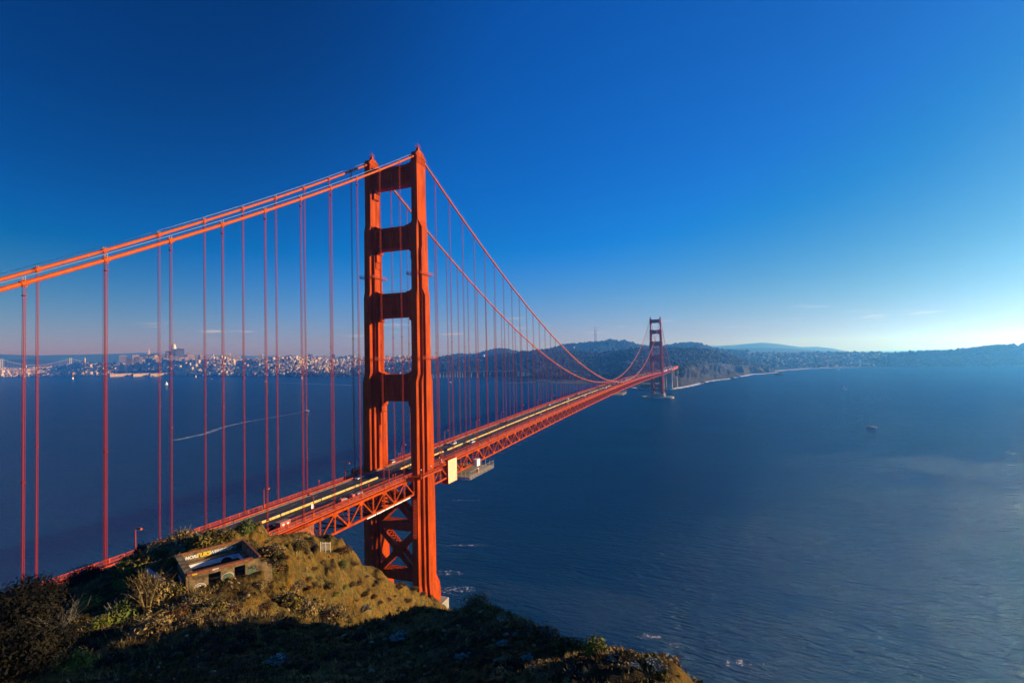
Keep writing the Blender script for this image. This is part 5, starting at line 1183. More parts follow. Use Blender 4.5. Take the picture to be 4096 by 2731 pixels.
# three-pronged lattice mast
p = at(2381, 1307, 6000); zb = at(2381, 1378, 6000)[2]-8; r_ = empty('radio_mast', (p[0], p[1], zb)); h = p[2]-zb; mb = MB()
K = [(0, 24), (.45, 11), (.72, 12), (.80, 16), (1.0, 13)]
for s in range(3):
    a = s*2.0944+.5
    for (t0, r0_), (t1, r1_) in zip(K[:-1], K[1:]): mb.beam((math.cos(a)*r0_, math.sin(a)*r0_, h*t0), (math.cos(a)*r1_, math.sin(a)*r1_, h*t1), 3.2 if t0 < .8 else 2.2, 3.2 if t0 < .8 else 2.2)
mb.build('legs', mat('mast_steel', (.16, .14, .14), .7), r_); mb = MB()
for t, rr in ((.12, 21), (.3, 16), (.5, 11), (.62, 11.5), (.78, 17)):
    for s in range(3): a = s*2.0944+.5; b = a+2.0944; mb.beam((math.cos(a)*rr, math.sin(a)*rr, h*t), (math.cos(b)*rr, math.sin(b)*rr, h*t), 2.6, 4)
for (t0, r0_), (t1, r1_) in zip([(.0, 24), (.15, 20), (.3, 16), (.5, 11)], [(.15, 20), (.3, 16), (.5, 11), (.78, 16)]):
    for s in range(3): a = s*2.0944+.5; b = a+2.0944; mb.beam((math.cos(a)*r0_, math.sin(a)*r0_, h*t0), (math.cos(b)*r1_, math.sin(b)*r1_, h*t1), 1, 1)
mb.build('cross_ties', mat('mast_red', (.25, .08, .07), .7), r_)
tag(r_, 'tall three pronged lattice mast on the hazy hill', 'mast')
# white hospital-like blocks on the hill
for px, py, wpx, hpx, lab in ((2425, 1399, 46, 12, 'long white block low on the hill below the mast'), (2470, 1403, 24, 6, 'low white block beside the long one'), (2826, 1399, 14, 5, 'sunlit white villa at the end of the far hill'), (2380, 1402, 9, 5, 'bright church front left of the long white block')):
    p = on_land(GA, xA, px, .62); p = at(px, py, 4700 if px < 2600 else 5700); r_ = empty('hill_building', (p[0], p[1], p[2]-14), facing(p)); d = math.hypot(p[0]-C[0], p[1]-C[1]); w_ = wpx/FPX*d; h = hpx/FPX*d+14
    mb = MB(); mb.bx(-w_/2, w_/2, -15, 15, 0, h); mb.bx(-w_*.4, -w_*.1, -12, 12, h, h*1.2); mb.build('wall', BC['white'], r_); mb = MB()
    for k in range(4): mb.bx(-w_/2-.3, w_/2+.3, -15.3, 15.3, h*.3+k*h*.17, h*.3+k*h*.17+h*.06)
    mb.build('window_bands', BC['window'], r_); tag(r_, lab, 'building')
# houses: nearest 300 as things, rest as one mass
def house_parts(w_, d_, h_, gable):
    a = MB(); a.bx(-w_/2, w_/2, -d_/2, d_/2, -6, h_); b = MB()
    if gable: b.loft([[(x, -d_/2-.5, h_), (x, d_/2+.5, h_), (x, 0, h_+d_*.35)] for x in (-w_/2-.5, w_/2+.5)])
    else: b.bx(-w_/2-.4, w_/2+.4, -d_/2-.4, d_/2+.4, h_, h_+.9)
    return a, b
hp = []
for wc in ('white', 'cream', 'tan', 'pink'):
    for (w_, d_, h_, g) in ((15, 13, 12, False), (20, 14, 10, True), (28, 16, 17, False)):
        a, b = house_parts(w_, d_, h_, g); r_ = empty('house'); a.build('wall', BC[wc], r_); b.build('roof', BC['redroof' if g and wc in ('cream', 'tan') else 'roof'], r_); hp.append((r_, tree_of(r_), wc, g))
used_h = set()
spots = []
for _ in range(8200):
    i = rng.rand()*(GL.shape[0]-2); px = xL[int(i)]; t = rng.rand()**.8*.97+.02
    if px < -40 or px > 1735: continue
    if (450 < px < 640 and .06 < t < .33) or (1130 < px < 1178 and t > .93) or (px > 1400 and .03 < t < .5 and rng.rand() < .8) or (px > 1130 and t < .12 and rng.rand() < .8) or (280 < px < 400 and t > .9): continue
    spots.append((Gz(GL, i, t), px, t, 'L'))
for _ in range(1500):
    i = rng.rand()*(GR.shape[0]-2); px = xR[int(i)]; t = .05+.95*rng.rand()
    if px > 3760: continue
    spots.append((Gz(GR, i, t), px, t, 'R'))
for _ in range(500):
    i = rng.rand()*(GA.shape[0]-2); px = xA[int(i)]; t = .62+.36*rng.rand()
    if px < 2350 and px > 1740: spots.append((Gz(GA, i, t), px, t, 'A'))
for _ in range(260):
    i = rng.rand()*(GP.shape[0]-2); px = xP[int(i)]; t = .55+.45*rng.rand()
    if px < 1960: spots.append((Gz(GP, i, t), px, t, 'P'))
spots.sort(key=lambda s_: math.hypot(s_[0][0]-C[0], s_[0][1]-C[1]))
NN = 230; Vs = {k: [] for k in ('white', 'cream', 'tan', 'pink', 'roof')}
massV, massF, massM = [], [], []; cubeF = np.array([(3, 2, 1, 0), (4, 5, 6, 7), (0, 1, 5, 4), (1, 2, 6, 5), (2, 3, 7, 6), (3, 0, 4, 7)])
cols4 = ['white', 'cream', 'tan', 'pink']
near_n = 0
for n_, (p, px, t, where) in enumerate(spots):
    rot = R(30)+(rnd.choice((0, 1))*math.pi/2)+rnd.uniform(-.1, .1)+(.35 if where == 'R' else 0)
    ci = rnd.choice((0, 0, 0, 1, 1, 1, 2, 3)) if where != 'R' else 5
    if near_n < NN and where != 'R' and rnd.random() < .6:
        r0, tr, wc, g = hp[rnd.randrange(len(hp))]; near_n += 1
        o = r0 if id(r0) not in used_h else copy_tree(r0, None, tr); used_h.add(id(r0)); o.location = p; o.rotation_euler = (0, 0, rot)
        nm = {'L': 'left city slopes', 'R': 'district above the beach', 'A': 'hazy hill below the mast', 'P': 'wooded slope right of the near tower'}[where]
        tag(o, f'{wc} house with a {"gabled" if g else "flat"} roof on the {nm}', 'house', f'{wc} {"gabled" if g else "flat roofed"} houses on the {nm}')
    else:
        w_, d_, h_ = rnd.uniform(10, 20), rnd.uniform(9, 14), rnd.uniform(5, 11)
        if math.hypot(p[0]-C[0], p[1]-C[1]) > 5200 and where == 'L': w_ *= 1.5; d_ *= 1.3; h_ *= 1.35
        if where != 'R' and rnd.random() < .035: w_ *= 1.5; h_ *= rnd.uniform(1.6, 3.5)
        ca, sa = math.cos(rot), math.sin(rot); vs = []
        for z in (-8, h_):
            for x, y in ((-w_/2, -d_/2), (w_/2, -d_/2), (w_/2, d_/2), (-w_/2, d_/2)): vs.append((p[0]+x*ca-y*sa, p[1]+x*sa+y*ca, p[2]+z))
        massF.append(cubeF+len(massV)*8); massV.append(vs); massM.extend([ci, 4 if rnd.random() < .5 else ci, ci, ci, ci, ci])
for r_, tr, wc, g in hp:
    if id(r_) not in used_h:
        for k in kids(r_): bpy.data.objects.remove(k)
        bpy.data.objects.remove(r_)
tag(npmesh('city_houses', np.array(massV).reshape(-1, 3), np.concatenate(massF), [BC[c] for c in cols4]+[BC['roof'], BC['haze_wall']], mi=massM), 'thousands of pale houses covering the far city slopes', kind='stuff')
# shoreline sheds, barracks, houses in the woods
def plain(px, py, wpx, hpx, colr, lab, roofc='roof', G=None, name='shore_building', gable=True, dist=None):
    p = on_z(px, py, 3.0) if dist is None else at(px, py, dist); d = math.hypot(p[0]-C[0], p[1]-C[1]); w_ = wpx/FPX*d; h = hpx/FPX*d; r_ = empty(name, (p[0], p[1], p[2]-2), facing(p)); mb = MB(); mb.bx(-w_/2, w_/2, -7, 7, -4, h*.65+2); mb.build('wall', BC[colr], r_)
    mb = MB(); mb.loft([[(x, -8, h*.65+2), (x, 8, h*.65+2), (x, 0, h+2)] for x in (-w_/2-.5, w_/2+.5)]); mb.build('roof', BC[roofc], r_)
    mb = MB(); nwin = max(2, int(w_/6))
    for k in range(nwin): x = -w_/2+(k+.5)*w_/nwin; mb.bx(x-.8, x+.8, -7.2, -6.9, h*.15+2, h*.45+2)
    mb.build('windows', BC['window'], r_); return tag(r_, lab, 'building')
for a in ((1890, 1497, 24, 5, 'white', 'short white barrack at the left of the green shore'), (1931, 1498, 28, 5, 'white', 'long white barrack on the green shore'), (1966, 1498, 26, 5, 'white', 'third white barrack on the green shore'), (2000, 1499, 28, 5, 'white', 'fourth white barrack on the green shore'),
          (2022, 1508, 18, 6, 'white', 'white boathouse at the water by the small pier'), (2040, 1506, 22, 9, 'white', 'white station house with a porch by the shore'), (2050, 1497, 20, 6, 'grey', 'grey shed behind the station house'),
          (2173, 1524, 48, 6, 'white', 'long white building on the wooded point'), (2198, 1525, 14, 5, 'cream', 'cream building at the end of the wooded point'), (1752, 1495, 36, 6, 'tan', 'sunlit tan shed right of the near tower'), (1748, 1474, 24, 5, 'tan', 'sunlit warehouse roof in the trees right of the near tower')):
    plain(*a)
for a in ((2074, 1499, 7, 13, 'white', 'narrow white gabled house on the shore'), (2092, 1499, 14, 12, 'white', 'pair of white gabled houses on the shore'), (2110, 1498, 8, 10, 'white', 'small white gabled house on the shore')):
    plain(*a, dist=2500)
for a in ((2513, 1448, 12, 8, 'white', 'white house alone in the woods left of the far tower', 2650), (2525, 1450, 8, 3, 'white', 'low white shed beside the lone white house', 2650), (2549, 1445, 8, 5, 'cream', 'small cream house in the woods near the far tower', 2700), (2300, 1488, 14, 5, 'grey', 'grey house in a row on the wooded slope', 2700), (2316, 1488, 14, 5, 'grey', 'second grey house in a row on the wooded slope', 2700), (2332, 1487, 12, 5, 'grey', 'last grey house in a row on the wooded slope', 2700), (2747, 1443, 10, 2.5, 'cream', 'sunlit low bunker on top of the bluff', 2900), (2759, 1443, 6, 2.5, 'cream', 'small sunlit bunker on top of the bluff', 2900)):
    plain(*a[:6], dist=a[6])
# raised roadway through the trees
mb = MB(); q = [at(px, py, d) for px, py, d in ((1720, 1491, 3100), (1800, 1487, 3050), (1860, 1485, 3000), (2010, 1484, 2950), (2090, 1479, 2900), (2160, 1477, 2850))]
for a, b in zip(q[:-1], q[1:]):
    mb.beam(a, b, 20, 3)
    for k in range(6): c_ = a+(b-a)*k/6; mb.beam((c_[0], c_[1], c_[2]-1), (c_[0], c_[1], c_[2]-35), 3, 3)
tag(mb.build('viaduct', BC['grey']), 'pale elevated road through the trees above the shore', 'viaduct')
# piers
for (px0, py0, px1, py1, lab) in ((2031, 1530.5, 2142, 1528.5, 'long low pier reaching from the wooded point'), (1932, 1515, 1990, 1514, 'short pier by the white boathouse')):
    a = on_z(px0, py0, 3); b = on_z(px1, py1, 3); r_ = empty('pier', tuple(a)); mb = MB(); d = b-a; mb.beam((0, 0, 0), tuple(d), 9, 1.6); mb.build('deck', BC['grey'], r_); mb = MB(); n = 24
    for k in range(n+1): q = d*k/n; mb.beam((q[0], q[1]-3, -4), (q[0], q[1]-3, 0), .9, .9); mb.beam((q[0], q[1]+3, -4), (q[0], q[1]+3, 0), .9, .9)
    mb.build('piles', M['dark'], r_); tag(r_, lab, 'pier')
# ---------------- south end: pier, fender, pylons, arch, fort
pr2 = MB(); pr2.loft([[(x*20.6, MAIN+y*14, z) for x, y in ((-1, -.8), (-.9, -1), (.9, -1), (1, -.8), (1, .8), (.9, 1), (-.9, 1), (-1, .8))] for z in (-3, 13.3)])
for k in range(9):
    x = -18+k*4.5; pr2.bx(x-.5, x+.5, MAIN-14.4, MAIN-13.9, 2, 12)
for k in range(5):
    y = MAIN-8+k*4; pr2.bx(20.5, 21.2, y-.8, y+.8, 2, 12.5)
tag(pr2.build('tower_pier', M['concrete']), 'square concrete pier under the far tower', 'pier')
n = 64; fr = MB(); 
def ell(rx, ry, z): return [(rx*math.copysign(abs(math.cos(6.2832*k/n))**.8, math.cos(6.2832*k/n)), MAIN+ry*math.copysign(abs(math.sin(6.2832*k/n))**.8, math.sin(6.2832*k/n)), z) for k in range(n)]
fr.loft([ell(45, 26, -3), ell(45, 26, 4.2), ell(37, 19, 4.2), ell(37, 19, -3)], caps=False); tag(fr.build('fender_wall', M['concrete']), 'oval concrete fender wall round the foot of the far tower', 'wall')
c2 = MB()
c2.bx(-14, -11, MAIN-24, MAIN-21, 4.2, 7); c2.bx(20, 22, MAIN-24.5, MAIN-23, 4.2, 6.6)
tag(c2.build('fender_hut', M['concrete']), 'small hut on the oval fender wall', 'hut')
PY = MAIN+SIDE
def pylon(y0, w_, top, lab, arch=True):
    r_ = empty('bridge_pylon', (0, y0, 0))
    for s in (-1, 1):
        mb = MB()
        for (hw, hd, z0, z1) in ((5.2, 8.5, 0, 30), (4.6, 7.5, 30, 60), (3.9, 6.4, 60, top-8), (3.3, 5.4, top-8, top)): mb.bx(s*14.2-hw*.7, s*14.2+hw*.7, -hd, hd, z0, z1)
        for k in (-1, 0, 1): mb.bx(s*14.2-3.75, s*14.2+3.75, k*4-.6, k*4+.6, 4, top-12)
        mb.build('shaft', M['concrete'], r_)
    if arch:
        mb = MB(); yb = 6
        mb.bx(-10.6, -9.9, -yb, yb, 0, 62); mb.bx(2.6, 10.5, -yb, yb, 0, 62); mb.bx(-9.9, 2.6, -yb, yb, 46, 62)
        mb.loft([[(x, -yb, z) for x, z in ((-9.9, 46), (-9.9, 38), (-8.6, 42.5), (-6, 45.4), (-3.6, 46))], [(x, yb, z) for x, z in ((-9.9, 46), (-9.9, 38), (-8.6, 42.5), (-6, 45.4), (-3.6, 46))]])
        mb.loft([[(x, -yb, z) for x, z in ((2.6, 46), (2.6, 38), (1.3, 42.5), (-1.2, 45.4), (-3.6, 46))][::-1], [(x, yb, z) for x, z in ((2.6, 46), (2.6, 38), (1.3, 42.5), (-1.2, 45.4), (-3.6, 46))][::-1]])
        mb.build('wall', M['concrete'], r_)
        mb = MB(); mb.bx(-60, -17, -4, 6, 0, 8); mb.bx(-60, 22, -8, 10, -2, 2.5); mb.build('base', M['concrete'], r_)
    return tag(r_, lab, 'pylon')
pylon(PY, 10, 80, 'near concrete pylon with a tall arched wall at the far bridge end')
pylon(PY+106, 10, 76, 'second concrete pylon behind the first at the far bridge end', False)
r_ = empty('concrete_buttress', (24, PY+112, 0)); mb = MB(); mb.bx(-3, 3, -7, 7, 0, 38); mb.bx(-3.6, 3.6, -7.6, 7.6, 0, 14); mb.bx(-9, -5, -6, 6, 0, 33); mb.build('block', M['concrete'], r_); mb = MB(); mb.bx(-3.4, 3.4, -7.4, 7.4, 38, 39); mb.build('cap', BC['cream'], r_); tag(r_, 'sunlit concrete buttress block right of the pylons', 'buttress')
# steel arch and approach viaduct
ar = empty('steel_arch', (0, PY, 0)); mb = MB(); n = 14
for s in (-1, 1):
    for k in range(n):
        t0, t1 = k/n, (k+1)/n; f = lambda t, o: (s*12, 6+94*t, 14+4*t*(1-t)*42+o)
        mb.beam(f(t0, 0), f(t1, 0), 1, 1.2); mb.beam(f(t0, 6), f(t1, 6), 1, 1.2); mb.beam(f(t0, 0), f(t1, 6), .6, .6); mb.beam(f(t0, 6), (s*12, 6+94*t0, 70), .7, .7)
mb.build('arch_rib', M['orange'], ar); tag(ar, 'orange steel arch between the two far pylons', 'arch')
dk = empty('approach_viaduct', (0, PY, 0)); mb = MB(); mb.bx(-14, 14, 0, 420, 70.4, 71.3); mb.build('deck', M['asphalt'], dk); mb = MB()
for s in (-1, 1):
    mb.bx(s*13.6-.3, s*13.6+.3, 0, 420, 62, 70.4); mb.bx(s*13.8-.2, s*13.8+.2, 0, 420, 71.3, 72.6)
mb.build('girder', M['orange'], dk); tag(dk, 'orange approach viaduct leading off the far end of the bridge', 'viaduct')
# white wrapped pipes on the far side-span rail
for k, yy in enumerate((1345, 1372, 1399, 1426, 1440, 1560, 1580)):
    r_ = empty('wrapped_section', (14.3, yy, zr(yy)-.5)); mb = MB(); mb.bx(-.5, .7, -5.5, 5.5, 0, 4.2); mb.build('wrap', M['white'], r_); mb = MB(); mb.bx(-.6, .8, -5.6, -5.2, 0, 4.4); mb.build('frame', M['grey'], r_)
    tag(r_, 'white wrapped rail section beyond the far tower', 'cover', 'white wrapped rail sections beyond the far tower')
BR = mat('old_brick', (.14, .075, .05), .9, var=.2, scale=.1)
ft = empty('brick_fort', (-68, PY+40, 0)); mb = MB(); 
mb.bx(-24, 45, -25, 30, 0, 18); mb.build('wall', BR, ft); mb = MB()
for z in (5, 10):
    for k in range(11): mb.bx(-22+k*6, -20.4+k*6, -25.3, -24.9, z, z+2.4)
mb.build('gun_ports', M['dark'], ft); mb = MB(); mb.bx(-25, 46, -26, 31, 18, 19.2); mb.build('parapet', M['concrete'], ft); mb = MB(); mb.bx(-30, 52, -34, 40, -2, 3); mb.build('sea_wall', M['concrete'], ft)
tag(ft, 'old brick fort under the far end of the bridge', 'fort')

# ------------------------------------------------------------------ boats
def hull_pts(L_, W_, H_):
    rings = []
    for t, wf, zf_ in ((-.5, .75, 0), (-.3, 1, 0), (0, 1, .0), (.25, .8, .05), (.42, .38, .12), (.5, .03, .22)):
        w_ = W_/2*wf; rings.append([(-w_, L_*t, H_*(1+zf_)), (-w_*.75, L_*t, -.1), (0, L_*t, -.5), (w_*.75, L_*t, -.1), (w_, L_*t, H_*(1+zf_))])
    return rings
def boat(px, py, L_, kind, rz, lab, cat='sailboat', hullc='white', lean=0.0):
    p = on_z(px, py, 0); r_ = empty(cat.replace(' ', '_'), (p[0], p[1], 0.1), rz); mb = MB(); W_ = L_*.28; H_ = L_*.09
    mb.loft(hull_pts(L_, W_, H_)); mb.build('hull', M[hullc] if hullc in M else M['white'], r_)
    mb = MB()
    if kind in ('sail', 'bare'):
        mb.loft([[(-W_*.25, -L_*.2, H_), (W_*.25, -L_*.2, H_), (W_*.2, L_*.15, H_), (-W_*.2, L_*.15, H_)], [(-W_*.2, -L_*.16, H_*1.7), (W_*.2, -L_*.16, H_*1.7), (W_*.14, L_*.1, H_*1.6), (-W_*.14, L_*.1, H_*1.6)]]); mb.build('cabin', M['white'], r_)
        mh = L_*1.3; mb = MB(); mb.tube([(0, L_*.08, H_), (0, L_*.08, mh)], [L_*.012, L_*.008], 6); mb.beam((0, L_*.08, H_*2.4), (0, -L_*.36, H_*2.4), L_*.015, L_*.02)
        for q in ((0, L_*.5, H_), (0, -L_*.48, H_), (W_*.45, L_*.05, H_), (-W_*.45, L_*.05, H_)): mb.beam(q, (0, L_*.08, mh*.97), .04, .04)
        mb.build('mast', M['grey'] if kind == 'sail' else M['dark'], r_)
        if kind == 'sail':
            s_ = MB(); n = 8; A = []
            for k in range(n+1):
                t = k/n; z = H_*2.6+(mh*.95-H_*2.6)*t; ch = L_*.42*(1-t)**.8; A.append([(0.02+.10*L_*math.sin(math.pi*u)*(1-t), L_*.07-ch*u, z) for u in (0, .33, .66, 1)])
            s_.loft(A, caps=False, closed=False); s_.build('mainsail', M['white'], r_)
            s_ = MB(); A = []
            for k in range(n+1):
                t = k/n; z = H_*1.3+(mh*.85-H_*1.3)*t; y0_ = L_*.48+(L_*.08-L_*.48)*t; ch = (L_*.48)*(1-t); A.append([(0.02+.08*L_*math.sin(math.pi*u)*(1-t), y0_-ch*u, z) for u in (0, .33, .66, 1)])
            s_.loft(A, caps=False, closed=False); s_.build('jib', M['white'], r_)
    else:
        mb.loft([[(-W_*.36, -L_*.25, H_), (W_*.36, -L_*.25, H_), (W_*.3, L_*.2, H_), (-W_*.3, L_*.2, H_)], [(-W_*.3, -L_*.2, H_*2.8), (W_*.3, -L_*.2, H_*2.8), (W_*.22, L_*.08, H_*2.8), (-W_*.22, L_*.08, H_*2.8)]]); mb.build('cabin', M['white'], r_)
        mb = MB(); mb.bx(-W_*.33, W_*.33, -L_*.1, L_*.12, H_*1.7, H_*2.3); mb.build('windows', M['glass'], r_)
    return tag(r_, lab, cat)
boat(3377, 1558, 13, 'sail', R(70), 'white sailboat under full sail right of the far tower'); boat(3486, 1709, 14, 'bare', R(64), 'dark yacht with bare mast and no sails on the right water', hullc='grey')
boat(3355, 1480, 16, 'sail', R(60), 'tiny sailboat close to the pale beach'); boat(292, 1516, 20, 'sail', R(20), 'white sailboat left of the thick red ropes'); boat(666, 1539, 17, 'sail', R(-20), 'white sailboat below the domed skyline')
boat(784, 1509, 18, 'sail', R(30), 'tiny sailboat near the marina shore'); boat(1208, 1514, 18, 'sail', R(10), 'tiny sailboat left of the rotunda'); boat(78, 1481, 24, 'sail', R(40), 'tiny sailboat at the left edge under the far bridge'); boat(1801, 1529, 14, 'motor', R(80), 'small white motor boat right of the near tower', 'motor boat'); boat(846, 1515, 14, 'motor', R(80), 'tiny launch near the marina shore', 'motor boat')
boat(1061, 1527, 20, 'motor', R(95), 'white ferry trailing a thin wake near the city shore', 'motor boat'); boat(1225, 1644, 15, 'motor', R(-62), 'fast white motor boat at the head of a long wake', 'motor boat')
wk = [tuple(on_z(px, py, 0)[:2]) for px, py in sub([(1220, 1645), (1190, 1651), (1120, 1664), (1040, 1677), (980, 1688), (930, 1699), (880, 1712), (820, 1735), (700, 1760)], 5)]
def wake_mat():
    m = bpy.data.materials.new('wake_foam'); m.use_nodes = True; nt = m.node_tree; n_ = nt.nodes; L = nt.links; p_ = n_['Principled BSDF']; p_.inputs['Base Color'].default_value = (.55, .6, .62, 1)
    t = n_.new('ShaderNodeTexCoord'); z = n_.new('ShaderNodeTexNoise'); z.inputs['Scale'].default_value = .12; z.inputs['Detail'].default_value = 8; z.inputs['Roughness'].default_value = .75; L.new(t.outputs['Object'], z.inputs['Vector'])
    r_ = n_.new('ShaderNodeMapRange'); r_.inputs[1].default_value = .38; r_.inputs[2].default_value = .62; r_.inputs[4].default_value = .85; L.new(z.outputs[0], r_.inputs[0]); L.new(r_.outputs[0], p_.inputs['Alpha']); return m
M['wake'] = wake_mat()
ribbon('boat_wake', wk, 3.5, 12, M['wake'], 'long white wake curving behind the fast motor boat', z=.12, jag=.2)
wk = [tuple(on_z(px, py, 0)[:2]) for px, py in sub([(1066, 1527.5), (1110, 1530), (1200, 1534), (1330, 1538), (1420, 1541)], 5)]
ribbon('boat_wake', wk, 6, 20, M['wake'], 'thin wake behind the white ferry near the city shore', z=.12, jag=.2)
def buoy(px, py, lab):
    p = on_z(px, py, 0); r_ = empty('buoy', (p[0], p[1], 0)); mb = MB(); mb.tube([(0, 0, -.3), (0, 0, .9)], [1.6, 1.6], 12); mb.build('float', M['dark'], r_); mb = MB()
    for a in range(4): mb.beam((1.1*math.cos(a*1.57), 1.1*math.sin(a*1.57), .9), (.3*math.cos(a*1.57), .3*math.sin(a*1.57), 4), .15, .15)
    mb.box((0, 0, 4.2), (.9, .9, .8)); mb.build('tower', M['dark'], r_); tag(r_, lab, 'buoy')
buoy(3011, 1583, 'dark buoy left of the other, right of the far tower'); buoy(3140, 1589, 'dark buoy between the far tower and the sailboat')
# foam by the near tower and the wash-over rock at lower right
def patch(cx, cy, rx, ry, rz, name, lab, m, n=22, z=.15):
    mb = MB(); ca, sa = math.cos(rz), math.sin(rz); vs = [(cx, cy, z)]
    for k in range(n): a = 6.2832*k/n; f = rnd.uniform(.55, 1.1); x, y = rx*f*math.cos(a), ry*f*math.sin(a); vs.append((cx+x*ca-y*sa, cy+x*sa+y*ca, z))
    mb.add(vs, [(0, 1+k, 1+(k+1) % n) for k in range(n)]); return tag(mb.build(name, m), lab, kind='stuff')
for px, py, rx, ry, lab in ((1815, 2360, 13, 6, 'white foam swirling by the near tower pier'), (1800, 2290, 9, 4, 'streak of foam beyond the near tower pier'), (2960, 2652, 9, 3.6, 'white foam breaking over a rock at lower right'), (2600, 2545, 6, 3, 'faint foam patch in the lower right water'), (2710, 2580, 4, 2, 'smaller foam patch in the lower right water'), (1880, 2180, 22, 2, 'thin foam line right of the near tower'), (1860, 2000, 18, 1.2, 'faint foam streak beside the near tower')):
    p = on_z(px, py, 0); patch(p[0], p[1], rx, ry, R(20), 'sea_foam', lab, M['foam'])
# ------------------------------------------------------------------ ruin on the terrace
RUST = mat('rusty_steel', (.14, .035, .012), .8, col2=(.30, .09, .03), scale=2.5, bump=.3)
RCON = mat('weathered_concrete', (.08, .05, .022), .95, col2=(.27, .18, .075), scale=1.1, bump=.4, bscale=5, detail=9)
BLUEW = mat('pale_blue_painted_wall', (.42, .5, .62), .8, col2=(.75, .76, .78), scale=.9)
INK = {'black': mat('black_spray', (.012, .012, .015), .7), 'white': mat('white_spray', (.7, .7, .68), .7), 'yellow': mat('yellow_spray', (.75, .5, .03), .7), 'blue': mat('blue_spray', (.12, .3, .6), .7), 'teal': mat('teal_spray', (.04, .3, .3), .7), 'green': mat('dull_green_paint', (.09, .12, .07), .9, var=.3, scale=3)}
ruin = empty('roofless_bunker', (RO[0], RO[1], 0), math.atan2(RU[1], RU[0])); tag(ruin, 'roofless concrete bunker covered in graffiti on the headland terrace', 'ruin')
zb, zt = 96.6, 100.25
mb = MB()
for u0, u1 in ((0, 2.2), (3.65, 5.3), (6.65, 8.6)): mb.bx(u0, u1, 0, .45, zb-2.0, zt-.55)
mb.bx(0, 8.6, 0, .45, zt-.55, zt-.2)
mb.bx(8.3, 9.5, .1, .9, zb-2, zt-1.0); mb.bx(9.3, 10.2, .2, 1.1, zb-2, zt-1.7); mb.build('front_wall', RCON, ruin)
mb = MB(); mb.bx(0, .4, .45, 9.3, zb-3, zt-.2); mb.bx(-.35, .55, -.1, 9.6, zt-.2, zt+.02); mb.bx(-.9, -.45, .6, 1.1, zb-2, zt-.6); mb.bx(-.35, -.05, .0, .4, zb-2, zt-.2); mb.build('side_wall', RCON, ruin)
mb = MB(); mb.bx(0, 8.6, 9.0, 9.3, zb-2, zt-.1); mb.bx(.4, 8.3, 7.7, 9.0, zt-1.45, zt-1.25); mb.bx(.4, 7.6, 7.6, 7.9, zt-1.45, zt-1.1); mb.build('back_wall', RCON, ruin)
mb = MB(); mb.bx(8.3, 8.6, .5, 9.3, zb-2, zt-.12); mb.bx(7.6, 8.3, .45, 9.0, zt-1.4, zt-1.2); mb.build('side_wall', RCON, ruin)
mb = MB(); mb.bx(-.2, 7.6, -.12, .5, zt-.18, zt+.12); mb.bx(-.2, 7.6, -.16, -.12, zt-.2, zt+.14)
mb.bx(0, 8.7, 9.05, 9.35, zt-.1, zt+.08); mb.bx(8.45, 8.75, .2, 9.3, zt-.12, zt+.05); mb.build('steel_beam', RUST, ruin)
mb = MB(); mb.bx(.42, 7.6, 7.52, 7.6, zb-.2, zt-1.3); mb.bx(7.5, 7.58, .5, 7.52, zb-.2, zt-1.35); mb.build('painted_inner_wall', BLUEW, ruin)
mb = MB(); mb.bx(.4, 7.6, .45, 7.6, zb-.4, zb+.05); mb.build('floor', mat('dark_rubble_floor', (.03, .027, .025), .95, var=.3, scale=3), ruin)
mb = MB()
for k in range(60): x, y = rnd.uniform(.6, 7), rnd.uniform(.6, 5.9); mb.box((x, y, zb+.1), (rnd.uniform(.08, .35), rnd.uniform(.05, .2), .08), rnd.random()*3)
mb.build('litter', INK['white'], ruin)
def text(parent, s, size, loc, xd, nd, m, bold=.02):
    cu = bpy.data.curves.new('graffiti', 'FONT'); cu.body = s; cu.size = size; cu.extrude = .01; cu.offset = bold; cu.shear = .15
    to = bpy.data.objects.new('graffiti', cu); col.objects.link(to); dg = bpy.context.evaluated_depsgraph_get(); me = bpy.data.meshes.new_from_object(to.evaluated_get(dg)); bpy.data.objects.remove(to)
    me.materials.clear(); me.materials.append(m); o = bpy.data.objects.new('graffiti', me); col.objects.link(o); o.parent = parent
    xd = Vector(xd).normalized(); nd = Vector(nd).normalized(); yd = nd.cross(xd); mm = Matrix(((xd.x, yd.x, nd.x, loc[0]), (xd.y, yd.y, nd.y, loc[1]), (xd.z, yd.z, nd.z, loc[2]), (0, 0, 0, 1))); o.matrix_local = mm; return o
XU, NB = (1, 0, 0), (0, -1, 0)
text(ruin, 'MORE', .62, (.9, 8.96, zt-.92), XU, NB, INK['white'], .03); text(ruin, 'TUKS', .75, (2.3, 8.96, zt-.95), XU, NB, INK['yellow'], .05); text(ruin, 'WERISOUP', .62, (4.0, 8.96, zt-.9), XU, NB, INK['white'], .02); text(ruin, '!!', .6, (7.2, 8.96, zt-.9), XU, NB, INK['teal'], .04)
text(ruin, 'ESIK', .3, (1.3, 9.03, zt-.33), XU, NB, INK['yellow'], .01); text(ruin, 'ZEKOR', .24, (2.6, -.17, zt-.14), XU, NB, INK['white'], .01); text(ruin, 'BSOE', .24, (.3, -.17, zt-.14), XU, NB, INK['yellow'], .015)
text(ruin, 'LSK', 1.25, (4.1, 7.5, zb+.7), XU, NB, INK['black'], .03); text(ruin, 'AMG', 1.3, (.9, 7.5, zb+.6), XU, NB, INK['blue'], .06); text(ruin, 'RIP', 1.0, (-.36, 5.6, zb+1.5), (0, -1, 0), (-1, 0, 0), INK['white'], .01); text(ruin, 'NICE', .5, (6.95, -.012, zt-1.35), XU, NB, INK['black'], .01)
mb = MB()
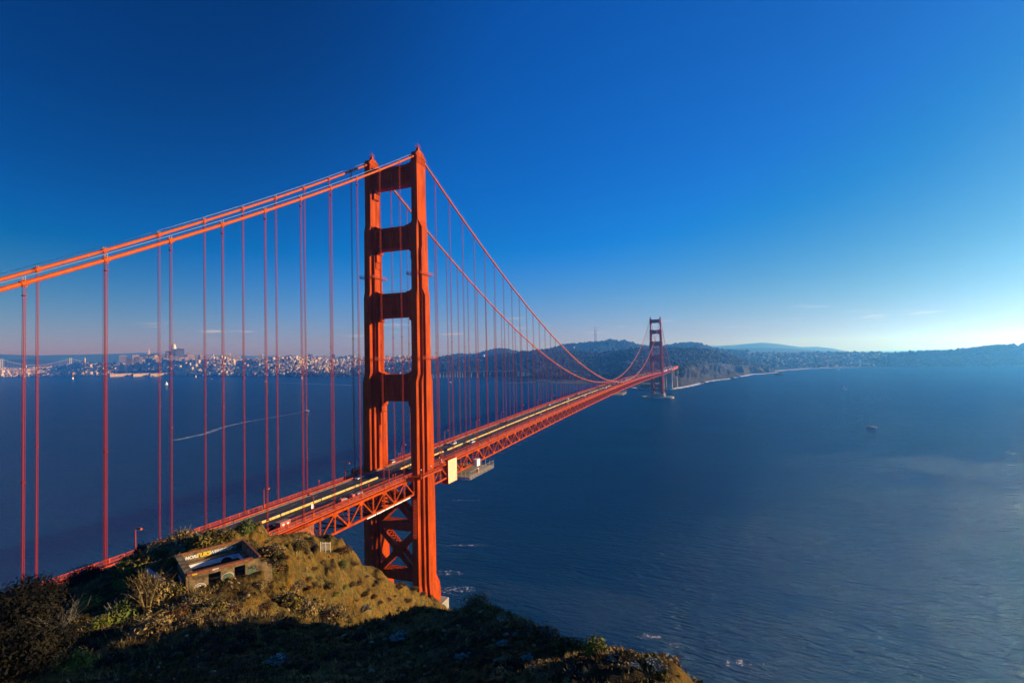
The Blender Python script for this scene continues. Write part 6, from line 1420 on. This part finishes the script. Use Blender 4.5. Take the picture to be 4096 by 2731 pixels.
for (u, z, ru, rz_) in ((.95, zb+1.5, .5, .45), (1.35, zb+1.55, .45, .42), (1.15, zb+1.5, .8, .7), (4.45, zb+2.1, .72, .5), (4.5, zb+1.1, .66, .45)):
    mb.tube([(u+ru*math.cos(6.2832*k/20), -.012, z+rz_*math.sin(6.2832*k/20)) for k in range(21)], .03, 4, caps=False)
mb.build('graffiti', INK['white'], ruin)
mb = MB()
for (u, z, ru, rz_) in ((4.45, zb+1.7, .62, .95), (7.4, zb+2.0, .6, .7)):
    n = 18; mb.loft([[(u+ru*math.cos(6.2832*k/n), y, z+rz_*math.sin(6.2832*k/n)) for k in range(n)] for y in (.0, -.008)])
mb.build('paint_patch', INK['green'], ruin)
mb = MB(); n = 18; mb.loft([[(5.9+.75*math.cos(6.2832*k/n), y, zb+1.6+.62*math.sin(6.2832*k/n)) for k in range(n)] for y in (7.52, 7.50)]); mb.build('graffiti', INK['black'], ruin)
# broken foundation wall left of the bunker
h1 = hit(585, 2300); h2 = hit(655, 2345)
if h1 and h2:
    fw = empty('foundation_wall', tuple(h1[0])); d = h2[0]-h1[0]; mb = MB(); mb.beam((0, 0, .1), (d[0], d[1], d[2]+.1), .5, .9); mb.beam((0, 0, .1), (2.5, 2.5, .0), .45, .8); mb.build('wall', RCON, fw); mb = MB(); mb.beam((0, 0, .57), (d[0], d[1], d[2]+.57), .56, .06); mb.build('cap', M['concrete'], fw); tag(fw, 'broken low concrete foundation wall left of the bunker', 'wall')
# fence posts and fallen rail on the skyline
WOOD = mat('pale_wood', (.42, .3, .14), .85, var=.2, scale=3)
fp = []
for px, py in ((705, 2188), (784, 2170)):
    h = hit(px, py)
    if h: fp.append(h[0])
if len(fp) == 2:
    fe = empty('wooden_fence', tuple(fp[0])); d = fp[1]-fp[0]; mb = MB(); mb.beam((0, 0, -.5), (0, 0, 1.2), .16, .16); mb.build('post', WOOD, fe); mb = MB(); mb.beam((d[0], d[1], d[2]-.5), (d[0], d[1], d[2]+1.7), .16, .16); mb.build('post', WOOD, fe); mb = MB(); mb.beam((.8, .8, .15), (d[0], d[1], d[2]+.95), .1, .1); mb.build('rail', WOOD, fe); tag(fe, 'two pale fence posts with a fallen rail behind the bunker', 'fence')
a = hit(1282, 2212); b = hit(1322, 2202)
if a and b:
    fe = empty('mesh_fence', tuple(a[0])); d = b[0]-a[0]; mb = MB()
    for t in (0, .5, 1): mb.beam((d[0]*t, d[1]*t, d[2]*t-.6), (d[0]*t, d[1]*t, d[2]*t+2.0), .09, .09)
    mb.beam((0, 0, 1.8), (d[0], d[1], d[2]+1.8), .06, .06); mb.build('posts', M['alu'], fe); mb = MB()
    for k in range(24): t = k/24; mb.beam((d[0]*t, d[1]*t, d[2]*t), (d[0]*(t+.12), d[1]*(t+.12), d[2]*(t+.12)+1.8), .02, .02); mb.beam((d[0]*(t+.12), d[1]*(t+.12), d[2]*(t+.12)), (d[0]*t, d[1]*t, d[2]*t+1.8), .02, .02)
    mb.build('wire_mesh', M['alu'], fe); tag(fe, 'short wire mesh fence on the cliff edge under the bridge', 'fence')

# ------------------------------------------------------------------ plants
def leafmat(nm, a, b, sc=1.6): return mat(nm, a, .85, col2=b, scale=sc, detail=4, spec=.15)
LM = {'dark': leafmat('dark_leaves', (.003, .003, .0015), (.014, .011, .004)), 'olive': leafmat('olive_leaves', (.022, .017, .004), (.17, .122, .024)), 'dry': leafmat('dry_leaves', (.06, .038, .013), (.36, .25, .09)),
      'yellow': leafmat('yellow_green_leaves', (.07, .09, .01), (.24, .22, .03)), 'green': leafmat('green_leaves', (.022, .038, .006), (.1, .12, .025)), 'grey': leafmat('grey_twigs', (.1, .09, .07), (.3, .27, .21)), 'pale': leafmat('pale_succulent', (.09, .1, .07), (.3, .31, .24), 6), 'red': leafmat('red_leaves', (.06, .012, .006), (.16, .035, .012)), 'rust': leafmat('rust_scrub', (.035, .016, .005), (.18, .085, .022))}
def leaves(n, rx, rz, size, rs, zmin=.0, lumps=5, elong=2.0):
    """leaf quads in lumpy dome; returns V, F"""
    c = rs.randn(lumps, 3); c /= np.linalg.norm(c, axis=1)[:, None]; c[:, 2] = abs(c[:, 2]); c *= .45
    k = rs.randint(0, lumps, n); d = rs.randn(n, 3); d /= np.linalg.norm(d, axis=1)[:, None]; r_ = .62*(rs.rand(n)**.4)*(.75+.5*rs.rand(lumps)[k]); p = c[k]+d*r_[:, None]
    p[:, 2] = np.abs(p[:, 2])+zmin; p *= np.array([rx, rx, rz])
    nrm = d+rs.randn(n, 3)*.5; nrm /= np.linalg.norm(nrm, axis=1)[:, None]; a = np.cross(nrm, rs.randn(n, 3)); a /= np.linalg.norm(a, axis=1)[:, None]; b = np.cross(nrm, a)
    s_ = size*(.5+rs.rand(n))[:, None]; e = elong
    V_ = np.stack([p-a*s_*e/2, p+b*s_/2, p+a*s_*e/2, p-b*s_/2], 1).reshape(-1, 3); F_ = np.arange(4*n).reshape(-1, 4); return V_, F_
def stems(n, rx, h, th, rs, spread=.6, curve=.2):
    V_, F_ = [], []
    for i in range(n):
        a = rs.rand()*6.283; r0 = rs.rand()*.2*rx; r1 = r0+rx*spread*(.3+rs.rand()); hh = h*(.6+.5*rs.rand()); pts = [(math.cos(a)*r0, math.sin(a)*r0, -.1)]
        for t in (.33, .66, 1): pts.append((math.cos(a+curve*rs.randn())*(r0+(r1-r0)*t**1.5), math.sin(a+curve*rs.randn())*(r0+(r1-r0)*t**1.5), hh*t))
        q = rs.randn(2); q = q/np.hypot(*q)*th/2; b = len(V_)*1
        for j, p in enumerate(pts): w_ = 1-.7*j/3; V_.append((p[0]-q[0]*w_, p[1]-q[1]*w_, p[2])); V_.append((p[0]+q[0]*w_, p[1]+q[1]*w_, p[2]))
        for j in range(3): F_.append((b+2*j, b+2*j+1, b+2*j+3, b+2*j+2))
    return np.array(V_), np.array(F_)
def make_shrub(kind, seed, stemk='grey', dense=1.0):
    rs = np.random.RandomState(seed); r_ = empty('shrub'); 
    if kind in ('dry_fan',): 
        V_, F_ = stems(150, 1.0, 1.3, .02, rs, .7, .25); npmesh('twigs', V_, F_, LM[stemk], r_)
        V_, F_ = leaves(1500, 1.0, 1.1, .05, rs, .1, 8, 3.0); npmesh('foliage', V_, F_, LM['dry'], r_); return r_
    V_, F_ = leaves(int(1500*dense), 1.0, .85, .085/dense**.45, rs, 0, 7 if dense < 2 else 16, 2.0); npmesh('foliage', V_, F_, LM[kind], r_)
    V_, F_ = stems(30, .8, .9, .05, rs); npmesh('stems', V_, F_, LM[stemk], r_); return r_
SH = {}
for i, k in enumerate(('dark', 'olive', 'dry', 'yellow', 'green', 'red', 'rust')):
    for j in range(2): r_ = make_shrub(k, 100+i*7+j); SH[(k, j)] = [r_, tree_of(r_), False]
for j in range(2): r_ = make_shrub('dry_fan', 300+j, 'grey' if j else 'dry'); SH[('fan', j)] = [r_, tree_of(r_), False]
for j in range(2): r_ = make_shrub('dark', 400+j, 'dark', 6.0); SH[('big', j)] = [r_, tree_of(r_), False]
def put(kind, var, loc, sx_, sz, rz=None, name=None):
    e = SH[(kind, var)]; o = e[0] if not e[2] else copy_tree(e[0], None, e[1]); e[2] = True
    o.location = loc; o.scale = (sx_, sx_, sz); o.rotation_euler = (0, 0, rnd.uniform(0, 6.28) if rz is None else rz); return o
BUSH = [  # base px, py, width px, height px, kind, label
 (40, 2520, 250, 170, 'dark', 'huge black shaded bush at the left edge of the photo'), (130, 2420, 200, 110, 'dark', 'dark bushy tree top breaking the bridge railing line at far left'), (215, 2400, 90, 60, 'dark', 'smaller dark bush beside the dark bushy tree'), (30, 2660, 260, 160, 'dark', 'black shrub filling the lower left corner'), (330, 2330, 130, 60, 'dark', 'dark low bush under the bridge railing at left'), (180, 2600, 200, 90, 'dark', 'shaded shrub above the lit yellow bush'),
 (518, 2222, 62, 56, 'red', 'red leaved bush at the foot of the lamp'), (575, 2218, 66, 50, 'dark', 'dark round bush just right of the lamp'), (650, 2190, 90, 34, 'dry', 'dry grassy bush on the skyline right of the lamp'), (735, 2160, 90, 52, 'dry', 'dry bush between the two fence posts'), (820, 2160, 110, 52, 'olive', 'olive bush right of the tall fence post'), (905, 2150, 90, 46, 'olive', 'olive bush on the skyline above the bunker'), (985, 2135, 70, 50, 'green', 'green bush beside the end of the yellow barrier'),
 (580, 2250, 150, 62, 'olive', 'broad sunlit olive bush below the lamp'), (505, 2300, 110, 56, 'green', 'green leafy bush in the shade left of the bunker'), (490, 2350, 62, 36, 'yellow', 'small round yellow green bush left of the bunker'), (345, 2436, 76, 40, 'yellow', 'round dry yellow bush on the dark slope'), (705, 2375, 84, 58, 'olive', 'olive bush at the front corner of the bunker'), (620, 2265, 56, 26, 'dry', 'dry tuft beside the bunker wall'),
 (600, 2420, 130, 84, 'fan', 'tall dry broom bush with pale stems'), (475, 2490, 100, 96, 'green', 'bright green upright bush on the dark slope'), (395, 2505, 80, 40, 'yellow', 'low yellow green bush left of the upright one'), (610, 2520, 130, 66, 'dry', 'dry grey dome shaped bush at the shade edge'), (530, 2425, 90, 54, 'olive', 'olive bush left of the broom bush'), (270, 2665, 140, 66, 'yellow', 'sunlit yellow green bush in the black lower left shade'),
 (770, 2440, 110, 56, 'dry', 'grey dry bush below the bunker'), (850, 2440, 120, 50, 'olive', 'wide olive bush on the slope below the bunker'), (700, 2470, 90, 46, 'rust', 'brown bush beside the small orange outcrop'), (1150, 2430, 110, 60, 'olive', 'olive bush on the lit slope above the shade'), (1220, 2460, 130, 60, 'dry', 'dry bush at the bright edge of the shade'), (1330, 2480, 110, 56, 'dry', 'dry tangled bush left of the dead branches'), (1120, 2510, 120, 56, 'rust', 'brown shaded bush behind the bare treelet'),
 (1910, 2432, 110, 54, 'fan', 'dry tangled nest of twigs on the near ridge top'), (2190, 2570, 150, 70, 'rust', 'brown and green scrub on the near ridge'), (2280, 2600, 150, 72, 'olive', 'dense scrub at the right part of the near ridge'), (2390, 2612, 110, 72, 'yellow', 'leafy pale green bush at the drop of the near ridge'), (2110, 2545, 120, 50, 'rust', 'rusty scrub below the dry stalks'),
 (1090, 2215, 80, 34, 'dry', 'grey dry bush on the crest right of the bunker'), (1180, 2190, 80, 36, 'olive', 'olive bush on the crest above the ochre cliff'), (1060, 2290, 90, 40, 'olive', 'olive bush just right of the bunker door'), (1370, 2215, 70, 24, 'rust', 'brown scrub on the crest near the mesh fence')]
for px, py, wpx, hpx, k, lab in BUSH:
    h = hit(px, py)
    if not h: h = hit(px, py+14)
    if not h: continue
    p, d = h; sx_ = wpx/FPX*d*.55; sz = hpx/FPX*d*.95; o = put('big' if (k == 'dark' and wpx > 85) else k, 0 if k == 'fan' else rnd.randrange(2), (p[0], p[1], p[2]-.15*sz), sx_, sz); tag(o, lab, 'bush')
# smaller shrubs as a group over the slopes
zones = [((620, 1000), (2360, 2520), ('olive', 'dry', 'rust')), ((1000, 1450), (2220, 2470), ('dry', 'olive', 'rust', 'yellow')), ((1400, 1720), (2330, 2460), ('olive', 'rust')), ((150, 560), (2430, 2720), ('dark', 'olive', 'dark')), ((600, 1500), (2540, 2720), ('dark', 'rust')), ((1700, 2500), (2560, 2720), ('rust', 'dark', 'dry')), ((560, 1100), (2180, 2260), ('olive', 'dry'))]
cnt = 0
KW = {'olive': 'olive green', 'dry': 'dry grey brown', 'rust': 'rusty brown', 'yellow': 'yellow green', 'dark': 'dark shaded'}
for (xa, xb), (ya, yb), ks in zones:
    for _ in range(26):
        px, py = rnd.uniform(xa, xb), rnd.uniform(ya, yb); h = hit(px, py)
        if not h: continue
        p, d = h; u, v = ruin_uv(p[0], p[1])
        if -1.2 < u < 10.5 and -1.6 < v < 10: continue
        if abs(p[0]) < 18: continue
        k = rnd.choice(ks); s_ = rnd.uniform(.5, 1.25)*(.3+min(1, d/90)); o = put(k, rnd.randrange(2), (p[0], p[1], p[2]-.15), s_, s_*rnd.uniform(.45, .8)); cnt += 1
        tag(o, f'low {KW[k]} shrub scattered on the headland slope', 'bush', f'low {KW[k]} shrubs on the headland')
for k, e in SH.items():
    if not e[2]:
        for c_ in kids(e[0]): bpy.data.objects.remove(c_)
        bpy.data.objects.remove(e[0])
# pale rosette succulents
def make_rosette(seed):
    rs = np.random.RandomState(seed); V_, F_ = [], []; b = 0
    for i in range(60):
        cx_, cy_ = np.clip(rs.randn(2)*.2, -.4, .4); cz = .08+.1*rs.rand(); sz = .13+.08*rs.rand()
        for j in range(9):
            a = j*.698+rs.rand()*.2; el = .5+.3*(j % 2); dx, dy, dz = math.cos(a)*math.cos(el), math.sin(a)*math.cos(el), math.sin(el); px_, py_ = -math.sin(a)*.3, math.cos(a)*.3
            V_ += [(cx_, cy_, cz), (cx_+(dx*.6+px_)*sz, cy_+(dy*.6+py_)*sz, cz+dz*.6*sz), (cx_+dx*sz, cy_+dy*sz, cz+dz*sz*1.1), (cx_+(dx*.6-px_)*sz, cy_+(dy*.6-py_)*sz, cz+dz*.6*sz)]; F_.append((b, b+1, b+2, b+3)); b += 4
    return npmesh('succulent_clump', np.array(V_), np.array(F_), LM['pale'])
rz0 = [make_rosette(1), make_rosette(2)]; usedr = [False, False]
for px, py, wpx, lab in ((2010, 2480, 70, 'pale succulents just right of the twig nest'), (2080, 2545, 90, 'pale succulents under the dry stalks'), (2130, 2530, 60, 'small pale succulents among the dry stalks'), (2010, 2585, 80, 'pale succulents on the shaded side of the near ridge'), (2110, 2640, 80, 'pale succulent mat low on the near ridge'), (2125, 2680, 44, 'small pale succulent on the orange soil'), (1995, 2650, 60, 'shaded pale succulent in the dark soil'), (2460, 2650, 90, 'pale succulents at the drop of the near ridge'), (2540, 2668, 70, 'pale succulents near the lower right of the ridge'), (2610, 2660, 90, 'pale succulents standing up on the ridge edge'), (2640, 2706, 90, 'last pale succulent mat along the ridge edge'), (1450, 2450, 90, 'white flowering clump beside the dead branches'), (1600, 2560, 130, 'white dotted plants in the shade'), (1100, 2660, 130, 'white dotted plants at the lower middle shade'), (1850, 2640, 100, 'white dotted plants left of the orange soil'), (970, 2225, 50, 'grey plants on the crest beside the bunker')):
    h = hit(px, py) or hit(px, py+12)
    if not h: continue
    i = rnd.randrange(2); o = rz0[i] if not usedr[i] else rz0[i].copy()
    if usedr[i]: col.objects.link(o)
    usedr[i] = True; p, d = h; s_ = wpx/FPX*d*.6; o.location = (p[0], p[1], p[2]); o.scale = (s_, s_, s_*.8); o.rotation_euler = (0, 0, rnd.uniform(0, 6)); tag(o, lab, 'plant')
# dry stalks
rs = np.random.RandomState(5)
for i, (px, py, n, hpx, lab) in enumerate(((2105, 2515, 26, 70, 'stand of tall dry stalks on the near ridge'), (2175, 2535, 30, 66, 'second stand of dry seeded stalks on the near ridge'), (2790, 2728, 34, 46, 'green grass tuft at the low end of the near ridge'), (2660, 2702, 18, 30, 'small grass tuft beside the pale succulents'), (590, 2465, 22, 100, 'bare pale upright stems below the broom bush'), (2475, 2625, 14, 40, 'thin stalks at the drop of the ridge'))):
    h = hit(px, py) or hit(px, py+10)
    if not h: continue
    p, d = h; hh = hpx/FPX*d; r_ = empty('stalks', tuple(p)); V_, F_ = stems(n, hh*.6, hh, max(.012, hh*.02), rs, .9, .15); npmesh('stalks', V_, F_, LM['green' if 'green' in lab else 'dry'], r_)
    V_, F_ = leaves(n*3, hh*.7, hh*.45, hh*.05, rs, hh*.35 if i < 2 else 0, 5, 2); npmesh('seed_heads', V_, F_, LM['rust' if i < 2 else 'dry'], r_); tag(r_, lab, 'plant')
# bare treelet and dead branches
def branchy(name, loc, h, lab, m, seed, flat=1.0, nb=6, th=.03):
    rs = random.Random(seed); mb = MB()
    def go(p, d, L_, r, lv):
        q = p+d*L_; mb.tube([p, (p+q)/2+Vector((rs.uniform(-1, 1), rs.uniform(-1, 1), rs.uniform(-.5, .5)))*L_*.06, q], [r, r*.85, r*.65], 5)
        if lv == 0: return
        for _ in range(rs.choice((2, 3))):
            nd = (d+Vector((rs.uniform(-1, 1), rs.uniform(-1, 1), rs.uniform(-.4, .5)*flat))*.8).normalized(); go(q, nd, L_*rs.uniform(.55, .8), r*.65, lv-1)
    for k in range(nb): go(Vector((0, 0, -.1)), Vector((rs.uniform(-.7, .7), rs.uniform(-.7, .7), 1*flat)).normalized(), h*.4, th, 3)
    o = mb.build(name, m); o.location = loc; return tag(o, lab, 'tree' if 'tree' in name else 'branches')
h = hit(1040, 2580)
branchy('bare_tree', tuple(h[0]), h[1]/FPX*150, 'small bare treelet in the shade at centre', LM['dry'], 3, 1.0, 2, .03)
h = hit(1420, 2475); branchy('dead_branches', tuple(h[0]), h[1]/FPX*70, 'sunlit dead branches lying at the edge of the shade', LM['dry'], 8, .35, 6, .05)
for i, (px, py) in enumerate(((270, 2500), (220, 2560))):
    h = hit(px, py); V_, F_ = stems(60, h[1]/FPX*60, h[1]/FPX*70, .03, rs, .9, .4); o = npmesh('bare_twigs', V_, F_, LM['grey']); o.location = tuple(h[0]); tag(o, ('grey bare twigs on the dark left slope' if i == 0 else 'lower grey bare twigs on the dark left slope'), 'branches')
# ground cover: dry grass and low scrub as one mass each
def scatter(n, dmin, dmax, pxr, pyr):
    out = []
    ang = YAW+R(-48)+R(96)*rng.rand(n); d = dmin*(dmax/dmin)**rng.rand(n); x = C[0]+np.sin(ang)*d; y = C[1]+np.cos(ang)*d; z = HH(x, y); e = .6
    sl_ = np.hypot(HH(x+e, y)-z, HH(x, y+e)-z)/e; u, v = ruin_uv(x, y); ok = (z > 6) & (np.abs(x) > 17) & ~((u > -.5) & (u < 9) & (v > -.2) & (v < 9.6)); return x[ok], y[ok], z[ok], d[ok], sl_[ok]
x, y, z, d, sl_ = scatter(26000, 7, 230, 0, 0)
keep = rng.rand(len(x)) < np.clip(1.35-sl_*.7, .15, 1); x, y, z, d = x[keep], y[keep], z[keep], d[keep]
def tufts(x, y, z, d, nb, hh, wd, m, name, lab, pick=None):
    n = len(x); V_ = []; 
    a = rng.rand(n, nb)*6.283; le = rng.rand(n, nb)*.6+.1; h_ = (hh*(.5+rng.rand(n, nb)))*np.clip(d/45, .35, 1.3)[:, None]; w_ = wd*np.clip(d/30, .3, 2.2)[:, None]*np.ones((n, nb)); r0 = rng.rand(n, nb)*.18*np.clip(d/40, .4, 1.5)[:, None]
    bx = x[:, None]+np.cos(a)*r0; by = y[:, None]+np.sin(a)*r0; bz = z[:, None]-.04+0*a; px_, py_ = -np.sin(a)*w_/2, np.cos(a)*w_/2
    tx = bx+np.cos(a)*le*h_; ty = by+np.sin(a)*le*h_; tz = bz+h_
    V_ = np.stack([np.stack([bx-px_, by-py_, bz], -1), np.stack([bx+px_, by+py_, bz], -1), np.stack([tx, ty, tz], -1)], 2).reshape(-1, 3)
    F_ = np.arange(len(V_)).reshape(-1, 3); return tag(npmesh(name, V_, F_, m), lab, kind='stuff')
q = fbm(x/9, y/9+30, 3)
for m_, lo, hi, lab, hh in (('dry', -.05, 9, 'dry tan grass over the headland', .34), ('olive', -.22, -.05, 'olive green herbs over the headland', .28), ('rust', -9, -.22, 'rusty brown scrub over the headland', .3)):
    s_ = (q > lo) & (q <= hi); tufts(x[s_], y[s_], z[s_], d[s_], 9, hh, .05, LM[m_], 'ground_cover', lab)
x, y, z, d, sl_ = scatter(5200, 10, 220, 0, 0)
Vs, Fs, b = {k: [] for k in ('olive', 'dry', 'rust')}, {k: [] for k in ('olive', 'dry', 'rust')}, {k: 0 for k in ('olive', 'dry', 'rust')}
q = fbm(x/12+9, y/12, 3)
for i in range(len(x)):
    if rng.rand() > 1.3-sl_[i]*.6: continue
    k = 'olive' if q[i] > .05 else ('dry' if q[i] > -.12 else 'rust'); s_ = (.18+.5*rng.rand())*min(1.2, .3+d[i]/90); V_, F_ = leaves(34, s_, s_*.6, s_*.28, rng, 0, 3, 2.2)
    V_ = V_+np.array([x[i], y[i], z[i]-.05]); Vs[k].append(V_); Fs[k].append(F_+b[k]); b[k] += len(V_)
for k in Vs: tag(npmesh('low_scrub', np.concatenate(Vs[k]), np.concatenate(Fs[k]), LM[k]), f'low {KW[k]} mat of scrub on the headland', kind='stuff')
# loose stones
x, y, z, d, sl_ = scatter(2600, 8, 200, 0, 0); bm = bmesh.new(); bmesh.ops.create_icosphere(bm, subdivisions=1, radius=1); bv = np.array([v.co[:] for v in bm.verts]); bf = np.array([[v.index for v in f.verts] for f in bm.faces]); bm.free()
Vs, Fs = [], []
for i in range(len(x)): s_ = (.05+.25*rng.rand()**3)*min(1.6, .25+d[i]/60); Vs.append(bv*(1+.5*(rng.rand(len(bv), 1)-.5))*s_*np.array([1, .8, .6])+np.array([x[i], y[i], z[i]])); Fs.append(bf+i*len(bv))
tag(npmesh('loose_stones', np.concatenate(Vs), np.concatenate(Fs), mat('ochre_stone', (.14, .09, .04), .95, col2=(.34, .24, .12), scale=.8)), 'loose ochre stones over the slope', kind='stuff')
# ------------------------------------------------------------------ haze
hz = MB(); hz.bx(-30000, 30000, -6000, 30000, -40, 640); hm = bpy.data.materials.new('haze'); hm.use_nodes = True; hn = hm.node_tree.nodes; hn.clear()
ho = hn.new('ShaderNodeOutputMaterial'); hv = hn.new('ShaderNodeVolumePrincipled'); hm.node_tree.links.new(hv.outputs[0], ho.inputs['Volume'])
hv.inputs['Color'].default_value = (.085, .38, 1.0, 1); hv.inputs['Density'].default_value = 1.45e-4; hv.inputs['Anisotropy'].default_value = .68
hv.inputs['Absorption Color'].default_value = (1, 1, 1, 1)
tag(hz.build('haze', hm), 'thin blue sea haze over the strait', kind='stuff')
